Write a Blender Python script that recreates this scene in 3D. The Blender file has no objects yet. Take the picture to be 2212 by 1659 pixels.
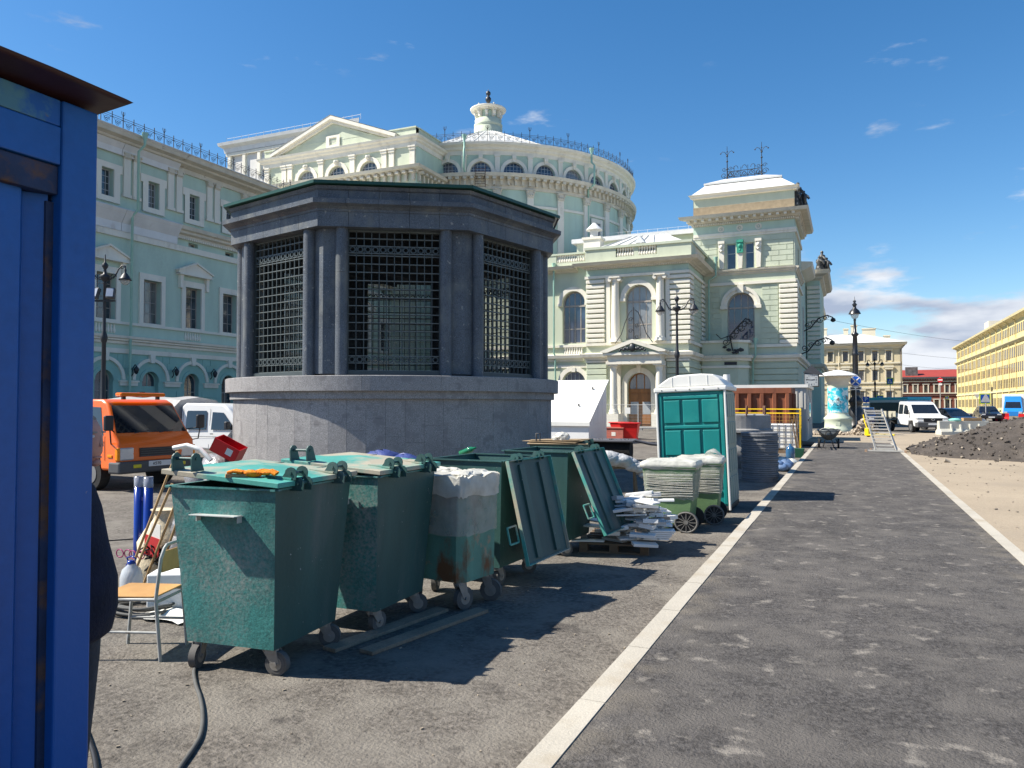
import bpy, math, random
from math import sin, cos, pi, radians as R, sqrt, atan2, hypot
from mathutils import Vector as V, Matrix
random.seed(7)
S = bpy.context.scene
COL = S.collection
# ---------------------------------------------------------------- camera
cam = bpy.data.objects.new('camera', bpy.data.cameras.new('camera')); COL.objects.link(cam)
cam.data.sensor_width = 36.0; cam.data.lens = 36.0*1650/2212
cam.data.clip_start = 0.05; cam.data.clip_end = 6000
cam.location = (0, 0, 1.8); cam.rotation_euler = (R(90)+math.atan(46.5/1650), 0, R(23.8))
S.camera = cam
# ---------------------------------------------------------------- light
SUN = V((-.845, -.405, 1.0)).normalized()            # towards the sun
EL = math.asin(SUN.z); AZ = atan2(SUN.x, SUN.y)      # azimuth measured from +Y towards +X
w = bpy.data.worlds.new('World'); S.world = w; w.use_nodes = True
nt = w.node_tree; nt.nodes.clear()
def wn(t, **k):
    n = nt.nodes.new(t)
    for a, b in k.items(): setattr(n, a, b)
    return n
sky = wn('ShaderNodeTexSky', sky_type='NISHITA', sun_disc=False, sun_elevation=EL, sun_rotation=AZ, altitude=0, air_density=1.0, dust_density=.35, ozone_density=2.2)
hsv = wn('ShaderNodeHueSaturation'); hsv.inputs['Saturation'].default_value = 1.33; hsv.inputs['Value'].default_value = 1.22
nt.links.new(sky.outputs[0], hsv.inputs['Color'])
tc = wn('ShaderNodeTexCoord')
sep = wn('ShaderNodeSeparateXYZ'); nt.links.new(tc.outputs['Generated'], sep.inputs[0])
# cumulus bank hugging the horizon all round, plus a few thin wisps higher up
mp = wn('ShaderNodeMapping'); mp.inputs['Scale'].default_value = (1.0, 1.0, 3.4); nt.links.new(tc.outputs['Generated'], mp.inputs[0])
nz = wn('ShaderNodeTexNoise'); nz.inputs['Scale'].default_value = 6.5; nz.inputs['Detail'].default_value = 8; nz.inputs['Roughness'].default_value = .55
nt.links.new(mp.outputs[0], nz.inputs[0])
hb = wn('ShaderNodeMapRange'); hb.inputs[1].default_value = .02; hb.inputs[2].default_value = .175; hb.inputs[3].default_value = .26; hb.inputs[4].default_value = -.22
nt.links.new(sep.outputs[2], hb.inputs[0])
ad = wn('ShaderNodeMath', operation='ADD'); nt.links.new(nz.outputs[0], ad.inputs[0]); nt.links.new(hb.outputs[0], ad.inputs[1])
rp = wn('ShaderNodeMapRange'); rp.interpolation_type = 'SMOOTHSTEP'; rp.inputs[1].default_value = .40; rp.inputs[2].default_value = .55
nt.links.new(ad.outputs[0], rp.inputs[0])
mp2 = wn('ShaderNodeMapping'); mp2.inputs['Scale'].default_value = (1.2, 1.2, 3.0); mp2.inputs['Location'].default_value = (.31, .2, .12); nt.links.new(tc.outputs['Generated'], mp2.inputs[0])
nz2 = wn('ShaderNodeTexNoise'); nz2.inputs['Scale'].default_value = 5.2; nz2.inputs['Detail'].default_value = 7; nt.links.new(mp2.outputs[0], nz2.inputs[0])
rp2 = wn('ShaderNodeMapRange'); rp2.interpolation_type = 'SMOOTHSTEP'; rp2.inputs[1].default_value = .69; rp2.inputs[2].default_value = .79; rp2.inputs[4].default_value = .6
nt.links.new(nz2.outputs[0], rp2.inputs[0])
mxm = wn('ShaderNodeMath', operation='MAXIMUM'); nt.links.new(rp.outputs[0], mxm.inputs[0]); nt.links.new(rp2.outputs[0], mxm.inputs[1])
# cloud tone: bright tops, blue-grey bases
nz3 = wn('ShaderNodeTexNoise'); nz3.inputs['Scale'].default_value = 9; nz3.inputs['Detail'].default_value = 5; nt.links.new(mp.outputs[0], nz3.inputs[0])
cr = wn('ShaderNodeValToRGB'); cr.color_ramp.elements[0].position = .38; cr.color_ramp.elements[0].color = (3.2, 3.8, 5.0, 1); cr.color_ramp.elements[1].position = .62; cr.color_ramp.elements[1].color = (6.6, 6.9, 7.4, 1)
nt.links.new(nz3.outputs[0], cr.inputs[0])
mix = wn('ShaderNodeMix', data_type='RGBA'); nt.links.new(mxm.outputs[0], mix.inputs['Factor']); nt.links.new(hsv.outputs[0], mix.inputs['A']); nt.links.new(cr.outputs[0], mix.inputs['B'])
bg = wn('ShaderNodeBackground'); bg.inputs[1].default_value = .072
out = wn('ShaderNodeOutputWorld'); nt.links.new(mix.outputs['Result'], bg.inputs[0]); nt.links.new(bg.outputs[0], out.inputs[0])
sl = bpy.data.lights.new('sun', 'SUN'); sl.energy = 5.0; sl.angle = R(.5); sl.color = (1, .94, .84)
so = bpy.data.objects.new('sun', sl); COL.objects.link(so); so.rotation_euler = (-SUN).to_track_quat('-Z', 'Y').to_euler(); so.location = (-30, -20, 50)
S.view_settings.view_transform = 'Standard'; S.view_settings.look = 'None'; S.view_settings.exposure = .9; S.view_settings.gamma = 1
S.render.engine = 'CYCLES'; S.cycles.max_bounces = 6; S.cycles.transparent_max_bounces = 8
# ---------------------------------------------------------------- materials
MATS = {}
def M(name, col, rough=.75, var=.12, scale=2.0, bump=0.0, bscale=40, metal=0.0, spec=.4, col2=None, m2=(1.5, .55, .65), streak=1.0, fine=0.0, coat=0.0, col3=None, m3=(6, .6, .66), emit=None, trans=0.0, alpha=1.0, obj=False, fs=None):
    """procedural paint/stone: noise-varied colour, an optional worn second and third colour with their own patches, fine relief"""
    if name in MATS: return MATS[name]
    m = bpy.data.materials.new(name); m.use_nodes = True; MATS[name] = m
    t = m.node_tree; b = t.nodes['Principled BSDF']; L = t.links.new
    def N(ty, **k):
        n = t.nodes.new(ty)
        for a, c in k.items(): setattr(n, a, c)
        return n
    if obj:
        g = N('ShaderNodeTexCoord'); src = g.outputs['Object']
    else:
        g = N('ShaderNodeNewGeometry'); src = g.outputs['Position']
    def noise(sc, det=4, st=1.0, off=0):
        mpn = N('ShaderNodeMapping'); mpn.inputs['Scale'].default_value = (1, 1, st); mpn.inputs['Location'].default_value = (off, off*.7, off*.3)
        L(src, mpn.inputs[0]); n = N('ShaderNodeTexNoise'); n.inputs['Scale'].default_value = sc; n.inputs['Detail'].default_value = det; n.inputs['Roughness'].default_value = .6
        L(mpn.outputs[0], n.inputs[0]); return n.outputs[0]
    def mixc(f, a, bb):
        x = N('ShaderNodeMix', data_type='RGBA'); L(f, x.inputs['Factor'])
        for s, v in (('A', a), ('B', bb)):
            if isinstance(v, tuple): x.inputs[s].default_value = (*v[:3], 1)
            else: L(v, x.inputs[s])
        return x.outputs['Result']
    def ramp(f, lo, hi):
        r_ = N('ShaderNodeMapRange'); r_.inputs[1].default_value = lo; r_.inputs[2].default_value = hi; L(f, r_.inputs[0]); return r_.outputs[0]
    n1 = noise(scale, 5, streak)
    f1 = ramp(n1, .3, .7)
    c = mixc(f1, tuple(x*(1-var) for x in col), tuple(min(1, x*(1+var)) for x in col))
    if fine:
        nf = ramp(noise(fs or bscale*1.3, 7, 1, 3.3), .32, .68)
        mm = N('ShaderNodeMix', data_type='RGBA', blend_type='MULTIPLY'); mm.inputs['Factor'].default_value = 1
        L(c, mm.inputs['A']); L(mixc(nf, (1-fine,)*3, (1+fine*.6,)*3), mm.inputs['B']); c = mm.outputs['Result']
    if col2:
        f2 = ramp(noise(m2[0], 8, streak, 11.7), m2[1], m2[2])
        if len(m2) > 3:
            mu = N('ShaderNodeMath', operation='MULTIPLY'); L(f2, mu.inputs[0]); L(ramp(noise(m2[3], 9, 1, 31.3), m2[4], m2[5]), mu.inputs[1]); f2 = mu.outputs[0]
        c = mixc(f2, c, col2)
    if col3: c = mixc(ramp(noise(m3[0], 6, 1, 23.1), m3[1], m3[2]), c, col3)
    L(c, b.inputs['Base Color'])
    b.inputs['Roughness'].default_value = rough; b.inputs['Metallic'].default_value = metal
    b.inputs['Specular IOR Level'].default_value = spec
    if coat: b.inputs['Coat Weight'].default_value = coat; b.inputs['Coat Roughness'].default_value = .08
    if trans: b.inputs['Transmission Weight'].default_value = trans
    if alpha < 1: b.inputs['Alpha'].default_value = alpha
    if emit: b.inputs['Emission Color'].default_value = (*emit[:3], 1); b.inputs['Emission Strength'].default_value = emit[3]
    if bump:
        bp = N('ShaderNodeBump'); bp.inputs['Strength'].default_value = min(1, bump); bp.inputs['Distance'].default_value = .02
        L(noise(bscale, 6, 1, 5.5), bp.inputs['Height']); L(bp.outputs[0], b.inputs['Normal'])
    return m
# ---------------------------------------------------------------- mesh builder
class MB:
    def __init__(s): s.v = []; s.f = []; s.sm = []
    def add(s, vs, fs, smooth=False):
        o = len(s.v); s.v += [tuple(x) for x in vs]
        s.f += [tuple(i+o for i in f) for f in fs]; s.sm += [smooth]*len(fs); return s
    def box(s, c, d, rot=None, m=None):
        x, y, z = d[0]/2, d[1]/2, d[2]/2
        vs = [V((a*x, b*y, e*z)) for e in (-1, 1) for b in (-1, 1) for a in (-1, 1)]
        if rot is not None:
            mt = rot if isinstance(rot, Matrix) else (Matrix.Rotation(rot[2], 3, 'Z') @ Matrix.Rotation(rot[1], 3, 'Y') @ Matrix.Rotation(rot[0], 3, 'X'))
            vs = [mt @ q for q in vs]
        vs = [q+V(c) for q in vs]
        if m: vs = [m @ q for q in vs]
        return s.add(vs, [(0, 2, 3, 1), (4, 5, 7, 6), (0, 1, 5, 4), (2, 6, 7, 3), (0, 4, 6, 2), (1, 3, 7, 5)])
    def bb(s, x0, x1, y0, y1, z0, z1): return s.box(((x0+x1)/2, (y0+y1)/2, (z0+z1)/2), (x1-x0, y1-y0, z1-z0))
    def hexa(s, p):   # 8 points: bottom ring of 4 (ccw from above) then top ring of 4
        return s.add(p, [(3, 2, 1, 0), (4, 5, 6, 7), (0, 1, 5, 4), (1, 2, 6, 5), (2, 3, 7, 6), (3, 0, 4, 7)])
    def bar(s, a, b, wd, ht=None, up=(0, 0, 1)):
        a, b = V(a), V(b); d = (b-a); l = d.length; d.normalize(); ht = ht or wd
        x = d.cross(V(up))
        if x.length < 1e-4: x = d.cross(V((1, 0, 0)))
        x.normalize(); y = x.cross(d)
        mt = Matrix((x, d, y)).transposed()
        return s.box((a+b)/2, (wd, l, ht), mt)
    def cyl(s, a, b, r0, r1=None, n=16, cap=True, smooth=True):
        a, b = V(a), V(b); r1 = r0 if r1 is None else r1; d = (b-a).normalized()
        x = d.cross(V((0, 0, 1)))
        if x.length < 1e-4: x = V((1, 0, 0))
        x.normalize(); y = d.cross(x)
        vs = []
        for p, r in ((a, r0), (b, r1)):
            for k in range(n):
                t = 2*pi*k/n; vs.append(p+x*(r*cos(t))+y*(r*sin(t)))
        s.add(vs, [(k, (k+1) % n, n+(k+1) % n, n+k) for k in range(n)], smooth)
        if cap:
            s.add(vs[:n], [tuple(range(n))[::-1]]); s.add(vs[n:], [tuple(range(n))])
        return s
    def tube(s, pts, r, n=8, closed=False, smooth=True):
        pts = [V(p) for p in pts]; k = len(pts); rr = r if isinstance(r, (list, tuple)) else [r]*k; vs = []
        prev = None
        for i, p in enumerate(pts):
            a = pts[i-1] if (i > 0 or closed) else p; b = pts[(i+1) % k] if (i < k-1 or closed) else p
            d = (b-a).normalized()
            if prev is None:
                x = d.cross(V((0, 0, 1)))
                if x.length < 1e-3: x = d.cross(V((1, 0, 0)))
            else: x = prev-d*prev.dot(d)
            x.normalize(); prev = x; y = d.cross(x)
            vs += [p+x*(rr[i]*cos(2*pi*j/n))+y*(rr[i]*sin(2*pi*j/n)) for j in range(n)]
        fs = []
        for i in range(k if closed else k-1):
            i2 = (i+1) % k
            fs += [(i*n+j, i*n+(j+1) % n, i2*n+(j+1) % n, i2*n+j) for j in range(n)]
        s.add(vs, fs, smooth)
        if not closed: s.add(vs[:n], [tuple(range(n))[::-1]]); s.add(vs[-n:], [tuple(range(n))])
        return s
    def lathe(s, prof, c=(0, 0, 0), n=24, a0=0, a1=2*pi, smooth=True, cap=False, sx=1, sy=1):
        full = abs(a1-a0-2*pi) < 1e-6; m = n if full else n+1; vs = []
        for r, z in prof:
            for k in range(m):
                t = a0+(a1-a0)*k/n; vs.append((c[0]+r*cos(t)*sx, c[1]+r*sin(t)*sy, c[2]+z))
        fs = []
        for i in range(len(prof)-1):
            for k in range(n):
                k2 = (k+1) % m; fs.append((i*m+k, i*m+k2, (i+1)*m+k2, (i+1)*m+k))
        s.add(vs, fs, smooth)
        if cap and full: s.add(vs[:m], [tuple(range(m))[::-1]]); s.add(vs[-m:], [tuple(range(m))])
        return s
    def sphere(s, c, r, n=12, sc=(1, 1, 1), jit=0):
        vs = []; h = n//2
        for i in range(h+1):
            ph = -pi/2+pi*i/h
            for k in range(n):
                t = 2*pi*k/n; q = 1+random.uniform(-jit, jit)
                vs.append((c[0]+r*sc[0]*cos(ph)*cos(t)*q, c[1]+r*sc[1]*cos(ph)*sin(t)*q, c[2]+r*sc[2]*sin(ph)*q))
        return s.add(vs, [(i*n+k, i*n+(k+1) % n, (i+1)*n+(k+1) % n, (i+1)*n+k) for i in range(h) for k in range(n)], jit == 0 or n > 12)
    def prism(s, poly, h0, h1, ax='z'):
        n = len(poly)
        if ax == 'z': q = [(x, y, h0) for x, y in poly]+[(x, y, h1) for x, y in poly]
        elif ax == 'y': q = [(x, h0, z) for x, z in poly]+[(x, h1, z) for x, z in poly]
        else: q = [(h0, y, z) for y, z in poly]+[(h1, y, z) for y, z in poly]
        return s.add(q, [tuple(range(n))[::-1], tuple(range(n, 2*n))]+[(k, (k+1) % n, n+(k+1) % n, n+k) for k in range(n)])
    def mesh(s, name, mat):
        me = bpy.data.meshes.new(name); me.from_pydata(s.v, [], s.f); me.polygons.foreach_set('use_smooth', s.sm)
        me.materials.append(mat); me.update(); return me
    def build(s, name, mat, parent=None, bev=0, label=None):
        return link(name, s.mesh(name, mat), parent, bev, label)
def link(name, me, parent=None, bev=0, label=None):
    o = bpy.data.objects.new(name, me); COL.objects.link(o)
    if parent is not None: o.parent = parent
    if bev:
        md = o.modifiers.new('bevel', 'BEVEL'); md.width = bev; md.segments = 2 if bev < .045 else 4; md.limit_method = 'ANGLE'; md.angle_limit = R(40)
    if label: o['label'] = label
    return o
def thing(name, label, cat, loc=(0, 0, 0), rz=0, group=None, rot=None):
    o = bpy.data.objects.new(name, None); COL.objects.link(o); o.location = loc; o.rotation_euler = rot or (0, 0, rz)
    o.empty_display_size = .2
    return tag(o, label, cat, group)
def tag(o, label=None, cat=None, group=None, kind=None):
    if label: o['label'] = label
    if cat: o['category'] = cat
    if group: o['group'] = group
    if kind: o['kind'] = kind
    return o
def struct(o): o['kind'] = 'structure'; return o
KIDS = {}
def copy_tree(o, parent=None):
    c = o.copy(); COL.objects.link(c); c.parent = parent
    for ch in [x for x in ALLKIDS(o)]: copy_tree(ch, c)
    return c
def ALLKIDS(o): return list(o.children)
def text_mesh(txt, size, name, mat, parent, mtx, depth=.002, align='CENTER', bold=0):
    """flat lettering as a mesh; mtx places its local XY plane"""
    cu = bpy.data.curves.new(name, 'FONT'); cu.body = txt; cu.size = size; cu.align_x = align; cu.align_y = 'CENTER'; cu.extrude = depth; cu.resolution_u = 3; cu.offset = bold
    to = bpy.data.objects.new(name, cu); COL.objects.link(to)
    dg = bpy.context.evaluated_depsgraph_get(); me = bpy.data.meshes.new_from_object(to.evaluated_get(dg))
    bpy.data.objects.remove(to); bpy.data.curves.remove(cu)
    me.transform(mtx); me.materials.clear(); me.materials.append(mat)
    return link(name, me, parent)
def frame_mtx(o, x, y):
    x, y = V(x).normalized(), V(y).normalized(); z = x.cross(y)
    return Matrix(((x.x, y.x, z.x, o[0]), (x.y, y.y, z.y, o[1]), (x.z, y.z, z.z, o[2]), (0, 0, 0, 1)))
# ---------------------------------------------------------------- facade frame: u along the wall, z up, d outwards
class Fc:
    def __init__(s, o, ang): s.o = V((o[0], o[1], 0)); s.u = V((cos(ang), sin(ang), 0)); s.n = V((sin(ang), -cos(ang), 0)); s.ang = ang
    def p(s, u, z, d=0): q = s.o+s.u*u+s.n*d; q.z = z; return q
    def box(s, mb, u0, u1, z0, z1, d0, d1):
        return mb.hexa([s.p(u0, z0, d1), s.p(u1, z0, d1), s.p(u1, z0, d0), s.p(u0, z0, d0), s.p(u0, z1, d1), s.p(u1, z1, d1), s.p(u1, z1, d0), s.p(u0, z1, d0)])
    def prism(s, mb, poly, d0, d1):   # poly (u,z) counter-clockwise seen from outside
        n = len(poly); q = [s.p(u, z, d0) for u, z in poly]+[s.p(u, z, d1) for u, z in poly]
        return mb.add(q, [tuple(range(n))[::-1], tuple(range(n, 2*n))]+[(k, (k+1) % n, n+(k+1) % n, n+k) for k in range(n)])
    def arch(s, mb, uc, zc, ri, ro, d0, d1, a0=0, a1=pi, n=14):
        q = []
        for k in range(n+1):
            t = a0+(a1-a0)*k/n
            for r, d in ((ri, d0), (ro, d0), (ro, d1), (ri, d1)): q.append(s.p(uc+r*cos(t), zc+r*sin(t), d))
        fs = []
        for k in range(n):
            a, b = 4*k, 4*k+4
            for j in range(4): fs.append((a+j, a+(j+1) % 4, b+(j+1) % 4, b+j))
        fs += [(3, 2, 1, 0), (4*n, 4*n+1, 4*n+2, 4*n+3)]
        return mb.add(q, fs)
    def profile(s, mb, u0, u1, prof, m0=0, m1=0):   # prof: [(d,z)...] from bottom to top; m=+1 mitres round an outer corner
        q = [s.p(u0-m0*d, z, d) for d, z in prof]+[s.p(u1+m1*d, z, d) for d, z in prof]; n = len(prof)
        return mb.add(q, [(k, n+k, n+k+1, k+1) for k in range(n-1)]+[tuple(range(n))[::-1], tuple(range(n, 2*n))])
    def wall(s, mb, u0, u1, z0, z1, holes, dep=.35, d=0):
        us = sorted({u0, u1, *[h[0] for h in holes], *[h[1] for h in holes]}); zs = sorted({z0, z1, *[h[2] for h in holes], *[h[3] for h in holes]})
        us = [a for a in us if u0 <= a <= u1]; zs = [a for a in zs if z0 <= a <= z1]
        for a, b in zip(us, us[1:]):
            for e, f in zip(zs, zs[1:]):
                if any(h[0] <= (a+b)/2 <= h[1] and h[2] <= (e+f)/2 <= h[3] for h in holes): continue
                mb.add([s.p(a, e, d), s.p(b, e, d), s.p(b, f, d), s.p(a, f, d)], [(0, 1, 2, 3)])
        for h in holes:
            a, b, e, f = h[:4]; arch = len(h) > 4 and h[4]
            if arch:
                uc, r = (a+b)/2, (b-a)/2; ry = h[5] if len(h) > 5 else r; n = 14
                pt = [(uc+r*cos(pi*k/n), f-ry+ry*sin(pi*k/n)) for k in range(n+1)]
                for (x1, y1), (x2, y2) in zip(pt, pt[1:]):
                    mb.add([s.p(x1, y1, d), s.p(x1, f, d), s.p(x2, f, d), s.p(x2, y2, d)], [(3, 2, 1, 0)])
                    mb.add([s.p(x1, y1, d), s.p(x2, y2, d), s.p(x2, y2, d-dep), s.p(x1, y1, d-dep)], [(0, 1, 2, 3)])
                f = f-ry
            else: mb.add([s.p(a, f, d), s.p(b, f, d), s.p(b, f, d-dep), s.p(a, f, d-dep)], [(0, 1, 2, 3)])
            mb.add([s.p(a, e, d), s.p(b, e, d), s.p(b, e, d-dep), s.p(a, e, d-dep)], [(3, 2, 1, 0)])
            mb.add([s.p(a, e, d), s.p(a, f, d), s.p(a, f, d-dep), s.p(a, e, d-dep)], [(3, 2, 1, 0)])
            mb.add([s.p(b, e, d), s.p(b, f, d), s.p(b, f, d-dep), s.p(b, e, d-dep)], [(0, 1, 2, 3)])
    def window(s, par, u0, u1, z0, z1, arch=False, nx=2, bars=(.5,), rec=.22, fw=.07, mw=.04, fm=None, gm=None, ry=None, transom=None):
        fb = MB(); dd = -rec; uc, r = (u0+u1)/2, (u1-u0)/2; ry = ry or r; zs = z1-ry if arch else z1
        s.box(fb, u0, u0+fw, z0, zs, dd-.05, dd); s.box(fb, u1-fw, u1, z0, zs, dd-.05, dd); s.box(fb, u0+fw, u1-fw, z0, z0+fw, dd-.05, dd)
        if arch:
            n = 12; pa = [(uc+r*cos(pi*k/n), zs+ry*sin(pi*k/n)) for k in range(n+1)]; pb = [(uc+(r-fw)*cos(pi*k/n), zs+(ry-fw)*sin(pi*k/n)) for k in range(n+1)]
            for k in range(n): s.prism(fb, [pb[k], pa[k], pa[k+1], pb[k+1]], dd-.05, dd)
        else: s.box(fb, u0+fw, u1-fw, z1-fw, z1, dd-.05, dd)
        for k in range(1, nx):
            u = u0+(u1-u0)*k/nx; top = zs+ry*sqrt(max(0, 1-((u-uc)/r)**2)) if arch else z1
            s.box(fb, u-mw/2, u+mw/2, z0+fw, top-fw, dd-.045, dd-.005)
        for t in bars:
            z = z0+(z1-z0)*t; hw = r if z <= zs else r*sqrt(max(.02, 1-((z-zs)/ry)**2))
            s.box(fb, uc-hw+fw, uc+hw-fw, z-mw/2, z+mw/2, dd-.04, dd-.002)
        if transom:
            z = z0+(z1-z0)*transom; s.box(fb, u0+fw, u1-fw, z-.08, z+.08, dd-.05, dd+.03)
        wo = fb.build('window', fm or FRAME, par)
        pb_ = MB(); dd -= .03
        if arch: pts = [(u0, z0), (u1, z0)]+[(uc+r*cos(pi*k/14), zs+ry*sin(pi*k/14)) for k in range(15)]
        else: pts = [(u0, z0), (u1, z0), (u1, z1), (u0, z1)]
        pb_.add([s.p(u, z, dd) for u, z in pts], [tuple(range(len(pts)))])
        gm = gm or GLASS; r_ = random.random()
        if gm is GLASS and r_ < .3: gm = GLASSC
        elif gm is GLASSB and r_ < .22: gm = GLASSD
        pb_.build('pane', gm, wo)
        return wo
# ---------------------------------------------------------------- shared materials
GREEN = M('painted stucco green', (.465, .59, .485), .85, .1, .7, .15, 30, col2=(.37, .46, .38), m2=(.7, .5, .75, 6, .3, .7), streak=.25)
PALEG = M('pale green stucco', (.53, .57, .435), .85, .08, .7, .15, 30, col2=(.41, .44, .34), m2=(.7, .5, .75, 6, .3, .7), streak=.25)
TEALG = M('ground floor teal stucco', (.27, .46, .40), .85, .08, .8, .15, 30)
TRIM = M('off white stucco trim', (.75, .71, .60), .85, .07, 1.1, .15, 40, col2=(.40, .35, .27), m2=(1.1, .54, .78, 7, .3, .7), streak=.2)
TRIMD = M('weathered cornice stucco', (.60, .55, .44), .85, .12, 1.4, .2, 30, col2=(.30, .25, .19), m2=(1.8, .62, .72))
SHEET = M('white sheet metal', (.66, .66, .64), .5, .08, 1.2, col2=(.50, .46, .42), m2=(1.2, .6, .8), streak=.5)
ROOFW = M('white painted roof sheet', (.60, .60, .57), .45, .06, .8)
PIPE = M('green downpipe paint', (.32, .52, .42), .5, .08, 3)
FRAME = M('weathered window frame', (.33, .30, .27), .6, .15, 4)
FRAMEG = M('grey window frame', (.42, .44, .46), .6, .12, 4)
GLASS = M('window glass', (.035, .045, .055), .06, .6, 1.6, spec=1.0, bump=.12, bscale=.9)
GLASSB = M('clear reflecting window glass', (.03, .05, .09), .03, .5, .8, spec=1.0)
GLASSC = M('window glass before a net curtain', (.16, .16, .15), .08, .5, 2.5, spec=1.0, bump=.12, bscale=.9, streak=.2)
GLASSD = M('window glass before a pale blind', (.20, .21, .22), .06, .35, 2.0, spec=1.0, streak=.15)
IRON = M('black wrought iron', (.018, .02, .024), .5, .2, 5, spec=.5)
WOOD = M('varnished oak door', (.30, .13, .04), .45, .2, 3, streak=.1)
BRONZE = M('dark bronze', (.02, .025, .03), .45, .2, 5, spec=.6)
# ---------------------------------------------------------------- ground
ASPH = M('dusty old asphalt', (.158, .142, .123), .95, .16, .9, 1, 45, fine=.5, fs=26, col2=(.205, .187, .16), m2=(2.2, .46, .66), col3=(.075, .068, .062), m3=(2.6, .60, .72), spec=.15)
WALK = M('fresh dark asphalt', (.094, .087, .082), .92, .16, .8, 1, 60, fine=.55, fs=34, col2=(.13, .119, .108), m2=(2.6, .44, .66), col3=(.24, .218, .19), m3=(5.2, .585, .69), spec=.18)
SAND = M('compacted sandy ground', (.34, .28, .205), .95, .14, .35, .6, 40, fine=.2, col2=(.30, .25, .19), m2=(.8, .55, .75), col3=(.16, .13, .1), m3=(5, .68, .74), spec=.15)
KERB = M('pale kerb stone', (.42, .385, .32), .85, .1, 1.6, .3, 80, fine=.14, col2=(.34, .29, .215), m2=(2.2, .5, .7))
# sandy dust gathers along the walkway's edges
_t = WALK.node_tree; _b = _t.nodes['Principled BSDF']; _c0 = _b.inputs['Base Color'].links[0].from_socket
_g = _t.nodes.new('ShaderNodeNewGeometry'); _s = _t.nodes.new('ShaderNodeSeparateXYZ'); _t.links.new(_g.outputs['Position'], _s.inputs[0])
def _m(op, a, b):
    n = _t.nodes.new('ShaderNodeMath'); n.operation = op
    for i_, v in enumerate((a, b)):
        if isinstance(v, (int, float)): n.inputs[i_].default_value = v
        elif v is not None: _t.links.new(v, n.inputs[i_])
    return n.outputs[0]
_d = _m('ABSOLUTE', _m('SUBTRACT', _s.outputs[0], .18), None); _r = _t.nodes.new('ShaderNodeMapRange'); _r.inputs[1].default_value = 1.05; _r.inputs[2].default_value = 1.42; _r.inputs[4].default_value = .75; _t.links.new(_d, _r.inputs[0])
_n = _t.nodes.new('ShaderNodeTexNoise'); _n.inputs['Scale'].default_value = 3.1; _n.inputs['Detail'].default_value = 8; _t.links.new(_g.outputs['Position'], _n.inputs[0]); _r2 = _t.nodes.new('ShaderNodeMapRange'); _r2.inputs[1].default_value = .42; _r2.inputs[2].default_value = .66; _t.links.new(_n.outputs[0], _r2.inputs[0])
_x = _t.nodes.new('ShaderNodeMix'); _x.data_type = 'RGBA'; _t.links.new(_m('MULTIPLY', _r.outputs[0], _r2.outputs[0]), _x.inputs['Factor']); _t.links.new(_c0, _x.inputs['A']); _x.inputs['B'].default_value = (.2, .175, .14, 1); _t.links.new(_x.outputs['Result'], _b.inputs['Base Color'])
g = MB()
g.add([(-1500, -400, 0), (1500, -400, 0), (1500, 2500, 0), (-1500, 2500, 0)], [(0, 1, 2, 3)])
struct(g.build('ground', ASPH))
def ragged(pts, z, name, mat, step=.35, amp=.12):
    q = []
    for (x0, y0), (x1, y1) in zip(pts, pts[1:]+pts[:1]):
        n = max(1, int(hypot(x1-x0, y1-y0)/step))
        for k in range(n):
            t = k/n; j = amp if 0 < k < n else 0
            q.append((x0+(x1-x0)*t+random.uniform(-j, j), y0+(y1-y0)*t+random.uniform(-j, j), z))
    g = MB(); g.add(q, [tuple(range(len(q)))]); return struct(g.build(name, mat))
WZ = .20      # the new walkway lies this much above the old asphalt on its left
KL0, KL1, KR0, KR1, WY = -1.36, -1.22, 1.58, 1.715, 36.5
struct(MB().bb(KL1-.02, KR0+.02, -12, WY, -.1, WZ).build('walkway', WALK))
def smooth(a, b, x): t = min(1, max(0, (x-a)/(b-a))); return t*t*(3-2*t)
def sand_z(x, y): return .188*(1-smooth(39, 52, y))*(1-smooth(10, 17, x))+.006+.012*sin(x*1.7+y*.6)*sin(y*1.1)*smooth(2.2, 3.2, x+ (4 if y > 38 else 0))
q = MB(); nx, ny = 40, 72; vs = []
for jy in range(ny+1):
    for ix in range(nx+1):
        y = -12+(57+12)*jy/ny; xl = KR1-.01 if y < WY else KR1-.01-(KR1+3.2)*smooth(WY, WY+.3, y); xr = 17-3.5*smooth(30, 55, y)+.5*sin(y*.7)
        x = xl+(xr-xl)*(ix/nx)**1.4; vs.append((x, y, sand_z(x, y) if 0 < ix < nx and jy < ny else (sand_z(x, y) if ix == 0 and y < WY else -.02)))
q.add(vs, [(j_*(nx+1)+i_, j_*(nx+1)+i_+1, (j_+1)*(nx+1)+i_+1, (j_+1)*(nx+1)+i_) for j_ in range(ny) for i_ in range(nx)], True); struct(q.build('sandy_ground', SAND))
for x0, x1 in ((KL0, KL1), (KR0, KR1)):
    kb = struct(MB().bb(x0+.008, x1-.008, -12, WY, -.1, WZ-.004).build('kerb', KERB)); y = -12.0
    while y < WY-.9:
        so_ = MB().bb(0, x1-x0, 0, random.uniform(.988, .994), -.08, WZ+random.uniform(.004, .009)).build('kerb_stone', KERB, kb)
        so_.location = (x0+random.uniform(-.002, .002), y, 0); y += 1.0
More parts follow.
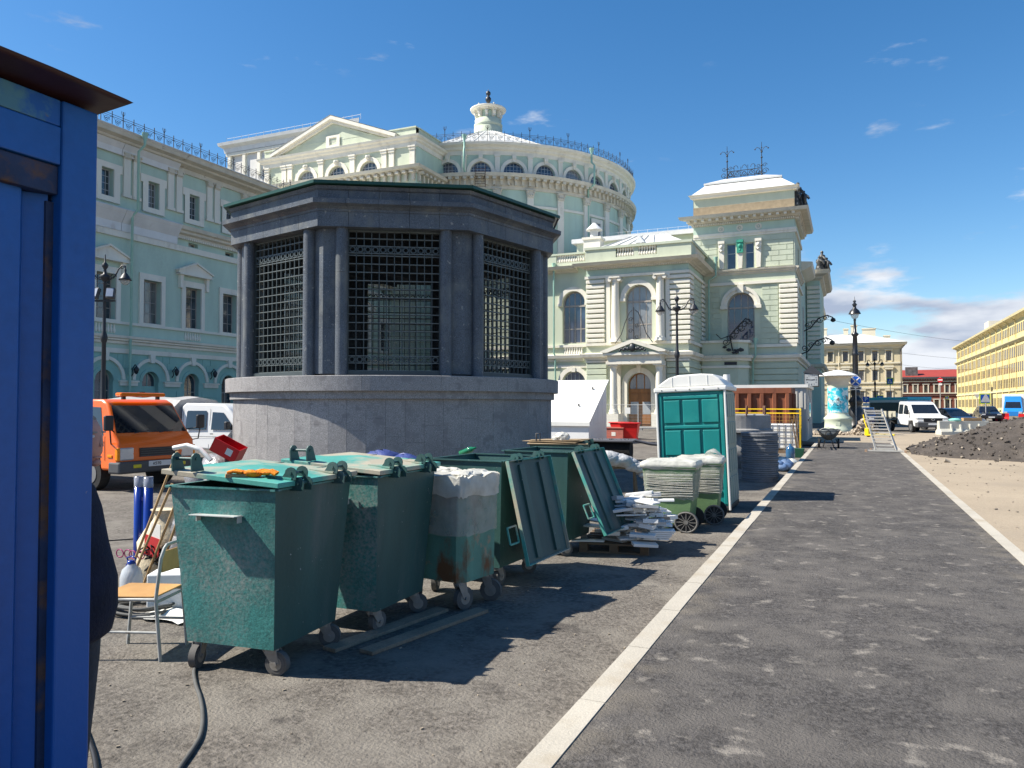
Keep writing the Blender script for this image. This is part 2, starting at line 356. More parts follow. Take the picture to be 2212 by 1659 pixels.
# ---------------------------------------------------------------- theatre
TH = thing('theatre', 'pale green and white theatre with round auditorium, pediment block, corner tower and long wing', 'theatre')
def part(mb, name, mat, par=TH, **k): return mb.build(name, mat, par, **k)
CORN = lambda z0, h, d: [(0, z0), (d*.25, z0), (d*.3, z0+h*.3), (d*.62, z0+h*.42), (d*.62, z0+h*.6), (d*.9, z0+h*.7), (d, z0+h), (0, z0+h+.02)]
def dentils(F, u0, u1, z0, z1, d0, d1, pitch, name='dentil_course', mat=None, w_=.55):
    mb = MB(); n = max(1, int((u1-u0)/pitch))
    for k in range(n):
        u = u0+(u1-u0)*(k+.5)/n; F.box(mb, u-pitch*w_/2, u+pitch*w_/2, z0, z1, d0, d1)
    o = part(mb, name, mat or TRIM); o['kind'] = 'stuff'; return o
def ashlar(F, par, u0, u1, z0, z1, rh, bl, mat, proud=.035, gap=.035, cut=None, name='ashlar_block'):
    rows = int(round((z1-z0)/rh)); rh = (z1-z0)/rows
    for r in range(rows):
        a, b = z0+r*rh, z0+(r+1)*rh; iv = [(u0, u1)]
        if cut:
            for c in cut(a, b):
                nx = []
                for s0, s1 in iv:
                    if c[1] <= s0 or c[0] >= s1: nx.append((s0, s1)); continue
                    if c[0] > s0: nx.append((s0, c[0]))
                    if c[1] < s1: nx.append((c[1], s1))
                iv = nx
        for s0, s1 in iv:
            e = [s0]+[x for x in (u0+bl*(k+.5*(r % 2)) for k in range(-1, int((u1-u0)/bl)+2)) if s0+.25 < x < s1-.25]+[s1]
            for c0, c1 in zip(e, e[1:]):
                if c1-c0 > .12: mb = MB(); F.box(mb, c0+gap/2, c1-gap/2, a+gap/2, b-gap/2, 0, proud); mb.build(name, mat, par)
def downpipe(F, u, z0, z1, d=.22, kinks=(), r=.075, head=True):
    pts = [(u, z0, d)]
    for zk, dk, uk in kinks: pts += [(pts[-1][0], zk-.35, pts[-1][2]), (u+uk, zk+.0, d+dk)]
    pts.append((pts[-1][0], z1, pts[-1][2]))
    mb = MB().tube([F.p(a, b, c) for a, b, c in pts], r, 10)
    if head: q = F.p(pts[-1][0], z1, pts[-1][2]); mb.lathe([(r, -.1), (r*1.1, 0), (r*2.4, .35), (r*2.6, .5)], q, 10)
    for k in range(int(z0)+1, int(z1), 2):
        pass
    return part(mb, 'downpipe', PIPE)
def scroll(cx, cz, r, turns=1.4, n=16, d=1, a0=0): return [(cx+r*(1-.75*k/n)*cos(a0+d*turns*2*pi*k/n), cz+r*(1-.75*k/n)*sin(a0+d*turns*2*pi*k/n)) for k in range(n+1)]
def rail_panel_mesh(w_, h, tall, ring=True):
    mb = MB(); t = .022
    mb.bar((0, 0, .12), (w_, 0, .12), t); mb.bar((0, 0, h), (w_, 0, h), t); mb.bar((0, 0, h-.12), (w_, 0, h-.12), t)
    mb.bar((0, 0, 0), (0, 0, tall), .035)
    mb.tube([(x, 0, z) for x, z in scroll(w_*.5, h*.45, h*.3)], .014, 4); mb.tube([(x, 0, z) for x, z in scroll(w_*.5, h*.45, h*.14, 1)], .02, 4)
    for sgn in (-1, 1): mb.tube([(w_*.5+sgn*w_*.46*q, 0, h*.15+h*.65*(1-(1-q)**2)) for q in (.3, .5, .7, .9, 1)], .012, 4)
    me = bpy.data.meshes.new('railing_panel'); me.from_pydata(mb.v, [], mb.f); me.materials.append(IRON); return me
def finial_mesh():
    mb = MB().bar((0, 0, 0), (0, 0, 1.1), .04); 
    for s_ in (-1, 1): mb.tube([(0, 0, .9), (s_*.09, 0, .93), (s_*.12, 0, 1.02), (s_*.1, 0, 1.12)], .016, 4)
    mb.sphere((0, 0, .86), .05, 6)
    me = bpy.data.meshes.new('railing_finial'); me.from_pydata(mb.v, [], mb.f); me.materials.append(IRON); return me
RP = rail_panel_mesh(.74, .72, .9); FM = finial_mesh()
def put(me, name, par, loc, rz): o = link(name, me, par); o.location = loc; o.rotation_euler = (0, 0, rz); return o
# --- long wing, facing +X
A = Fc((-40, 0), R(90)); P_ = 3.27; U0 = 34.6
bays = [U0+P_*k for k in range(-4, 9)]
gh = [(c-.61, c+.61, .55, 3.92, True) for c in bays]; ph = [(c-.67, c+.67, 6.92, 9.63) for c in bays]; th_ = [(c-.42, c+.42, 14.2, 15.86) for c in bays]
ah = [(c-.4, c+.4, 12.35, 12.62) for c in bays if c > 36.5]
WU0, WU1 = bays[0]-1.63, 62.0
mb = MB(); A.wall(mb, WU0, WU1, 0, 5.0, gh, .45); part(mb, 'ground_floor_wall', TEALG)
mb = MB(); A.wall(mb, WU0, WU1, 5.0, 18.0, ph+th_+ah, .4); part(mb, 'wing_wall', GREEN)
mb = MB(); mb.add([(-40, WU0, 18.0), (-40, WU1, 18.0), (-48, WU1, 19.0), (-48, WU0, 19.0)], [(0, 1, 2, 3)]); mb.add([(-40, WU0, 0), (-40, WU0, 18.0), (-48, WU0, 19.0), (-56, WU0, 18.0), (-56, WU0, 0)], [(0, 1, 2, 3, 4)]); mb.add([(-56, WU0, 18.0), (-48, WU0, 19.0), (-48, WU1, 19.0), (-56, WU1, 18.0)], [(0, 1, 2, 3)]); part(mb, 'wing_roof', ROOFW)
mb = MB(); A.box(mb, WU0, WU1, 0, .55, 0, .08); part(mb, 'plinth', M('grey granite plinth', (.2, .2, .2), .8))
mb = MB(); A.box(mb, WU0, WU1, 4.94, 5.22, 0, .1); part(mb, 'string_course', TRIM)
mb = MB(); A.profile(mb, WU0, WU1, CORN(5.5, .48, .42)); part(mb, 'cornice', TRIM)
mb = MB(); A.box(mb, WU0, WU1, 6.68, 6.84, 0, .14); part(mb, 'sill_course', TRIM)
mb = MB(); A.box(mb, WU0, WU1, 11.9, 12.27, 0, .14); part(mb, 'string_course', TRIM)
mb = MB(); A.profile(mb, WU0, WU1, CORN(12.75, .78, .6)); part(mb, 'cornice', TRIMD)
dentils(A, 36.4, WU1, 12.72, 12.86, .1, .22, .16)
mb = MB(); A.profile(mb, WU0, WU1, [(0, 17.1), (.12, 17.1), (.12, 17.4), (.3, 17.48), (.55, 17.55), (.6, 17.66), (.95, 17.75), (1.05, 18.05), (0, 18.12)]); part(mb, 'main_cornice', TRIMD)
mb = MB(); A.box(mb, WU0, WU1, 18.05, 18.1, .2, 1.12); part(mb, 'eaves_sheet', SHEET)
# sheet metal covers over the damaged cornices
for k, (a, b) in enumerate(((WU0, 28.0), (28.03, 32.2), (32.23, 36.4))):
    mb = MB(); mid = [(.16, 16.85), (.2, 17.2), (.42, 17.5), (.8, 17.82), (1.14, 18.06)]; mb2 = mid+[(d+.0, z+.03) for d, z in mid[::-1]]
    A.profile(mb, a, b, mid+[(1.1, 18.08), (.1, 17.8), (.1, 16.85)]); part(mb, 'cornice_cover', SHEET)
    mb = MB(); mid = [(.17, 12.28), (.2, 12.75), (.36, 13.0), (.66, 13.5)]
    A.profile(mb, a, b, mid+[(.6, 13.56), (.1, 13.56), (.1, 12.28)]); part(mb, 'cornice_cover', SHEET)
for a, b, c, d in ah: A.window(TH, a, b, c, d, False, 1, (), .3, .04, .03, TRIMD, GLASS)
for i, c in enumerate(bays):
    # ground floor arch
    door = i == 4
    if door:
        w_ = A.window(TH, c-.61, c+.61, 2.95, 3.92, True, 2, (), .3, .07, .05, TEALG, GLASS)
        mb = MB(); A.box(mb, c-.61, c-.005, .55, 2.6, -.36, -.3); A.box(mb, c+.005, c+.61, .55, 2.6, -.36, -.3)
        for s_ in (-1, 1):
            for z0, z1 in ((.75, 1.5), (1.65, 2.45)): A.box(mb, c+s_*.31-.2, c+s_*.31+.2, z0, z1, -.3, -.275)
        dr = part(mb, 'door', WOOD); mb = MB(); A.box(mb, c-.61, c+.61, 2.6, 2.95, -.38, -.26); part(mb, 'transom', TEALG)
    else: A.window(TH, c-.61, c+.61, .7, 3.92, True, 2, (.3, .62), .32, .08, .05, FRAME, GLASS)
    mb = MB(); A.arch(mb, c, 3.36, 1.18, 1.38, 0, .12); part(mb, 'arch_moulding', TRIM)
    mb = MB(); A.arch(mb, c, 3.3, .62, .82, .0, .05); part(mb, 'arch_moulding', TEALG)
    mb = MB(); A.prism(mb, [(c-.13, 4.45), (c+.13, 4.45), (c+.19, 4.98), (c-.19, 4.98)], 0, .22); part(mb, 'keystone', TRIM)
    mb = MB(); A.box(mb, c+P_/2-.62, c+P_/2+.62, 3.0, 3.22, 0, .12); A.box(mb, c+P_/2-.68, c+P_/2+.68, 3.22, 3.32, 0, .2); part(mb, 'impost', TRIM)
    # piano nobile
    wd = A.window(TH, c-.67, c+.67, 6.92, 9.63, False, 3, (.25, .5, .78), .34, .08, .035, FRAME, GLASS)
    mb = MB(); A.wall(mb, c-.97, c+.97, 6.84, 10.02, [(c-.67, c+.67, 6.92, 9.63)], .1, .12)
    for u in (c-.97, c+.97): mb.add([A.p(u, 6.84, 0), A.p(u, 10.02, 0), A.p(u, 10.02, .12), A.p(u, 6.84, .12)], [(0, 1, 2, 3)])
    mb.add([A.p(c-.97, 10.02, 0), A.p(c+.97, 10.02, 0), A.p(c+.97, 10.02, .12), A.p(c-.97, 10.02, .12)], [(0, 1, 2, 3)])
    part(mb, 'surround', TRIM, wd)
    if i % 2 == 1:
        mb = MB(); A.prism(mb, [(c-1.4, 10.42), (c+1.4, 10.42), (c+1.4, 10.6), (c, 11.22), (c-1.4, 10.6)], 0, .3); A.prism(mb, [(c-1.48, 10.58), (c, 11.2), (c+1.48, 10.58), (c+1.48, 10.68), (c, 11.32), (c-1.48, 10.68)], 0, .42)
        A.box(mb, c-1.4, c+1.4, 10.36, 10.46, 0, .4); part(mb, 'window_pediment', TRIM, wd)
        mb = MB()
        for s_ in (-1, 1): A.prism(mb, [(c+s_*1.1-.1, 9.5), (c+s_*1.1+.1, 9.5), (c+s_*1.1+.12, 10.4), (c+s_*1.1-.12, 10.4)], 0, .25)
        part(mb, 'bracket', TRIM, wd)
        bm = MB()
        for k in range(7): bm.lathe([(.05, 0), (.09, .1), (.09, .2), (.04, .4), (.055, .5)], A.p(c-.6+.2*k, 6.12, .03), 8)
        part(bm, 'sill_balusters', TRIM)['kind'] = 'stuff'
    # attic storey
    wd = A.window(TH, c-.42, c+.42, 14.2, 15.86, False, 3, (.25, .5, .75), .3, .06, .03, FRAMEG, GLASS)
    mb = MB(); A.wall(mb, c-.83, c+.83, 13.86, 16.2, [(c-.42, c+.42, 14.2, 15.86)], .08, .1)
    A.box(mb, c-.98, c-.83, 15.7, 16.2, 0, .1); A.box(mb, c+.83, c+.98, 15.7, 16.2, 0, .1); A.box(mb, c-.83, c+.83, 13.86, 13.9, 0, .16)
    part(mb, 'surround', TRIM, wd)
    for du in (-.34, .34):
        u = c+P_/2+du; mb = MB(); A.box(mb, u-.23, u+.23, 14.55, 16.75, 0, .13); A.box(mb, u-.3, u+.3, 14.4, 14.58, 0, .2); pl = part(mb, 'pilaster', TRIM)
        mb = MB(); A.box(mb, u-.25, u+.25, 16.72, 16.8, 0, .16); A.prism(mb, [(u-.22, 16.8), (u+.22, 16.8), (u+.33, 17.1), (u-.33, 17.1)], 0, .22)
        for s_ in (-1, 1): q = A.p(u+s_*.24, 17.02, .22); mb.sphere(q, .09, 6)
        part(mb, 'capital', TRIMD, pl)
# rusticated ground floor (the bays the street shows)
def archcut(a, b):
    o = []
    for c in bays:
        r = 1.42 if b > 3.3 else .7
        if b <= 3.3: o.append((c-.86, c+.86)); continue
        z = max(a, 3.36); h = 1.42**2-(z-3.36)**2
        if h > 0: o.append((c-sqrt(h), c+sqrt(h)))
        if b > 4.4: o.append((c-.2, c+.2))
    if a < 3.34 and b > 2.98: o += [(c+P_/2-.7, c+P_/2+.7) for c in bays]
    return o
ashlar(A, TH, 29.7, 43.1, .6, 4.9, .43, 1.15, TEALG, .03, .04, archcut)
downpipe(A, 32.85, .3, 17.75, .3, ((6.3, .15, -.1), (13.6, .55, -.05), (17.5, 1.0, 0)))
downpipe(A, 45.9, .3, 17.75, .3, ((6.3, .15, -.1), (13.6, .55, -.05), (17.5, 1.0, 0)))
y = WU0; k = 0
while y < WU1-.7:
    put(RP, 'railing_panel', TH, (-39.2, y, 18.1), R(90))
    if k % 4 == 0: put(FM, 'railing_finial', TH, (-39.2, y, 18.1), R(90))
    y += .74; k += 1
mb = MB().bb(-44, -43, 30, 33.0, 18.4, 20.3); part(mb, 'chimney', SHEET)
for u in (33.2, 36.25, 39.5):   # iron wall lanterns
    mb = MB(); q = A.p(u, 4.0, .02); mb.tube([q, A.p(u, 4.15, .2), A.p(u, 4.3, .32), A.p(u, 4.2, .42)], .03, 6)
    mb.lathe([(.03, .2), (.13, .08), (.16, 0), (.1, -.22), (.03, -.3)], A.p(u, 4.0, .42), 8); mb.tube([A.p(u, 3.6, .02), A.p(u, 3.75, .15), A.p(u, 4.0, .1)], .03, 6); part(mb, 'wall_lantern', IRON)
# --- pediment block, facing -Y
Bk = Fc((0, 62), 0); BS = Fc((-37.3, 0), R(90))
wins = [-50.15, -46.38, -42.6]
mb = MB(); Bk.wall(mb, -55.6, -37.3, 0, 26.6, [(c-1.02, c+1.02, 24.0, 25.62, True, 1.0) for c in wins], .35); part(mb, 'pediment_block_wall', PALEG)
mb = MB(); BS.wall(mb, 62, 68.5, 0, 28.3, [], .3); part(mb, 'side_wall', GREEN); mb = MB(); mb.add([(-55.6, 62, 0), (-55.6, 62, 28.3), (-55.6, 70, 28.3), (-55.6, 70, 0)], [(0, 1, 2, 3)]); part(mb, 'side_wall', GREEN)
EN = [(0, 26.45), (.1, 26.45), (.12, 26.85), (.3, 26.95), (.35, 27.1), (.55, 27.2), (.62, 27.38), (0, 27.42)]
mb = MB(); Bk.profile(mb, -55.6, -37.3, EN, 1, 1); BS.profile(mb, 62, 68.5, EN, 1, 0); part(mb, 'main_cornice', TRIM)
mb = MB(); Bk.box(mb, -55.6, -37.3, 27.42, 28.2, -.5, .02); Bk.box(mb, -55.6, -37.25, 28.2, 28.32, -.5, .12); BS.box(mb, 62.5, 68.5, 27.42, 28.2, -.5, .02); BS.box(mb, 62.5, 68.5, 28.2, 28.32, -.5, .12); part(mb, 'parapet', PALEG)
mb = MB(); mb.add([(-55.4, 62.4, 28.1), (-37.5, 62.4, 28.1), (-37.5, 72, 28.1), (-55.4, 72, 28.1)], [(0, 1, 2, 3)]); part(mb, 'flat_roof', SHEET)
pc = -46.8
mb = MB(); Bk.prism(mb, [(pc-6.6, 27.42), (pc+6.6, 27.42), (pc, 29.95)], -8, .1); part(mb, 'tympanum', PALEG)
mb = MB()
for s_ in (-1, 1):
    q = [(pc+s_*7.5, 27.4), (pc, 30.25), (pc, 30.62), (pc+s_*7.6, 27.72)]; 
    if s_ == 1: q = q[::-1]
    Bk.prism(mb, q[::-1] , -8, .62)
    q = [(pc+s_*6.9, 27.42), (pc, 29.95), (pc, 30.27), (pc+s_*7.4, 27.42)]
    Bk.prism(mb, q if s_ == -1 else q[::-1], 0, .35)
part(mb, 'raking_cornice', TRIM)
mb = MB()
for s_ in (-1, 1):
    mb.add([Bk.p(pc+s_*7.65, 27.75, .66), Bk.p(pc, 30.66, .66), Bk.p(pc, 30.66, -8), Bk.p(pc+s_*7.65, 27.75, -8)], [(0, 1, 2, 3)])
part(mb, 'gable_roof', SHEET)
wd = Bk.window(TH, pc-.42, pc+.48, 27.75, 28.5, False, 2, (.5,), -.12, .06, .04, TRIM, GLASS)
mb = MB(); Bk.wall(mb, pc-.8, pc+.86, 27.5, 28.72, [(pc-.42, pc+.48, 27.75, 28.5)], .1, .22); part(mb, 'surround', TRIM, wd)
for c in wins:
    wd = Bk.window(TH, c-1.02, c+1.02, 24.0, 25.62, True, 5, (.35, .65), .2, .07, .05, FRAMEG, GLASS, 1.0)
    mb = MB(); Bk.arch(mb, c, 24.62, 1.02, 1.42, 0, .12); Bk.box(mb, c-1.42, c-1.02, 24.3, 24.62, 0, .12); Bk.box(mb, c+1.02, c+1.42, 24.3, 24.62, 0, .12); part(mb, 'arch_moulding', TRIM, wd)
    mb = MB(); Bk.prism(mb, [(c-.16, 25.6), (c+.16, 25.6), (c+.24, 26.15), (c-.24, 26.15)], 0, .3); mb.sphere(Bk.p(c, 25.95, .32), .2, 8); part(mb, 'keystone', TRIM, wd)
for u in (-55.2, -52.95, -52.2, -48.3, -44.5, -40.8, -39.95, -37.65):
    mb = MB(); Bk.box(mb, u-.28, u+.28, 24.3, 26.1, 0, .16); p_ = part(mb, 'pilaster', TRIM); mb = MB(); Bk.box(mb, u-.34, u+.34, 26.1, 26.42, 0, .24); Bk.box(mb, u-.4, u+.4, 26.32, 26.46, 0, .3); part(mb, 'capital', TRIM, p_)
LC = [(0, 23.9), (.15, 23.9), (.2, 24.05), (.75, 24.2), (.85, 24.45), (0, 24.6)]
mb = MB(); Bk.profile(mb, -55.6, -37.3, LC, 1, 1); BS.profile(mb, 62, 67, LC, 1, 0); part(mb, 'lower_cornice', TRIMD)
def modillions(F, u0, u1, n, z0, z1, dd):
    for k in range(n):
        u = u0+(u1-u0)*(k+.5)/n; mb = MB(); F.prism(mb, [(u-.12, z0), (u+.12, z0), (u+.16, z1), (u-.16, z1)], 0, dd*.45); F.box(mb, u-.19, u+.19, z1-.22, z1, 0, dd); part(mb, 'modillion', TRIMD)
modillions(Bk, -49, -37.1, 15, 23.15, 24.02, .6); modillions(BS, 62, 66.6, 6, 23.15, 24.02, .6)
# --- stage house far behind
mb = MB().bb(-78.3, -56.8, 80, 100, 0, 36.9); part(mb, 'stage_house', M('white rendered wall', (.66, .64, .6), .85, .08, .5))
SF = Fc((0, 80), 0)
mb = MB(); SF.profile(mb, -78.3, -56.8, [(0, 36.5), (.3, 36.6), (.4, 37.2), (.9, 37.5), (1.0, 37.9), (0, 38)], 1, 1); part(mb, 'main_cornice', SHEET)
for k in range(8):
    u = -78+k*2.6; mb = MB(); SF.box(mb, u, u+.5, 33, 36.5, 0, .3); part(mb, 'pilaster', TRIM)
mb = MB(); SF.box(mb, -78.3, -56.8, 36.1, 36.5, 0, .35); part(mb, 'string_course', TRIM)
mb = MB()
for k in range(18): u = -78+k*1.3; mb.bar(SF.p(u, 37.9, .5), SF.p(u-.1, 38.7, .4), .04)
mb.bar(SF.p(-78, 38.55, .4), SF.p(-56, 38.55, .4), .03); part(mb, 'guard_rail', SHEET)
# --- round auditorium
RX, RY, RR = -40.2, 83.9, 17.0
azs = [R(-44.4+11.25*k) for k in range(32)]
mb = MB()
for k, a in enumerate(azs):
    F = Fc((RX+RR*cos(a), RY+RR*sin(a)), a+pi/2); hw = RR*math.tan(R(5.625))
    vis = -90 < math.degrees((a+pi) % (2*pi)-pi) < 30
    F.wall(mb, -hw, hw, 24.9, 27.0, [(-1.08, 1.08, 25.12, 26.3, True, 1.12)] if vis else [], .3)
    if vis:
        wd = F.window(TH, -1.08, 1.08, 25.12, 26.3, True, 6, (.33, .66), .2, .06, .035, FRAMEG, GLASSB, 1.12)
        m2 = MB(); F.arch(m2, 0, 25.18, 1.08, 1.42, 0, .14, 0, pi); part(m2, 'arch_moulding', TRIM, wd)
        m2 = MB(); F.prism(m2, [(-.13, 26.25), (.13, 26.25), (.2, 26.9), (-.2, 26.9)], 0, .28); F.box(m2, -.2, .2, 26.55, 26.85, .2, .34); part(m2, 'keystone', TRIM, wd)
        m2 = MB(); F.box(m2, hw-.24, hw+.24, 25.05, 26.75, -.05, .14); F.box(m2, hw-.3, hw+.3, 26.75, 27.0, -.05, .2); part(m2, 'pilaster', TRIM)
        # giant order of the main storey
        m2 = MB(); F.box(m2, hw-.33, hw+.33, 13, 22.75, -.05, .22); pl = part(m2, 'pilaster', TRIM)
        m2 = MB(); F.prism(m2, [(hw-.34, 22.75), (hw+.34, 22.75), (hw+.46, 23.42), (hw-.46, 23.42)], 0, .34); F.box(m2, hw-.5, hw+.5, 23.42, 23.52, 0, .42)
        for s_ in (-1, 1): m2.sphere(F.p(hw+s_*.36, 23.28, .36), .14, 6)
        for s_ in (-.22, 0, .22): m2.sphere(F.p(hw+s_, 22.98, .32), .12, 6)
        part(m2, 'capital', TRIMD, pl)
        m2 = MB(); F.box(m2, -hw+.36, hw-.36, 21.75, 22.0, 0, .12); part(m2, 'string_course', TRIM)
        if k % 2 == 0 and abs(math.degrees((a+pi) % (2*pi)-pi)+21.9) < 1:
            wd = F.window(TH, -.6, .6, 18.4, 21.2, False, 2, (.33, .7), -.02, .08, .05, FRAMEG, GLASSB)
            m2 = MB(); F.wall(m2, -.95, .95, 17.8, 21.6, [(-.6, .6, 18.4, 21.2)], .1, .14); part(m2, 'surround', TRIM, wd)
part(mb, 'upper_drum_wall', GREEN)
mb = MB().lathe([(RR, 0), (RR, 23.6)], (RX, RY, 0), 64); part(mb, 'drum_wall', GREEN)
mb = MB().lathe([(RR, 26.95), (RR+.1, 26.95), (RR+.12, 27.35), (RR+.35, 27.46), (RR+.4, 27.65), (RR+.75, 27.82), (RR+.85, 28.06), (RR, 28.12)], (RX, RY, 0), 96, smooth=False); part(mb, 'main_cornice', TRIM)
mb = MB().lathe([(RR, 23.5), (RR+.12, 23.5), (RR+.14, 23.85), (RR+.2, 23.85), (RR+.2, 24.55), (RR+.85, 24.62), (RR+.95, 24.95), (RR, 25.08)], (RX, RY, 0), 96, smooth=False); part(mb, 'lower_cornice', TRIMD)
F = Fc((0, 0), 0); q = MB(); F.prism(q, [(-.1, 23.85), (.1, 23.85), (.15, 24.6), (-.15, 24.6)], .1, .45); F.box(q, -.18, .18, 24.36, 24.6, .1, .8); mm = q.mesh('modillion', TRIMD)
for k in range(150):
    a = 2*pi*k/150; dg_ = math.degrees((a+pi) % (2*pi)-pi)
    if not -82 < dg_ < 30: continue
    put(mm, 'modillion', TH, (RX+RR*cos(a), RY+RR*sin(a), 0), a+pi/2)
mb = MB().lathe([(RR+.6, 28.1), (RR-1, 28.35), (9.5, 31.35), (1.74, 34.95)], (RX, RY, 0), 48, smooth=False); ro = part(mb, 'dome_roof', ROOFW)
for k in range(48):
    a = 2*pi*(k+.5)/48
    if -100 < math.degrees((a+pi) % (2*pi)-pi) < 40: q = MB().bar((RX+(RR-1)*cos(a), RY+(RR-1)*sin(a), 28.37), (RX+9.5*cos(a), RY+9.5*sin(a), 31.37), .05, .06); q.bar((RX+9.5*cos(a), RY+9.5*sin(a), 31.37), (RX+1.8*cos(a), RY+1.8*sin(a), 34.95), .05, .06); part(q, 'roof_seam', ROOFW, ro)
NR = 128
for k in range(NR):
    a = 2*pi*k/NR
    if -92 < math.degrees((a+pi) % (2*pi)-pi) < 30:
        x, y = RX+(RR+.55)*cos(a), RY+(RR+.55)*sin(a); o = put(RP, 'railing_panel', TH, (x, y, 28.1), a+pi/2); o.scale = (1.16, 1, 1.2)
        if k % 5 == 0: put(FM, 'railing_finial', TH, (x, y, 28.1), a+pi/2).scale = (1.3, 1, 1.5)
# lantern on the roof
L0 = (RX, RY, 0)
mb = MB().lathe([(1.74, 34.4), (1.74, 35.75), (1.62, 35.85), (1.74, 35.95), (1.74, 36.2), (1.6, 36.35), (1.66, 36.75), (1.2, 36.8)], L0, 32); la = part(mb, 'lantern_base', PALEG)
mb = MB().lathe([(1.2, 36.75), (1.2, 37.95)], L0, 24); part(mb, 'lantern_drum', GREEN, la)
mb = MB().lathe([(1.2, 37.8), (1.75, 37.88), (2.15, 37.95), (2.22, 38.12), (1.75, 38.3), (.8, 38.6), (.2, 38.75), (0, 38.75)], L0, 32); part(mb, 'lantern_roof', TRIM, la)
for k in range(10):
    a = 2*pi*k/10; q = MB(); F = Fc((RX+1.2*cos(a), RY+1.2*sin(a)), a+pi/2)
    F.box(q, -.17, .17, 36.75, 37.8, 0, .16); F.prism(q, [(-.14, 37.0), (.14, 37.0), (.2, 37.75), (-.2, 37.75)], .16, .42); q.sphere(F.p(0, 37.45, .42), .19, 8, (1, 1, 1.3)); F.box(q, -.22, .22, 37.7, 37.88, .1, .6); part(q, 'lantern_column', TRIM, la)
for k in range(6):
    a = 2*pi*k/6+.3; q = MB().lathe([(.1, 0), (.14, .15), (.05, .3), (.1, .36), (0, .5)], (RX+1.85*cos(a), RY+1.85*sin(a), 38.0), 8); part(q, 'urn', TRIM, la)
q = MB().lathe([(.16, 0), (.1, .25), (.2, .35), (.34, .6), (.36, .85), (.2, 1.1), (.12, 1.15), (.28, 1.35), (.3, 1.6), (.12, 1.8), (.03, 1.85), (.03, 2.0), (0, 2.05)], (RX, RY, 38.7), 12); part(q, 'crown_finial', BRONZE, la)
# black ladder and stained patch below the second window
F = Fc((RX+RR*cos(R(-66.9)), RY+RR*sin(R(-66.9))), R(-66.9)+pi/2); q = MB()
for s_ in (-.5, .5): q.bar(F.p(s_, 23.4, .95), F.p(s_, 25.6, 1.0), .05)
for k in range(8): q.bar(F.p(-.5, 23.5+.25*k, .96), F.p(.5, 23.5+.25*k, .96), .04)
part(q, 'roof_ladder', M('rusty iron', (.12, .06, .035), .8))
F = Fc((RX+RR*cos(R(-72)), RY+RR*sin(R(-72))), R(-72)+pi/2); downpipe(F, 0, 23, 28.2, .3, ((25.3, .9, 0), (27.4, .6, 0)), .1)
F = Fc((RX+RR*cos(R(-27)), RY+RR*sin(R(-27))), R(-27)+pi/2); downpipe(F, 0, 15, 28.2, .3, ((24.8, .9, 0), (27.2, .5, 0)), .1)
# --- entrance block, facing -Y, corner at X=-11.4
Pf = Fc((0, 60), 0); Ps = Fc((-11.4, 0), R(90)); XL, XR, YB = -30.0, -11.4, 67.0
RUST = M('rusticated pale green stucco', (.49, .54, .415), .85, .08, .9, .2, 30)
LB = -19.75   # left of here the wall steps back
Pl = Fc((0, 60.6), 0)
arches = [(-15.35, 1.08, 7.1, 11.5), (-21.05, 1.02, 7.0, 11.4), (-25.3, 1.02, 7.0, 11.4)]
mb = MB(); Pf.wall(mb, LB, XR, 0, 12.4, [(-15.35-1.08, -15.35+1.08, 7.1, 11.5, True), (-16.3, -14.36, 0.0, 4.42, True)], .45); part(mb, 'entrance_block_wall', PALEG)
mb = MB(); Pl.wall(mb, XL, LB, 0, 13.6, [(c-1.02, c+1.02, 7.0, 11.4, True) for c in (-21.05, -25.3)]+[(c-1.05, c+1.05, .8, 4.7, True) for c in (-21.05, -25.3)], .45); part(mb, 'side_bay_wall', PALEG)
mb = MB(); Ps.wall(mb, 60, YB, 0, 12.4, [], .4); part(mb, 'side_wall', PALEG); mb = MB(); Pf.box(mb, LB-.01, LB+.3, 0, 12.4, -.62, -.02); part(mb, 'side_wall', PALEG)
mb = MB(); Pf.box(mb, LB, XR, 12.4, 13.0, -.6, -.03); Ps.box(mb, 60.1, YB, 12.4, 13.0, -.3, -.03); part(mb, 'frieze', GREEN)
CP = [(0, 12.95), (.1, 12.95), (.14, 13.03), (.32, 13.08), (.36, 13.14), (.8, 13.2), (.95, 13.42), (0, 13.5)]
mb = MB(); Pf.profile(mb, LB, XR, CP, 1, 1); Ps.profile(mb, 60, YB, CP, 1, 0); Pl.profile(mb, XL, LB-.9, CP); part(mb, 'main_cornice', TRIMD)
dentils(Pf, LB, XR, 12.96, 13.06, .1, .26, .14)
mb = MB(); Pf.box(mb, LB-.1, XR+.06, 12.2, 12.42, 0, .16); Ps.box(mb, 60, YB, 12.2, 12.42, 0, .16); part(mb, 'architrave', TRIM)
# parapet with balusters
mb = MB(); Pf.box(mb, LB, -17.15, 13.45, 14.55, -.5, .3); Pf.box(mb, -13.8, XR+.3, 13.45, 14.55, -.5, .3); Pf.box(mb, LB-.05, XR+.4, 14.55, 14.75, -.55, .4); Pf.box(mb, -17.15, -13.8, 13.45, 13.82, -.5, .3); Pf.box(mb, -15.65, -15.3, 13.82, 14.55, -.3, .25)
Ps.box(mb, 60.5, YB, 13.45, 13.85, -.3, .3); Ps.box(mb, 60.5, YB, 14.55, 14.75, -.3, .4); Ps.box(mb, 60.5, 61.6, 13.85, 14.55, -.3, .3)
Pl.box(mb, -23.2, -22.5, 13.45, 14.6, -.3, .3); Pl.box(mb, -22.5, LB-.02, 13.45, 13.8, -.3, .3); Pl.box(mb, -30, LB-.02, 14.45, 14.6, -.35, .35); Pl.box(mb, -30, -23.2, 13.45, 14.45, -.3, .3)
part(mb, 'parapet', PALEG)
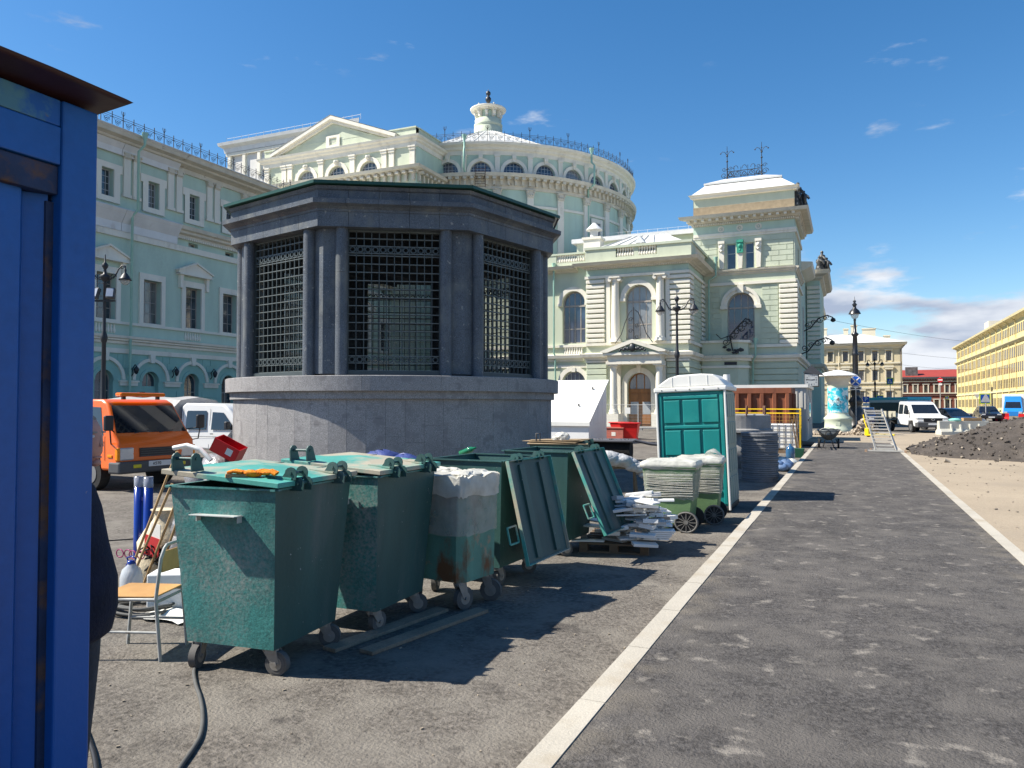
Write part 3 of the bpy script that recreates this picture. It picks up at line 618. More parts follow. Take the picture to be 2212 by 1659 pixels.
bmsh = MB().lathe([(.06, 0), (.11, .05), (.12, .2), (.06, .4), (.05, .45), (.1, .6), (.1, .72)], (0, 0, 0), 10).mesh('baluster', TRIM)
for k in range(7):
    put(bmsh, 'baluster', TH, (-17.0+.21*k, 59.85, 13.82), 0); put(bmsh, 'baluster', TH, (-15.22+.21*k, 59.85, 13.82), 0)
for k in range(13): put(bmsh, 'baluster', TH, (-22.4+.21*k, 60.45, 13.8), 0)
for k in range(16): put(bmsh, 'baluster', TH, (-11.25, 61.8+.3*k, 13.83), 0)
mb = MB(); mb.add([(-20.2, 61, 14.75), (XR, 61, 14.75), (XR, YB, 14.75), (-20.2, YB, 14.75), (-17, 64, 16.3), (-14, 64, 16.3)], [(0, 1, 5, 4), (1, 2, 5), (2, 3, 4, 5), (3, 0, 4)]); mb.add([(XL, 60.9, 14.1), (-20.2, 60.9, 14.1), (-20.2, 70, 15.2), (XL, 70, 15.2)], [(0, 1, 2, 3)]); rf = part(mb, 'hipped_roof', ROOFW)
for k in range(7): x = -19.4+k*1.25; q = MB().bar((x, 61.0, 14.8), (-17+(x+19.4)*.4, 64, 16.34), .05, .08); part(q, 'roof_seam', ROOFW, rf)
q = MB(); q.add([(-16.2, 61.9, 15.3), (-15.3, 61.9, 15.3), (-15.75, 61.9, 15.9), (-15.75, 63.2, 15.95)], [(0, 1, 2), (1, 3, 2), (0, 2, 3)]); part(q, 'dormer', SHEET, rf)
q = MB().bb(-21.0, -19.5, 63, 64.2, 14, 16.2); q.bb(-21.1, -19.4, 62.9, 64.3, 16.2, 16.4); ch = part(q, 'chimney', TRIM); q = MB().cyl((-20.2, 63.6, 16.4), (-20.2, 63.6, 17.1), .35); q.lathe([(.75, 17.1), (.1, 17.75), (0, 17.75)], (-20.2, 63.6, 0), 12); part(q, 'chimney_cowl', SHEET, ch)
# banded quoins
def quoins(F, u0, u1, z0, z1, n, mat, proud=.2, frac=.72):
    for k in range(n):
        a = z0+(z1-z0)*k/n; b = a+(z1-z0)/n*frac; q = MB(); F.prism(q, [(u0, a), (u1, a), (u1, b), (u0, b)], 0, proud)
        part(q, 'quoin_block', mat, bev=.05)
for u0, u1 in ((LB+.02, -18.15), (-12.85, XR+.2)): quoins(Pf, u0, u1, 6.95, 12.2, 13, TRIM)
quoins(Ps, 60.0, 61.4, 6.95, 12.2, 13, TRIM, .2)
quoins(Ps, 65.6, YB, 6.95, 12.2, 13, TRIM, .14)
ashlar(Ps, TH, 61.5, 65.5, 6.95, 12.1, .42, 1.3, RUST, .04, .05)
for u0, u1 in ((LB+.02, -18.0), (-13.1, XR+.1)): quoins(Pf, u0, u1, .9, 5.3, 9, RUST, .14, .88)
quoins(Ps, 60, YB, .9, 5.3, 9, RUST, .1, .88)
C1 = [(0, 5.5), (.12, 5.5), (.16, 5.65), (.38, 5.75), (.45, 6.0), (0, 6.1)]
mb = MB(); Pf.profile(mb, LB, XR, C1, 1, 1); Ps.profile(mb, 60, YB, C1, 1, 0); Pl.profile(mb, XL, LB-.45, C1); part(mb, 'cornice', TRIM)
mb = MB(); Pf.box(mb, LB, XR, 6.68, 6.9, 0, .22); Pl.box(mb, XL, LB-.03, 6.68, 6.88, 0, .18); Ps.box(mb, 60, YB, 6.68, 6.9, 0, .2); part(mb, 'sill_course', TRIM)
for F, a, b, c, d, e in ((Pl, XL, LB-.03, 4.95, 5.2, .1), (Pf, LB, -18, 5.3, 5.46, .18), (Pf, -13.1, XR+.1, 5.3, 5.46, .18)): mb = MB(); F.box(mb, a, b, c, d, 0, e); part(mb, 'string_course', TRIM)
# upper windows
wd = Pf.window(TH, -16.43, -14.27, 7.1, 11.5, True, 4, (.28,), .3, .12, .07, FRAME, GLASSB, None, .7)
mb = MB(); Pf.arch(mb, -15.35, 10.42, 1.08, 1.46, 0, .2); part(mb, 'arch_moulding', TRIM, wd)
for s_ in (-1, 1): mb = MB(); Pf.box(mb, -15.35+s_*1.27-.22, -15.35+s_*1.27+.22, 10.2, 10.42, 0, .26); part(mb, 'impost', TRIM, wd)
for c in (-21.05, -25.3):
    wd = Pl.window(TH, c-1.02, c+1.02, 7.0, 11.4, True, 4, (.28,), .3, .12, .07, FRAME, GLASSB, None, .72)
    mb = MB(); Pl.arch(mb, c, 10.38, 1.02, 1.38, 0, .18); part(mb, 'arch_moulding', TRIM, wd)
    for s_ in (-1, 1): mb = MB(); Pl.box(mb, c+s_*1.2-.2, c+s_*1.2+.2, 10.15, 10.38, 0, .22); part(mb, 'impost', TRIM, wd)
    q = MB()   # net curtain drawn to one side
    for k in range(6): q.add([Pl.p(c-.7+.18*k, 7.2, -.36-.03*(k % 2)), Pl.p(c-.7+.18*(k+1), 7.2, -.36-.03*((k+1) % 2)), Pl.p(c-.5+.12*(k+1), 9.6, -.36), Pl.p(c-.5+.12*k, 9.6, -.36)], [(0, 1, 2, 3)])
    wd = Pl.window(TH, c-1.05, c+1.05, .8, 4.7, True, 6, (.35, .73), .3, .1, .05, FRAMEG, GLASSB)
    mb = MB(); Pl.arch(mb, c, 3.65, 1.05, 1.42, 0, .14); Pl.box(mb, c-.16, c+.16, 4.6, 5.0, 0, .2); part(mb, 'arch_moulding', TRIM, wd)
    for k in range(8): put(bmsh, 'baluster', TH, (c-.75+.21*k, 60.55, 6.0), 0)
# giant columns beside the middle window
def column(x, y, z0, z1, r, name='column', n=16, mat=None, par=TH, volute=True):
    h = z1-z0; q = MB().lathe([(r*1.35, 0), (r*1.35, .12), (r*1.2, .16), (r*1.28, .24), (r*1.05, .32), (r, .4), (r*1.0, h*.35), (r*.84, h-.5)], (x, y, z0), n)
    c = part(q, name, mat or TRIM, par); q = MB().lathe([(r*.84, h-.5), (r*.95, h-.46), (r*.86, h-.42), (r*1.1, h-.12), (r*1.25, h-.1)], (x, y, z0), n); q.box((x, y, z1-.06), (r*2.7, r*2.7, .12))
    if volute:
        for sx in (-1, 1): q.cyl((x+sx*r*1.15, y-r*1.2, z1-.26), (x+sx*r*1.15, y+r*1.2, z1-.26), .15, n=10)
    part(q, 'capital', TRIM, c); return c
for x in (-17.2, -13.55): column(x, 59.75, 6.9, 12.2, .34)
for x in (-17.85, -13.0):
    q = MB().bb(x-.16, x+.16, 59.86, 60, 6.9, 11.8); c = part(q, 'pilaster', TRIM); q = MB().bb(x-.2, x+.2, 59.8, 60, 11.8, 12.2); part(q, 'capital', TRIM, c)
# projecting doorway with pediment
for x in (-17.1, -13.45):
    q = MB().bb(x-.5, x+.5, 58.3, 60, 0, 1.15); part(q, 'column_pedestal', TRIM); column(x, 58.8, 1.15, 5.05, .3, volute=False)
    q = MB().bb(x-.3, x+.3, 59.7, 60, 1.15, 5.05); part(q, 'pilaster', TRIM)
mb = MB().bb(-17.6, -13.15, 58.3, 60, 5.05, 5.3); mb.bb(-17.5, -13.25, 58.4, 60, 5.3, 5.75); mb.bb(-17.8, -12.95, 58.1, 60, 5.75, 5.95); part(mb, 'portico_entablature', TRIM)
D2 = Fc((0, 58.3), 0); c = -15.375
mb = MB(); D2.prism(mb, [(c-2.3, 5.96), (c+2.3, 5.96), (c, 6.75)], -1.7, -.05); part(mb, 'tympanum', GREEN)
mb = MB(); D2.prism(mb, [(c-2.55, 5.96), (c-2.05, 5.96), (c, 6.68), (c+2.05, 5.96), (c+2.55, 5.96), (c+2.6, 6.08), (c, 6.98), (c-2.6, 6.08)], -1.7, .3); part(mb, 'portico_pediment', TRIM)
q = MB()   # cartouche and iron spray on the pediment
q.sphere(D2.p(c, 6.3, .3), .28, 8, (1, .5, 1.2))
for s_ in (-1, 1):
    for k in range(5): q.sphere(D2.p(c+s_*(.35+.16*k), 6.22-.03*k+.08*(k % 2), .3), .16-.015*k, 6, (1.1, .5, 1))
part(q, 'cartouche', BRONZE)
q = MB(); 
for s_ in (-1, 1): q.tube([D2.p(c+s_*1.5, 6.7, -.2), D2.p(c+s_*1.0, 7.4, -.2), D2.p(c+s_*.7, 8.3, -.2), D2.p(c+s_*.35, 9.1, -.2), D2.p(c+s_*.1, 9.3, -.2)], .035, 5)
q.tube([D2.p(c, 6.8, -.2), D2.p(c, 9.5, -.2)], .04, 5)
for k in range(4): q.tube([D2.p(x, z, -.2) for x, z in scroll(c+(-.25 if k % 2 else .25), 7.2+.45*k, .2, 1.2, 10, 1 if k % 2 else -1)], .03, 4)
part(q, 'flag_holder', IRON)
wd = Pf.window(TH, -16.3, -14.36, 3.05, 4.42, True, 3, (), .36, .1, .08, WOOD, GLASSB)
mb = MB(); Pf.box(mb, -16.3, -14.36, 2.85, 3.1, -.5, -.3); part(mb, 'transom', WOOD)
for s_ in (-1, 1):
    a, b = (-16.3, -15.335) if s_ < 0 else (-15.325, -14.36); q = MB(); Pf.box(q, a, b, .15, 2.85, -.46, -.38)
    Pf.box(q, a+.14, b-.14, 2.25, 2.72, -.38, -.34); Pf.box(q, a+.14, b-.14, .3, .95, -.38, -.34); dr = part(q, 'door', WOOD)
    q = MB(); Pf.box(q, a+.16, b-.16, 1.1, 2.1, -.385, -.372); part(q, 'door_pane', M('frosted glass', (.35, .38, .4), .2), dr)
mb = MB(); Pf.arch(mb, -15.33, 3.45, .97, 1.4, 0, .16); mb2 = mb; Pf.box(mb, -16.75, -16.3, 0, 3.45, 0, .16); Pf.box(mb, -14.36, -13.95, 0, 3.45, 0, .16); Pf.box(mb, -15.5, -15.16, 4.4, 5.05, 0, .26); part(mb, 'door_surround', TRIM)
mb = MB().bb(-18.5, -12.2, 57.6, 60, 0, .15); part(mb, 'door_step', M('grey granite plinth', (.2, .2, .2)))
downpipe(Pl, -22.62, .4, 13.3, .25, ((6.2, .2, -.05),)); downpipe(Ps, 66.6, .4, 14.0, .3, ((6.4, .2, 0), (12.9, .8, 0)))
# --- corner tower, facing -Y at 67
Tf = Fc((0, 67), 0); Ts = Fc((-3.95, 0), R(90)); TX0, TX1, TY1 = -12.25, -3.95, 76.0
mb = MB(); Tf.wall(mb, TX0, TX1, 0, 17.4, [(-9.42, -7.2, 7.1, 11.4, True), (-9.45, -8.7, 13.45, 15.62), (-7.92, -7.2, 13.45, 15.62)], .4); part(mb, 'tower_wall', PALEG)
mb = MB(); Ts.wall(mb, 67, TY1, 0, 17.4, [(70.6, 72.6, 7.1, 11.4, True), (71, 72.4, 13.45, 15.62)], .4); mb.add([(TX0, 67, 0), (TX0, 67, 20), (TX0, TY1, 20), (TX0, TY1, 0)], [(0, 1, 2, 3)]); part(mb, 'tower_side_wall', PALEG)
Ts.window(TH, 70.6, 72.6, 7.1, 11.4, True, 4, (.3,), .3, .1, .06, FRAMEG, GLASSB, None, .7); Ts.window(TH, 71, 72.4, 13.45, 15.62, False, 2, (.6,), .3, .08, .05, FRAMEG, GLASSB)
CT = [(0, 17.3), (.12, 17.3), (.15, 17.45), (.4, 17.5), (.42, 17.58), (.5, 17.58), (.5, 17.76), (1.0, 17.8), (1.12, 18.06), (0, 18.3)]
mb = MB(); Tf.profile(mb, TX0, TX1, CT, 1, 1); Ts.profile(mb, 67, TY1, CT, 1, 0); part(mb, 'main_cornice', TRIMD)
dentils(Tf, TX0, TX1, 17.32, 17.45, .1, .34, .15); dentils(Ts, 67, TY1, 17.32, 17.45, .1, .34, .15)
for k in range(15): u = TX0-.3+k*.61; q = MB(); Tf.box(q, u-.12, u+.12, 17.6, 17.78, .45, .85); part(q, 'modillion', TRIM)
mb = MB(); Tf.box(mb, TX0, TX1+.1, 16.38, 16.6, 0, .12); Tf.box(mb, TX0, TX1+.14, 16.2, 16.38, 0, .06); Ts.box(mb, 67, TY1, 16.3, 16.6, 0, .12); part(mb, 'architrave', TRIM)
for u in (-9.9, -8.35, -6.82):
    q = MB(); Tf.arch(q, u, 16.93, .16, .27, 0, .07, 0, 2*pi, 14); q.sphere(Tf.p(u, 16.93, .03), .08, 6)
    for k in range(6): q.sphere(Tf.p(u+.12*cos(k*pi/3), 16.93+.12*sin(k*pi/3), .03), .05, 5)
    part(q, 'rosette', TRIM)
mb = MB(); Tf.box(mb, TX0, TX1, 16.6, 17.32, -.3, .015); Ts.box(mb, 67.05, TY1, 16.6, 17.32, -.3, .015); part(mb, 'frieze', GREEN)
# attic and mansard
mb = MB().bb(TX0, TX1, 67, TY1, 18.2, 19.0); part(mb, 'attic_base', M('bare brown plaster', (.30, .24, .16), .9, .2, 3))
mb = MB().bb(TX0, TX1, 67.02, TY1, 19.0, 19.95); part(mb, 'attic_wall', PALEG)
AT = [(0, 19.7), (.2, 19.75), (.25, 19.9), (.4, 20.05), (0, 20.1)]
mb = MB(); Tf.profile(mb, TX0, TX1, AT, 1, 1); Ts.profile(mb, 67, TY1, AT, 1, 0); part(mb, 'attic_cornice', TRIM)
mb = MB(); mb.hexa([(-12.4, 66.85, 20.1), (-3.85, 66.85, 20.1), (-3.85, 76, 20.1), (-12.4, 76, 20.1), (-11.5, 69.0, 21.45), (-5.2, 69.0, 21.45), (-5.2, 75, 21.45), (-11.5, 75, 21.45)]); rf = part(mb, 'mansard_roof', ROOFW)
mb = MB().bb(-11.65, -5.05, 68.85, 75.1, 21.45, 21.6); mb.hexa([(-11.6, 68.9, 21.6), (-5.1, 68.9, 21.6), (-5.1, 75, 21.6), (-11.6, 75, 21.6), (-10.2, 70.8, 22.35), (-6.6, 70.8, 22.35), (-6.6, 73.5, 22.35), (-10.2, 73.5, 22.35)]); part(mb, 'roof_cap', ROOFW, rf)
# iron crest
cr_ = MB(); yb = 71.0
cr_.bar((-9.9, yb, 23.05), (-6.9, yb, 23.05), .05); cr_.bar((-10.2, yb, 22.55), (-6.6, yb, 22.55), .05)
for k in range(5): x = -9.6+.6*k; cr_.tube([(a, yb, b) for a, b in scroll(x, 22.8, .24, 1.3, 14, 1 if k % 2 else -1)], .025, 4); cr_.tube([(x-.28, yb, 22.6), (x, yb, 22.95), (x+.28, yb, 22.6)], .02, 4); cr_.bar((x+.3, yb, 22.3), (x+.3, yb, 23.5-.12*(k % 2)), .04)
for k in (0, 1, 2): x = -9.15+.75*k; cr_.tube([(x+.2*cos(t), yb, 23.25+.28*sin(t)) for t in [pi*j/8 for j in range(9)]], .022, 4)
cf = part(cr_, 'roof_crest', IRON)
for x in (-9.9, -6.9):
    q = MB().tube([(x, yb, 22.2), (x, yb, 25.4)], [.07, .02], 6)
    for z in (22.5, 23.3, 24.0, 24.5, 24.9): q.sphere((x, yb, z), .1 if z < 24.6 else .07, 6)
    for s_ in (-1, 1):
        q.tube([(x, yb, 24.5), (x+s_*.18, yb, 24.85), (x+s_*.4, yb, 24.95), (x+s_*.55, yb, 24.8)], .025, 4); q.sphere((x+s_*.57, yb, 24.78), .07, 6)
        q.tube([(x+s_*.05+a, yb, b) for a, b in scroll(s_*.22, 23.3, .2, 1.3, 12, s_)], .022, 4); q.tube([(a, yb, b) for a, b in scroll(x+s_*.3, 22.75, .3, 1.3, 12, s_)], .025, 4)
    part(q, 'crest_post', IRON, cf)
# paired upper windows with herms
for a, b in ((-9.45, -8.7), (-7.92, -7.2)): Tf.window(TH, a, b, 13.45, 15.62, False, 1, (.62,), .25, .07, .05, FRAMEG, GLASSB)
VERD = M('green copper patina', (.04, .30, .2), .6, .2, 5)
for k, u in enumerate((-9.85, -8.32, -6.83)):
    q = MB(); Tf.prism(q, [(u-.16, 13.45), (u+.16, 13.45), (u+.24, 15.1), (u-.24, 15.1)], 0, .22); h_ = part(q, 'herm', TRIM)
    q = MB(); Tf.box(q, u-.27, u+.27, 15.62, 15.85, 0, .4); Tf.prism(q, [(u-.22, 15.0), (u+.22, 15.0), (u+.27, 15.62), (u-.27, 15.62)], 0, .3); q.sphere(Tf.p(u, 15.35, .3), .17, 8, (1, .8, 1.2)); q.sphere(Tf.p(u, 15.0, .25), .13, 6); part(q, 'herm_bust', VERD if k == 1 else TRIM, h_)
    if k == 1: q = MB(); Tf.box(q, u-.25, u+.25, 14.75, 15.6, .02, .33); part(q, 'scrim', VERD, h_)
mb = MB(); Tf.profile(mb, TX0+.9, TX1, CORN(12.95, .42, .3)); Ts.profile(mb, 67, TY1, CORN(12.95, .42, .3)); part(mb, 'sill_cornice', TRIMD)
mb = MB(); Tf.box(mb, TX0+.8, TX1+.05, 12.05, 12.3, 0, .16); Ts.box(mb, 67, TY1, 12.05, 12.3, 0, .16); part(mb, 'string_course', TRIM)
ashlar(Tf, TH, -6.45, TX1-.1, 13.45, 16.1, .44, 1.25, PALEG, .04, .05); ashlar(Tf, TH, TX0+.05, -10.25, 13.45, 16.1, .44, 1.25, PALEG, .04, .05)
wd = Tf.window(TH, -9.42, -7.2, 7.1, 11.4, True, 4, (.28,), .3, .12, .07, FRAME, GLASSB, None, .7)
mb = MB(); Tf.arch(mb, -8.31, 10.29, 1.11, 1.35, 0, .14); Tf.arch(mb, -8.31, 10.29, 1.35, 1.62, 0, .24); Tf.box(mb, -8.55, -8.07, 11.35, 12.05, 0, .36); part(mb, 'arch_moulding', TRIM, wd)
for s_ in (-1, 1): mb = MB(); Tf.box(mb, -8.31+s_*1.38-.3, -8.31+s_*1.38+.3, 10.0, 10.29, 0, .3); part(mb, 'impost', TRIM, wd)
def tcut(a, b):
    if b < 10.1: return [(-9.9, -6.75)]
    return [(-10.05, -6.6)]
ashlar(Tf, TH, TX0+.9, -5.3, 6.95, 12.0, .44, 1.35, RUST, .04, .05, tcut)
quoins(Tf, -5.22, TX1+.2, 6.95, 12.0, 12, TRIM); quoins(Ts, 67, 68.4, 6.95, 12.0, 12, TRIM)
quoins(Ts, 67, 68.3, .9, 5.4, 9, RUST, .16, .88); quoins(Tf, TX0+.05, TX1+.1, .9, 5.4, 9, RUST, .12, .9)
mb = MB(); Tf.profile(mb, TX0, TX1, C1, 0, 1); Ts.profile(mb, 67, TY1, C1, 1, 0); Tf.box(mb, TX0, TX1+.1, 6.68, 6.92, 0, .2); part(mb, 'cornice', TRIM)
# balcony bay on the tower
def bay(pts, z0, z1, mat, name):
    q = MB().prism(pts, z0, z1); return part(q, name, mat)
bp = [(-11.9, 67), (-11.9, 65.6), (-11.2, 64.9), (-8.3, 64.9), (-7.6, 65.6), (-7.6, 67)]
ex = lambda k: [(-9.75+(x+9.75)*k, 67+(y-67)*k) for x, y in bp]
bay(bp, 0, 5.5, RUST, 'balcony_bay'); bay(ex(1.1), 5.5, 5.7, TRIM, 'cornice'); bay(ex(1.18), 5.7, 5.95, TRIMD, 'cornice'); bay(ex(1.0), 5.95, 7.0, PALEG, 'balcony_parapet'); bay(ex(1.08), 7.0, 7.2, TRIM, 'balcony_coping')
bay(ex(1.05), 4.9, 5.1, TRIM, 'string_course')
F = Fc((0, 64.9), 0)
q = MB(); F.box(q, -10.4, -8.9, 3.2, 3.5, 0, .3); F.box(q, -10.2, -9.1, 2.6, 3.2, 0, .12); F.box(q, -10.3, -10.0, 0, 2.6, 0, .14); F.box(q, -9.3, -9.0, 0, 2.6, 0, .14); part(q, 'door_surround', TRIM)
q = MB(); F.box(q, -10.0, -9.3, .1, 2.6, -.02, .06); part(q, 'service_door', IRON)
q = MB(); F.box(q, -9.4, -8.4, 5.15, 5.4, -.02, .05); part(q, 'vent_opening', IRON)
# iron lamp bracket sprays
for base, sc in ((F.p(-8.7, 6.3, .2), 1.0),):
    q = MB(); bx_, by_, bz_ = base
    for k in range(9): a = random.uniform(0, 2*pi); q.sphere((bx_+random.uniform(-.7, .7), by_-.1, bz_+random.uniform(-.25, .35)), random.uniform(.1, .2), 6, (1.3, .6, .8), .2)
    q.tube([(bx_, by_, bz_), (bx_-.2, by_-.2, bz_+1.2), (bx_+.5, by_-.3, bz_+2.0), (bx_+1.1, by_-.3, bz_+2.6), (bx_+1.6, by_-.3, bz_+2.2), (bx_+1.5, by_-.3, bz_+1.9)], .06, 6)
    for k in range(7): q.tube([(bx_+a, by_-.25, b) for a, b in scroll(-.5+.3*k, bz_+.7+.28*k, .3, 1.3, 12, 1 if k % 2 else -1)], .035, 4)
    q.tube([(bx_-1.3, by_-.2, bz_+1.4), (bx_-.9, by_-.2, bz_+1.0), (bx_-.3, by_-.2, bz_+1.2)], .04, 5); part(q, 'lamp_bracket', IRON)
downpipe(Fc((0, 65), 0), -12.1, .3, 7.0, .2); downpipe(Fc((0, 66.6), 0), -7.3, .3, 6.9, .2, ((5.9, .3, .25),)); 
# link roof between tower and rotunda
mb = MB().bb(-24, -12.3, 70, 80, 0, 17.45); part(mb, 'link_wall', PALEG); mb = MB().bb(-24.4, -12.2, 69.6, 80, 17.45, 17.85); mb.hexa([(-24.4, 69.6, 17.85), (-12.2, 69.6, 17.85), (-12.2, 80, 17.85), (-24.4, 80, 17.85), (-23, 73, 18.4), (-12.2, 73, 18.4), (-12.2, 78, 18.4), (-23, 78, 18.4)]); part(mb, 'link_roof', SHEET)
q = MB()
for k in range(10): x = -22+k; q.bar((x, 74, 18.4), (x, 74, 19.2), .02)
for z in (18.9, 19.15): q.bar((-22, 74, z), (-12.6, 74, z), .018)
part(q, 'guard_rail', SHEET)
# --- main front running away along X=-3.95 with its projecting porch
mb = MB().bb(-20, -3.97, 76.02, 125, 0, 15.0); part(mb, 'main_front_wall', GREEN)
mb = MB(); Ts.profile(mb, 76.03, 125, [(0, 14.4), (.3, 14.5), (.9, 14.8), (1.0, 15.2), (0, 15.3)]); part(mb, 'main_cornice', TRIM); mb = MB(); Ts.profile(mb, 76.03, 125, C1); part(mb, 'cornice', TRIM)
for k in range(5): u = 78.6+k*9; Ts.window(TH, u-1, u+1, 7.1, 11.4, True, 2, (.3, .7), -.04, .1, .06, TRIM, GLASSB)
mb = MB().bb(-3.9, -2.6, 84, 97, 0, 14.8); part(mb, 'front_porch', GREEN)
F2 = Fc((-2.6, 0), R(90)); F3 = Fc((0, 84), 0); CP2 = [(0, 14.6), (.3, 14.8), (.35, 15.0), (.8, 15.2), (.95, 15.6), (0, 15.7)]
mb = MB(); F3.profile(mb, -3.9, -2.6, CP2, 0, 1); F2.profile(mb, 84, 97, CP2, 1, 1); part(mb, 'main_cornice', TRIMD); mb = MB(); F3.profile(mb, -3.9, -2.6, C1, 0, 1); F2.profile(mb, 84, 97, C1, 1, 1); part(mb, 'cornice', TRIMD)
for x, y, z in ((-2.3, 84.6, 0), ): quoins(F3, -3.85, -2.6, 6.6, 14.2, 16, TRIM, .15)
def statue(x, y, z, s, name='statue_group'):
    q = MB()
    for dx, dy, hh in ((0, 0, 1.0), (.35, .5, .72), (-.2, -.5, .7)):
        q.lathe([(.30*s, 0), (.34*s, .25*hh*s), (.22*s, .9*hh*s), (.30*s, 1.2*hh*s), (.26*s, 1.45*hh*s), (.09*s, 1.55*hh*s), (.13*s, 1.68*hh*s), (.12*s, 1.8*hh*s), (0, 1.88*hh*s)], (x+dx*s, y+dy*s, z), 9)
        q.tube([(x+dx*s, y+dy*s-.25*s, z+1.35*hh*s), (x+dx*s+.3*s, y+dy*s-.45*s, z+1.1*hh*s), (x+dx*s+.42*s, y+dy*s-.4*s, z+.8*hh*s)], .09*s, 6)
    q.sphere((x+.5*s, y-.3*s, z+.55*s), .4*s, 10, (.3, 1, 1)); return part(q, name, M('weathered bronze', (.05, .05, .05), .5, .5, 4, col2=(.35, .35, .33), m2=(2, .55, .65)))
statue(-3.75, 68.3, 18.5, 1.15); statue(-2.4, 85, 15.6, 1.2)
for z, y_ in ((10.2, 79), (7.6, 73.5)):   # curly lamp brackets reaching over the pavement
    q = MB(); q.tube([(-3.95, y_, z-1.2), (-3.3, y_, z-.9), (-2.6, y_, z+.0), (-1.8, y_, z+.25), (-1.3, y_, z+.0)], .06, 6)
    for k in range(4): q.tube([(-3.6+.55*k+a, y_, b) for a, b in scroll(0, z-.6+.2*k, .28, 1.3, 12, 1 if k % 2 else -1)], .035, 4)
    q.lathe([(.04, 0), (.2, -.1), (.24, -.3), (.1, -.42)], (-1.3, y_, z), 8); part(q, 'lamp_bracket', IRON)
# ---------------------------------------------------------------- ventilation pavilion
GRAN = M('dark flamed granite', (.088, .103, .122), .5, .3, 1.4, .3, 110, fine=.5, fs=45, col2=(.14, .148, .145), m2=(2.5, .52, .7), col3=(.25, .25, .235), m3=(11, .64, .69), spec=.4, streak=.6)
DRUMG = M('grey speckled granite', (.29, .28, .275), .75, .16, .9, .3, 120, fine=.5, fs=60, col2=(.215, .205, .205), m2=(3.5, .55, .62), spec=.3)
GRILLE = M('dark green painted steel', (.05, .064, .064), .45, .15, 4, spec=.5)
ROOFG = M('green roof edge', (.012, .06, .04), .4, .15, 3)
PS = 20/17
PV = thing('pavilion', 'octagonal dark granite ventilation pavilion with barred openings on a round grey stone base', 'pavilion', (-9.1*PS, 14.36*PS, 1.8*(1-PS))); PV.scale = (PS, PS, PS)
PHI = R(-126.2)
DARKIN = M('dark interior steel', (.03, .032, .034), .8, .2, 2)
def oct_(r): return [(r*cos(PHI+k*pi/4), r*sin(PHI+k*pi/4)) for k in range(8)]
# round base: cladding slabs, belt and ledge
mb = MB().lathe([(3.36, 0), (3.36, 2.0)], n=96); part(mb, 'base_core', DRUMG, PV)
ns = 62
for k in range(ns):
    a = 2*pi*k/ns; hw = 3.385*math.tan(pi/ns); F = Fc((3.385*cos(a), 3.385*sin(a)), a+pi/2); zs = [0, random.uniform(.25, .75), random.uniform(1.0, 1.7), 1.92]
    for z0, z1 in zip(zs, zs[1:]):
        q = MB(); pr_ = random.uniform(-.0025, .0025); F.box(q, -hw+.0015, hw-.0015, z0+.0015, z1-.0015, -.05, pr_); part(q, 'cladding_slab', DRUMG, PV)
for k in range(32):
    a0, a1 = 2*pi*k/32, 2*pi*(k+1)/32-.0011
    q = MB()
    for r0, r1, z0, z1 in ((3.2, 3.455, 1.92, 2.06),):
        q.lathe([(r0, z0), (r1, z0), (r1, z1), (r0, z1)], n=5, a0=a0, a1=a1, smooth=False)
    part(q, 'belt_stone', DRUMG, PV)
    if k % 2 == 0:
        a1 = 2*pi*(k+2)/32-.0011; q = MB().lathe([(2.6, 2.06), (3.54, 2.06), (3.545, 2.32), (3.535, 2.33), (2.6, 2.335)], n=10, a0=a0, a1=a1, smooth=False); part(q, 'ledge_stone', DRUMG, PV)
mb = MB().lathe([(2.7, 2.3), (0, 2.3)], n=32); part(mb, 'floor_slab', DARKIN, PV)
AP = 3.51*cos(pi/8); HW = 3.51*sin(pi/8)
# shared grille pieces
vb = MB().bb(-.0075, .0075, -.015, .015, 2.42, 4.97).mesh('vertical_bar', GRILLE)
sb = MB().bb(-.82, .82, -.035, .03, -.0065, .0065).mesh('cross_slat', M('slat green lightened as lit', (.13, .15, .145), .45, .15, 4))  # slats paler than the bars, the light they catch put into the colour
rg = MB(); F0 = Fc((0, 0), 0); F0.arch(rg, 0, 0, .036, .056, -.012, .012, 0, 2*pi, 14); rg = rg.mesh('ring', GRILLE)
msh = bpy.data.materials.new('fine wire mesh'); msh.use_nodes = True
t_ = msh.node_tree; t_.nodes.clear(); o_ = t_.nodes.new('ShaderNodeOutputMaterial'); mx_ = t_.nodes.new('ShaderNodeMixShader'); tr_ = t_.nodes.new('ShaderNodeBsdfTransparent'); df_ = t_.nodes.new('ShaderNodeBsdfDiffuse'); df_.inputs[0].default_value = (.02, .022, .022, 1)
cx_ = t_.nodes.new('ShaderNodeTexCoord'); ck_ = t_.nodes.new('ShaderNodeTexBrick'); ck_.offset = 0; ck_.inputs['Scale'].default_value = 1; ck_.inputs['Brick Width'].default_value = .022; ck_.inputs['Row Height'].default_value = .022; ck_.inputs['Mortar Size'].default_value = .0036; ck_.inputs['Mortar Smooth'].default_value = 0
t_.links.new(cx_.outputs['UV'], ck_.inputs['Vector']); t_.links.new(ck_.outputs['Fac'], mx_.inputs[0]); t_.links.new(tr_.outputs[0], mx_.inputs[1]); t_.links.new(df_.outputs[0], mx_.inputs[2]); t_.links.new(mx_.outputs[0], o_.inputs[0])
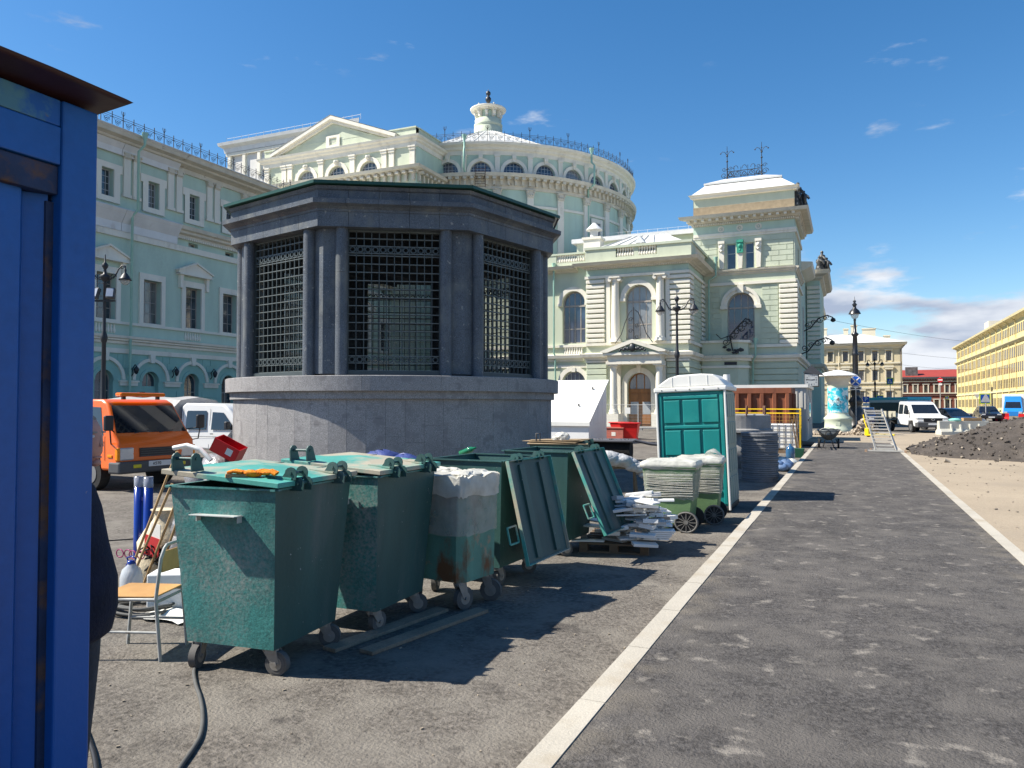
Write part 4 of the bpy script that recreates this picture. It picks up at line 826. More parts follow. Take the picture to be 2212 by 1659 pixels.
for k in range(8):
    an = PHI+pi/8+k*pi/4; F = Fc((AP*cos(an), AP*sin(an)), an+pi/2)
    # five slabs per side in three courses
    for j in range(5):
        a, b = -1+2*j/5, -1+2*(j+1)/5
        def slab(prof, name):
            q = MB(); pts = []
            for s_ in (a, b):
                for d, z in prof: hw = HW+d*math.tan(pi/8); pts.append(F.p(s_*hw+(.003 if s_ == a else -.003)*(1 if abs(s_) < 1 else 0), z, d))
            n = len(prof); q.add(pts, [(i, n+i, n+i+1, i+1) for i in range(n-1)]+[tuple(range(n))[::-1], tuple(range(n, 2*n))]); part(q, name, GRAN, PV)
        slab([(-.5, 4.98), (0, 4.98), (0, 5.245), (-.5, 5.245)], 'fascia_slab')
        slab([(-.5, 5.248), (.01, 5.248), (.015, 5.29), (.07, 5.33), (.155, 5.36), (.16, 5.44), (-.3, 5.46)], 'moulding_slab')
        slab([(-.5, 5.46), (.0, 5.447), (0, 5.62), (.03, 5.64), (.05, 5.695), (-.5, 5.72)], 'frieze_slab')
    # piers and half columns
    q = MB(); va = PHI+k*pi/4; vr = 3.30; vx = V((vr*cos(va), vr*sin(va), 0)); n0 = PHI-pi/8+k*pi/4; t0 = V((-sin(n0), cos(n0), 0)); n1 = an; t1 = V((-sin(n1), cos(n1), 0))
    N0 = V((cos(n0), sin(n0), 0)); N1 = V((cos(n1), sin(n1), 0)); inn = vx.normalized()*-.3
    pg = [vx, vx+t1*.30, vx+t1*.30-N1*.22, vx+inn, vx-t0*.30-N0*.22, vx-t0*.30]
    for z0, z1 in ((2.37, 3.2), (3.203, 4.1), (4.103, 4.985)): q = MB().prism([(p.x, p.y) for p in pg], z0, z1); part(q, 'pier_stone', GRAN, PV)
    q = MB().prism([(p.x*.985, p.y*.985) for p in pg], 2.325, 2.372); part(q, 'pier_foot', IRON, PV)
    for s_ in (-1, 1):
        for z0, z1 in ((2.345, 4.18), (4.184, 4.985)):
            p = F.p(s_*.93, 0, -.15); q = MB().cyl((p.x, p.y, z0), (p.x, p.y, z1), .11, n=20); part(q, 'half_column', GRAN, PV)
    q = MB(); F.box(q, -.84, .84, 2.33, 2.42, -.32, -.16); F.box(q, -.84, -.815, 2.42, 4.97, -.28, -.2); F.box(q, .815, .84, 2.42, 4.97, -.28, -.2); F.box(q, -.84, .84, 4.955, 4.98, -.28, -.2); part(q, 'grille_frame', GRILLE, PV)
    for j in range(13): p = F.p(-.815+1.63*j/12, 0, -.225); put(vb, 'vertical_bar', PV, p, F.ang)
    for z in [2.43, 2.565, 2.695]+[2.84+.152*i for i in range(12)]+[4.555, 4.685, 4.82, 4.95]: p = F.p(0, 0, -.245); p.z = z; put(sb, 'cross_slat', PV, p, F.ang)
    for j in range(12):
        for z in (2.63, 4.62): p = F.p(-.815+1.63*(j+.5)/12, 0, -.215); p.z = z; put(rg, 'ring', PV, p, F.ang)
    q = MB(); q.add([F.p(-.84, 2.42, -.42), F.p(.84, 2.42, -.42), F.p(.84, 4.97, -.42), F.p(-.84, 4.97, -.42)], [(0, 1, 2, 3)]); me = q.mesh('wire_mesh', msh)
    uv = me.uv_layers.new(name='u'); 
    for li, c_ in enumerate(((0, 0), (1.68, 0), (1.68, 2.55), (0, 2.55))): uv.data[li].uv = c_
    if k in (0, 1, 2): link('wire_mesh', me, PV)
mb = MB(); o1, o2, o3 = oct_(3.58), oct_(3.66), oct_(.1)
mb.add([(x, y, 5.71) for x, y in o2]+[(x, y, 5.765) for x, y in o2]+[(x, y, 6.35) for x, y in o3], [(k, (k+1) % 8, 8+(k+1) % 8, 8+k) for k in range(8)]+[(8+k, 8+(k+1) % 8, 16+(k+1) % 8, 16+k) for k in range(8)]+[tuple(range(8))[::-1]]); part(mb, 'roof', ROOFG, PV)
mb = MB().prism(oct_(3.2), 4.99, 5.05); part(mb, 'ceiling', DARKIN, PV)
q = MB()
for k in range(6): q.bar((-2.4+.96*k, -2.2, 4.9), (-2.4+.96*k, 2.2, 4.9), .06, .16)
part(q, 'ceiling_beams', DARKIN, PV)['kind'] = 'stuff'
q = MB().tube([(oct_(3.62)[3][0], oct_(3.62)[3][1], 5.7), (oct_(3.6)[3][0]-.1, oct_(3.6)[3][1], 5.45)], .02, 6); part(q, 'gutter_spout', IRON, PV)
# ---------------------------------------------------------------- metal waste containers
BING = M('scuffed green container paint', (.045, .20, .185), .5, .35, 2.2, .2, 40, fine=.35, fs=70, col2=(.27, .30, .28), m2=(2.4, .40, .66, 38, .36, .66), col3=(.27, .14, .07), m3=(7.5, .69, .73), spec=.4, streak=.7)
BINS = M('dark green paint and shaded container sides', (.03, .085, .078), .5, .25, 2.0, .12, 30, col2=(.10, .13, .125), m2=(2.4, .55, .75), col3=(.33, .36, .35), m3=(26, .69, .72), spec=.45, streak=.25)  # doubles as the shade tone on container walls turned from the sun
BINP = M('faded turquoise paint', (.075, .32, .27), .5, .15, 2.5, .1, 25, col2=(.40, .36, .27), m2=(1.4, .50, .62), col3=(.15, .09, .05), m3=(9, .7, .75))
BINR = M('rusting green container paint', (.10, .24, .18), .6, .25, 2.5, .25, 30, col2=(.17, .075, .03), m2=(2.4, .52, .60), col3=(.30, .24, .16), m3=(5, .62, .7), streak=.5)
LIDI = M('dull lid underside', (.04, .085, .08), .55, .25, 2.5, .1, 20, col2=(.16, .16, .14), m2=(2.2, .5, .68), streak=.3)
BDARK = M('black inside', (.012, .016, .016), .8)
RUBBER = M('dusty wheel rubber', (.11, .105, .098), .8, .2, 9)
STEELW = M('galvanised caster steel', (.30, .28, .25), .5, .2, 10, metal=.4)
def ring_walls(q, bx, by, tx, ty, z0, z1, t=.006):
    b = [(-bx, -by), (bx, -by), (bx, by), (-bx, by)]; tp = [(-tx, -ty), (tx, -ty), (tx, ty), (-tx, ty)]
    vs = [(x, y, z0) for x, y in b]+[(x, y, z1) for x, y in tp]; q.add(vs, [(0, 1, 5, 4), (1, 2, 6, 5), (2, 3, 7, 6), (3, 0, 4, 7), (3, 2, 1, 0)])
    vi = [(x*(1-t/bx), y*(1-t/by), z0+t) for x, y in b]+[(x*(1-t/tx), y*(1-t/ty), z1) for x, y in tp]; q.add(vi, [(4, 5, 1, 0), (5, 6, 2, 1), (6, 7, 3, 2), (7, 4, 0, 3), (0, 1, 2, 3)])
    q.add(vs[4:]+vi[4:], [(0, 1, 5, 4), (1, 2, 6, 5), (2, 3, 7, 6), (3, 0, 4, 7)])
def caster(root, x, y, z, r, ang):
    """swivel caster hung under height z"""
    e = MB(); m = Matrix.Translation((x, y, 0)) @ Matrix.Rotation(ang, 4, 'Z')
    off = .045
    def P(a, b, c): return m @ V((a, b, c))
    for s_ in (-1, 1): e.hexa([P(off-.03, s_*.032-.003, r), P(off+.03, s_*.032-.003, r), P(off+.03, s_*.032+.003, r), P(off-.03, s_*.032+.003, r), P(-.05, s_*.032-.003, z-.01), P(.05, s_*.032-.003, z-.01), P(.05, s_*.032+.003, z-.01), P(-.05, s_*.032+.003, z-.01)])
    e.cyl(P(0, 0, z-.03), P(0, 0, z), .05, n=12); e.cyl(P(off, -.045, r), P(off, .045, r), .014, n=8)
    f = e.build('caster_fork', STEELW, root)
    w_ = MB().cyl(P(off, -.024, r), P(off, .024, r), r, n=24); w_.cyl(P(off, -.027, r), P(off, .027, r), r*.82, n=20); wo = w_.build('wheel', RUBBER, f, bev=.006)
    h = MB().cyl(P(off, -.03, r), P(off, .03, r), r*.55, n=20); h.build('hub', STEELW, f, bev=.003)
def lug_pair(par, o, fx, fy, mat, w_=.12, h=.09, rod=True):
    """two rounded plates carrying a rod; o origin, fx along the rod, fy forward"""
    o, fx, fy = V(o), V(fx).normalized(), V(fy).normalized(); up = fx.cross(fy).normalized(); q = MB()
    for s_ in (-1, 1):
        c = o+fx*(s_*w_/2); pl = [(-.07, 0), (.05, 0)]+[(.02*0-.03+.045*cos(t)+.0, h+.04*sin(t)) for t in [pi*j/6 for j in range(7)]]
        n = len(pl); a = [c-fx*.005+fy*x+up*z for x, z in pl]; b = [c+fx*.005+fy*x+up*z for x, z in pl]
        q.add(a+b, [tuple(range(n)), tuple(range(2*n-1, n-1, -1))]+[(i, n+i, n+(i+1) % n, (i+1) % n) for i in range(n)])
    if rod: q.cyl(o-fx*(w_/2+.012)-fy*.03+up*h, o+fx*(w_/2+.012)-fy*.03+up*h, .011, n=8)
    return q.build('lug', mat, par)
BX, BY, TX, TY, BZ0, BZ1 = .35, .38, .42, .475, .18, 1.25
def metal_bin(label, x, y, yaw, mat, matShade, lid, wheels=((0, .3), (1, 1.2), (2, 2.1), (3, .9)), grp='metal waste containers in a row', sc=1.0, lip=True):
    r = thing('waste_container', label, 'waste container', (x, y, 0), yaw, grp); r.scale = (sc, sc, sc)
    q = MB(); ring_walls(q, BX, BY, TX, TY, BZ0, BZ1); b = q.build('body', mat, r)
    if matShade is not mat:
        b.data.materials.append(matShade)
        for i in (1, 2): b.data.polygons[i].material_index = 1  # right and back walls take the darker green: shade put into the colour
    q = MB()
    for s_ in (-1, 1): q.bb(-TX-.035, TX+.035, s_*TY-.018, s_*TY+.018, BZ1-.006, BZ1+.006)
    for s_ in (-1, 1): q.bb(s_*TX-.018, s_*TX+.018, -TY-.035, TY+.035, BZ1-.0065, BZ1+.0055)
    q.build('rim', mat, r)
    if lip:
        q = MB().box((-.02, -BY-.115, 1.07), (.36, .12, .006), (R(-4), 0, 0)); q.box((-.185, -BY-.09, 1.05), (.006, .06, .05)); q.box((.145, -BY-.09, 1.05), (.006, .06, .05)); q.build('lifting_plate', M('steel edge brightened as sunlit', (.5, .52, .5), .4, .15, 9), r)  # plate coloured pale, its sunlit edge put into the tone
    for k, a in wheels: caster(r, (-1, 1, 1, -1)[k]*(BX-.06), (-1, -1, 1, 1)[k]*(BY-.06), BZ0, .08, a)
    # hinges on the right-hand rim
    for yy in (-.26, .26): lug_pair(r, (TX+.03, yy, BZ1-.02), (0, 1, 0), (-1, 0, 0), matShade, .1, .05)
    if lid == 'shut':
        m = Matrix.Translation((TX+.02, 0, BZ1+.015)) @ Matrix.Rotation(R(4.2), 4, 'Y'); L_ = TX*2+.08; Wd = TY+.03
        q = MB(); pts = [V((-L_, -Wd, .0)), V((.02, -Wd, 0)), V((.02, Wd, 0)), V((-L_, Wd, 0))]; tp = [V((-L_, -Wd, .035)), V((.02, -Wd, .035)), V((.02, Wd, .035)), V((-L_, Wd, .035))]
        q.hexa([m @ p for p in pts+tp]); c = [m @ p for p in (V((-L_+.06, -Wd+.06, .035)), V((-.04, -Wd+.06, .035)), V((-.04, Wd-.06, .035)), V((-L_+.06, Wd-.06, .035)), V((-L_/2, 0, .065)))]
        q.add(c, [(0, 1, 4), (1, 2, 4), (2, 3, 4), (3, 0, 4)]); lo = q.build('lid', BINP, r, bev=.004)
        z = m @ V((0, 0, .035)); 
        for px, py, ax in ((-L_+.18, -Wd+.06, (1, 0, 0)), (-L_+.2, Wd-.08, (1, 0, 0)), (-.35, Wd-.06, (1, 0, 0))): o = m @ V((px, py, .035)); lug_pair(lo, o, ax, (0, 1 if py < 0 else -1, 0), BINP if py > 0 else BINS, .16, .085)
        for yy in (-.26, .26): o = m @ V((-.04, yy, .035)); lug_pair(lo, o, (0, 1, 0), (-1, 0, 0), BINS, .13, .045); q = MB().box(m @ V((-.1, yy, .045)), (.2, .16, .012), (0, R(4.2), 0)); q.build('hinge_strap', BINP, lo)
    elif lid:
        ang = lid   # hanging open: angle from vertical
        m = Matrix.Translation((TX+.06, 0, BZ1)) @ Matrix.Rotation(-ang, 4, 'Y'); W2 = TY+.03; L_ = 1.02
        q = MB()
        def BBm(x0, x1, y0, y1, z0, z1): q.hexa([m @ V(p) for p in ((x0, y0, z0), (x1, y0, z0), (x1, y1, z0), (x0, y1, z0), (x0, y0, z1), (x1, y0, z1), (x1, y1, z1), (x0, y1, z1))])
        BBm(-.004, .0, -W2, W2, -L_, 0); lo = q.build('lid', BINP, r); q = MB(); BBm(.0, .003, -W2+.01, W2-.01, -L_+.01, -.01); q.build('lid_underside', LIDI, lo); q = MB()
        for s_ in (-1, 1): BBm(0, .035, s_*W2-.004, s_*W2+.004, -L_, 0)
        BBm(0, .035, -W2, W2, -L_-.004, -L_+.004); BBm(0, .035, -W2, W2, -.004, .004); q.build('lid_edge', BINP, lo); 
        for yy in (-.22, .24): q = MB(); BBm(.003, .028, yy-.055, yy+.055, -L_+.04, -.05); q.build('lid_rib', BINS, lo)
        q = MB(); a_, b_ = -.62, -.78
        for (y0, z0), (y1, z1) in zip(((-W2-.2, a_), (-W2-.02, a_), (-W2-.02, b_), (-W2-.2, b_)), ((-W2-.02, a_), (-W2-.02, b_), (-W2-.2, b_), (-W2-.2, a_))): q.bar(m @ V((-.02, y0, z0)), m @ V((-.02, y1, z1)), .014)
        q.build('lid_handle', BINP, lo)
    return r
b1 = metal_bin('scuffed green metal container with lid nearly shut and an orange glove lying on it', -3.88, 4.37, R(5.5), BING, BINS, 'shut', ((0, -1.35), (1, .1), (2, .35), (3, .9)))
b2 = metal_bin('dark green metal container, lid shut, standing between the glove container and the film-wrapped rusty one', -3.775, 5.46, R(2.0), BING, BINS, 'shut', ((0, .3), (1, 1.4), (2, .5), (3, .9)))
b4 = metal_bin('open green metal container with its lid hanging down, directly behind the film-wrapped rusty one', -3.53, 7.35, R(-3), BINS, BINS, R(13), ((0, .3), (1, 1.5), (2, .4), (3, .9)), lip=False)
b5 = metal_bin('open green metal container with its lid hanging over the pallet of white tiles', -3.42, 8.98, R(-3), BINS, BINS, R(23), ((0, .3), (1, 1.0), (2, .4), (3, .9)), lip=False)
b6 = metal_bin('metal container heaped with cardboard between the sweeper brush and the open-lid containers', -4.3, 11.7, R(8), BINS, BINS, None, lip=False, sc=.95)
FILM = M('crumpled clear stretch film', (.50, .49, .44), .3, .25, 7, .5, 18, spec=.6, alpha=.42)
FILMD = M('dense folded stretch film', (.56, .545, .48), .35, .25, 6, .45, 16, spec=.55, alpha=.85)
# rusty container wrapped in film
r3 = thing('waste_container', 'rusty green metal container wrapped in white stretch film, no lid', 'waste container', (-3.42, 6.27, 0), R(-8), 'metal waste containers in a row')
q = MB(); cx3, cy3, ch = .38, .29, .07
def oct3(k): return [(-cx3*k+ch, -cy3*k), (cx3*k-ch, -cy3*k), (cx3*k, -cy3*k+ch), (cx3*k, cy3*k-ch), (cx3*k-ch, cy3*k), (-cx3*k+ch, cy3*k), (-cx3*k, cy3*k-ch), (-cx3*k, -cy3*k+ch)]
vs = [(x, y, .25) for x, y in oct3(.98)]+[(x, y, 1.1) for x, y in oct3(1.02)]; q.add(vs, [(k, (k+1) % 8, 8+(k+1) % 8, 8+k) for k in range(8)]+[tuple(range(8))[::-1], tuple(range(8, 16))]); q.build('body', BINR, r3)
q = MB(); rows = 9
def wrap(q, outline, z0, z1, rows, grow, jit, edge=.0, per=4):
    ol = []
    n0 = len(outline)
    for k in range(n0):
        (xa, ya), (xb, yb) = outline[k], outline[(k+1) % n0]
        for j in range(per): ol.append((xa+(xb-xa)*j/per, ya+(yb-ya)*j/per))
    n = len(ol); vs = []
    for i in range(rows+1):
        t = i/rows
        for k, (x, y) in enumerate(ol):
            g_ = 1+grow(t)+random.uniform(-jit, jit); vs.append((x*g_, y*g_, z0+(z1-z0)*t+(random.uniform(-edge, edge) if i in (0, rows) else 0)))
    q.add(vs, [(i*n+k, i*n+(k+1) % n, (i+1)*n+(k+1) % n, (i+1)*n+k) for i in range(rows) for k in range(n)], True); return vs[-n:]
top = wrap(q, oct3(1.03), .66, 1.04, 8, lambda t: .012, .006, .012); q.build('film_wrap', FILM, r3)
q = MB(); t2 = wrap(q, oct3(1.05), 1.0, 1.17, 4, lambda t: .02+.03*sin(t*3), .03, .02, 6); n = len(t2); q.add([(x*.97, y*.97, z+.0) for x, y, z in t2]+[(random.uniform(-.1, .1), random.uniform(-.1, .1), 1.2)], [(k, (k+1) % n, n) for k in range(n)])
for k in range(10): x, y = random.uniform(-.3, .3), random.uniform(-.22, .22); q.sphere((x, y, 1.17), random.uniform(.07, .13), 10, (1.3, 1, .45), .18)
q.build('film_top', FILMD, r3)
q = MB(); st = [(-.36, -.31, 1.0), (-.30, -.315, .85), (-.2, -.32, .7), (-.12, -.318, .55), (-.02, -.315, .42)]
for a, b in zip(st, st[1:]): q.bar(a, b, .035, .008, (0, 1, 0))
q.build('film_strip', FILMD, r3)
for x, y, a in ((.3, -.22, 1.4), (.3, .2, .3), (-.3, -.22, .8), (-.3, .2, 2)): caster(r3, x, y, .25, .1, a)
# bits lying on the containers
q = MB(); ORANGE = M('orange knitted glove', (.9, .24, .01), .85, .25, 20, .6, 120)
for a, r_ in (((0, 0, 0), .05), ((.07, .02, .012), .045), ((-.06, .01, .0), .035)): q.sphere(a, r_, 12, (1.3, .8, .5), .1)
for k in range(5): q.tube([(.08, .03-.018*k, .012), (.13, .03-.02*k, .022+.006*(k % 2)), (.165, .028-.022*k, .01)], .012, 8)
for k in range(4): q.tube([(-.06, .02-.018*k, .005), (-.11, .02-.022*k, .012), (-.15, .015-.022*k, .0)], .011, 8)
g_ = q.build('work_glove', ORANGE); g_.location = (-3.66, 3.99, 1.345); g_.rotation_euler = (R(2), R(4), R(28)); tag(g_, 'crumpled orange work glove lying on the scuffed green container', 'glove')
q = MB().box((0, 0, 0), (.17, .035, .025)); g_ = q.build('wood_offcut', M('raw pine', (.42, .27, .13), .7, .2, 8), bev=.002); g_.location = (-3.72, 3.93, 1.332); g_.rotation_euler = (0, R(3), R(50)); tag(g_, 'short pine offcut under the orange glove', 'wood offcut')
# rubbish in and on the containers
q = MB(); BLUEB = M('blue rubbish sack', (.05, .07, .22), .45, .3, 6, .7, 18)
for k in range(9): q.sphere((random.uniform(-.24, .24), random.uniform(-.28, .34), random.uniform(1.22, 1.3)), random.uniform(.09, .15), 14, (1.2, 1.1, .6), .14)
g_ = q.build('rubbish_sack', BLUEB); g_.location = (-4.12, 6.15, .0); tag(g_, 'crumpled blue rubbish sack bulging behind the film-wrapped container', 'rubbish sack')
q = MB(); q.lathe([(0, 0), (.035, .0), (.036, .14), (.03, .17), (.012, .2), (.012, .23), (0, .23)], n=12); g_ = q.build('plastic_bottle', M('clear green bottle plastic', (.03, .3, .14), .1, .1, 3, spec=.8, trans=.5)); g_.location = (-4.3, 8.2, 1.22); g_.rotation_euler = (0, R(70), 0); tag(g_, 'green plastic bottle sticking out of an open container', 'bottle')
CARD = M('brown cardboard', (.30, .22, .13), .9, .15, 6)
g6 = thing('cardboard_sheet', 'flattened cardboard with crumpled white paper on top of the far container', 'cardboard', (-4.3, 11.7, 1.2), R(8))
q = MB()
for k in range(4): q.box((random.uniform(-.06, .06), random.uniform(-.06, .06), .012*k+.01), (.95-.05*k, 1.0-.06*k, .008), (random.uniform(-.03, .03), random.uniform(-.03, .03), random.uniform(-.25, .25)))
q.build('sheet', CARD, g6); q = MB().sphere((.1, -.3, .1), .1, 12, (1.2, 1, .8), .15); q.sphere((.0, -.3, .07), .07, 10, (1, 1, .8), .15); q.build('crumpled_paper', FILMD, g6); q = MB().tube([(-.3, -.42, .02), (-.3, -.42, .16), (-.24, -.42, .16), (-.24, -.42, .02)], .012, 6); q.build('wire_loop', IRON, g6)
# ---------------------------------------------------------------- planks
PLK = M('grey weathered plank', (.25, .20, .145), .9, .2, 5, .5, 40, fine=.2, streak=1)
for (xa, ya), (xb, yb), lb in (((-3.5, 4.62), (-3.28, 5.93), 'weathered plank lying closer to the containers'), ((-3.22, 4.68), (-2.95, 6.05), 'weathered plank lying farther from the containers')):
    l_ = hypot(xb-xa, yb-ya); q = MB().box((0, 0, .016), (.13, l_, .028)); q.box((.0, .0, .0165), (.05, l_*.98, .0285)); g_ = q.build('plank', PLK, bev=.003); g_.location = ((xa+xb)/2, (ya+yb)/2, 0); g_.rotation_euler = (0, 0, atan2(yb-ya, xb-xa)-pi/2); tag(g_, lb, 'plank', 'planks beside the containers')
# ---------------------------------------------------------------- school chair
CH = thing('school_chair', 'grey tubular school chair with plywood seat and back beside the front container', 'chair', (-4.74, 4.06, 0), R(20))
TUB = M('chipped grey tube', (.33, .34, .33), .45, .2, 14, col2=(.16, .11, .07), m2=(14, .6, .68)); PLY = M('varnished plywood', (.50, .28, .10), .4, .15, 4, streak=1, bump=.1)
W2, D2_ = .19, .19
for s_ in (-1, 1):   # the chair's back stands on its +x side
    q = MB().tube([(.24, s_*W2, 0), (.2, s_*W2, .43), (.235, s_*W2, .72), (.25, s_*W2*.9, .79), (.25, s_*W2*.72, .81)], .0125, 10); q.build('leg', TUB, CH)
    q = MB().tube([(-.22, s_*W2, 0), (-.19, s_*W2, .42), (-.17, s_*W2, .43), (.2, s_*W2, .43)], .0125, 10); q.build('leg', TUB, CH)
MB().tube([(.25, -W2*.72, .81), (.25, W2*.72, .81)], .0125, 10).build('top_rail', TUB, CH)
for x_ in (-.19, .2): MB().tube([(x_, -W2, .41), (x_, W2, .41)], .011, 8).build('seat_rail', TUB, CH)
for s_ in (-1, 1): MB().tube([(-.205, s_*W2, .2), (.215, s_*W2, .2)], .01, 8).build('stretcher', TUB, CH)
q = MB().prism([(-.22, -.19), (-.2, -.205), (.18, -.19), (.2, -.17), (.2, .17), (.18, .19), (-.2, .205), (-.22, .19)], .443, .455); q.build('seat', PLY, CH, bev=.004)
q = MB()
for k in range(6):
    a, b = -1+k/3, -1+(k+1)/3; q.hexa([(.232+.02*(1-a*a), a*.18, .62), (.232+.02*(1-b*b), b*.18, .62), (.24+.02*(1-b*b), b*.18, .62), (.24+.02*(1-a*a), a*.18, .62), (.238+.02*(1-a*a), a*.18, .77), (.238+.02*(1-b*b), b*.18, .77), (.246+.02*(1-b*b), b*.18, .77), (.246+.02*(1-a*a), a*.18, .77)])
q.build('backrest', PLY, CH)
# ---------------------------------------------------------------- wrapped wheelie bins
WGRN = M('green wheelie bin plastic', (.13, .22, .10), .45, .12, 2, .1, 30, spec=.4); BLK = M('black rubber', (.02, .02, .02), .7, .2, 6); SPOKE = M('dusty spoked wheel', (.14, .135, .125), .7, .2, 8)
def wheelie(label, x, y, rz):
    r = thing('wheelie_bin', label, 'wheelie bin', (x, y, 0), rz, 'film-wrapped wheelie bins')
    # local: +x is the wheeled back, -x the front
    q = MB(); q.hexa([(-.25, -.23, .06), (.26, -.23, .12), (.26, .23, .12), (-.25, .23, .06), (-.345, -.29, .93), (.335, -.28, .93), (.335, .28, .93), (-.345, .29, .93)]); q.bb(-.36, .35, -.30, .30, .9, .935); q.build('body', WGRN, r, bev=.02)
    q = MB(); q.bb(-.2, -.02, -.2, .2, 0, .12); q.build('foot', WGRN, r, bev=.01)
    for s_ in (-1, 1):
        q = MB().cyl((.22, s_*.26, .15), (.22, s_*.31, .15), .15, n=28); q.build('tyre', BLK, r, bev=.01)
        wq = MB(); 
        for k in range(12): a = 2*pi*k/12; wq.bar((.22+.025*cos(a), s_*.318, .15+.025*sin(a)), (.22+.125*cos(a), s_*.318, .15+.125*sin(a)), .008, .014, (0, 1, 0))
        wq.cyl((.22, s_*.3, .15), (.22, s_*.33, .15), .028, n=12); F0 = Fc((0, 0), 0); wo = wq.build('wheel', SPOKE, r)
        q = MB(); m_ = len(q.v); pts = [(.22+.138*cos(2*pi*k/28), s_*.314, .15+.138*sin(2*pi*k/28)) for k in range(28)]; q.tube(pts, .013, 6, True); q.build('rim', SPOKE, wo)
    q = MB(); ol = [(-.31, -.27), (.31, -.26), (.31, .26), (-.31, .27)]
    def gr(t): return -.02+.1*t+.012*sin(t*40)
    n = 40; wrap(q, ol, .46, .86, 16, gr, .008, .015, 9); q.build('film_wrap', FILM, r)
    q = MB(); ol2 = [(-.37, -.31), (.36, -.3), (.36, .3), (-.37, .31)]; t = wrap(q, ol2, .885, 1.0, 6, lambda t: -.07+.07*sin(pi*min(1, t*1.05)), .007, .01, 10); n = len(t)
    q2 = [(xx*.96, yy*.96, zz+.005) for xx, yy, zz in t]; ring2 = [(xx*.5, yy*.5, 1.02+random.uniform(-.008, .012)+.04*(xx+.2)) for xx, yy, zz in t]; o = len(q.v); q.add(t+q2+ring2+[(0, 0, 1.035)], [(k, (k+1) % n, n+(k+1) % n, n+k) for k in range(n)]+[(n+k, n+(k+1) % n, 2*n+(k+1) % n, 2*n+k) for k in range(n)]+[(2*n+k, 2*n+(k+1) % n, 3*n) for k in range(n)], True)
    q.build('film_hood', FILMD, r)
    q = MB()
    for k in range(16):
        z = .5+.021*k+random.uniform(-.008, .008); d = .27+.09*(z-.4); tl = random.uniform(-.02, .02); q.tube([(-.29, -d+.012, z+tl), (-.1, -d-.004, z), (.1, -d-.004, z-tl*.5), (.3, -d+.012, z-tl)], .0045, 5)
    q.build('film_creases', FILMD, r)['kind'] = 'stuff'
    return r
w1 = wheelie('green wheelie bin wrapped in film standing next to the white tiles', -2.38, 11.22, R(2)); w1.scale = (1.12, 1.05, 1.0)
w2 = wheelie('green wheelie bin wrapped in film with a torn flap, standing against the toilet cabin', -2.12, 12.1, R(4))
q = MB(); vs = []
for i in range(6):
    for j in range(8): vs.append((.05+.05*i, -.15+.05*j+random.uniform(-.02, .02), 1.03+.11*sin(pi*i/5)*(.6+.4*sin(j))+random.uniform(-.015, .015)))
q.add(vs, [(i*8+j, i*8+j+1, (i+1)*8+j+1, (i+1)*8+j) for i in range(5) for j in range(7)], True); q.build('film_flap', FILM, w2)
# ---------------------------------------------------------------- pallet with tile offcuts
PW = M('dirty pallet wood', (.16, .11, .07), .9, .25, 5, .4, 40)
pa = thing('pallet', 'dirty wooden pallet under the heap of white tiles', 'pallet', (-2.72, 9.62, 0), R(8))
for k in range(3): MB().bb(-.42, .42, -.6+.55*k, -.5+.55*k, 0, .022).build('bottom_board', PW, pa); 
for k in range(3):
    for j in range(3): MB().bb(-.42+.37*j, -.32+.37*j, -.6+.55*k, -.5+.55*k, .022, .1).build('block', PW, pa)
for k in range(7): MB().bb(-.42, .42, -.6+.185*k, -.49+.185*k, .1+.002*(k % 2), .122).build('top_board', PW, pa)
TILE = M('white facing tile', (.70, .70, .68), .4, .06, 3, spec=.4); TILEC = M('grey tile edge', (.42, .42, .41), .6, .1, 4)
KINDS = (((.3, .12, .035), 'long narrow'), ((.26, .2, .02), 'thin broad'), ((.36, .09, .03), 'slim strip-like'), ((.18, .14, .05), 'short thick'), ((.4, .15, .02), 'long flat'))
for layer in range(10):
    for k in range(9):
        z = .125+.055*layer+random.uniform(-.01, .01); lo, hi = (-.36, .42) if layer < 4 else (-.02, .52-.025*(layer-4)); xr, yr = random.uniform(lo, hi), random.uniform(-.55, .4)
        if xr < -.02 and layer > 3: continue
        (sx, sy, sz), nm = random.choice(KINDS); gy = random.random() < .2
        g_ = MB().box((0, 0, 0), (sx, sy, sz)).build('tile', TILEC if gy else TILE, bev=.002)
        g_.location = (-2.64+xr, 9.55+yr, z+sz/2); g_.rotation_euler = (random.uniform(-.16, .16), random.uniform(-.2, .14), random.uniform(-.6, .6)); tag(g_, '%s %s tile offcut in the heap on the pallet' % (nm, 'grey' if gy else 'white'), 'tile', 'tile offcuts heaped on the pallet')
for k in range(5):
    g_ = MB().box((0, 0, 0), (.3, .2, .02)).build('tile', TILE, bev=.002); g_.location = (-2.16+.02*k, 9.2, .2+.024*k); g_.rotation_euler = (0, 0, .3); tag(g_, 'white tile in the neat little stack at the edge of the pallet', 'tile', 'tile offcuts heaped on the pallet')
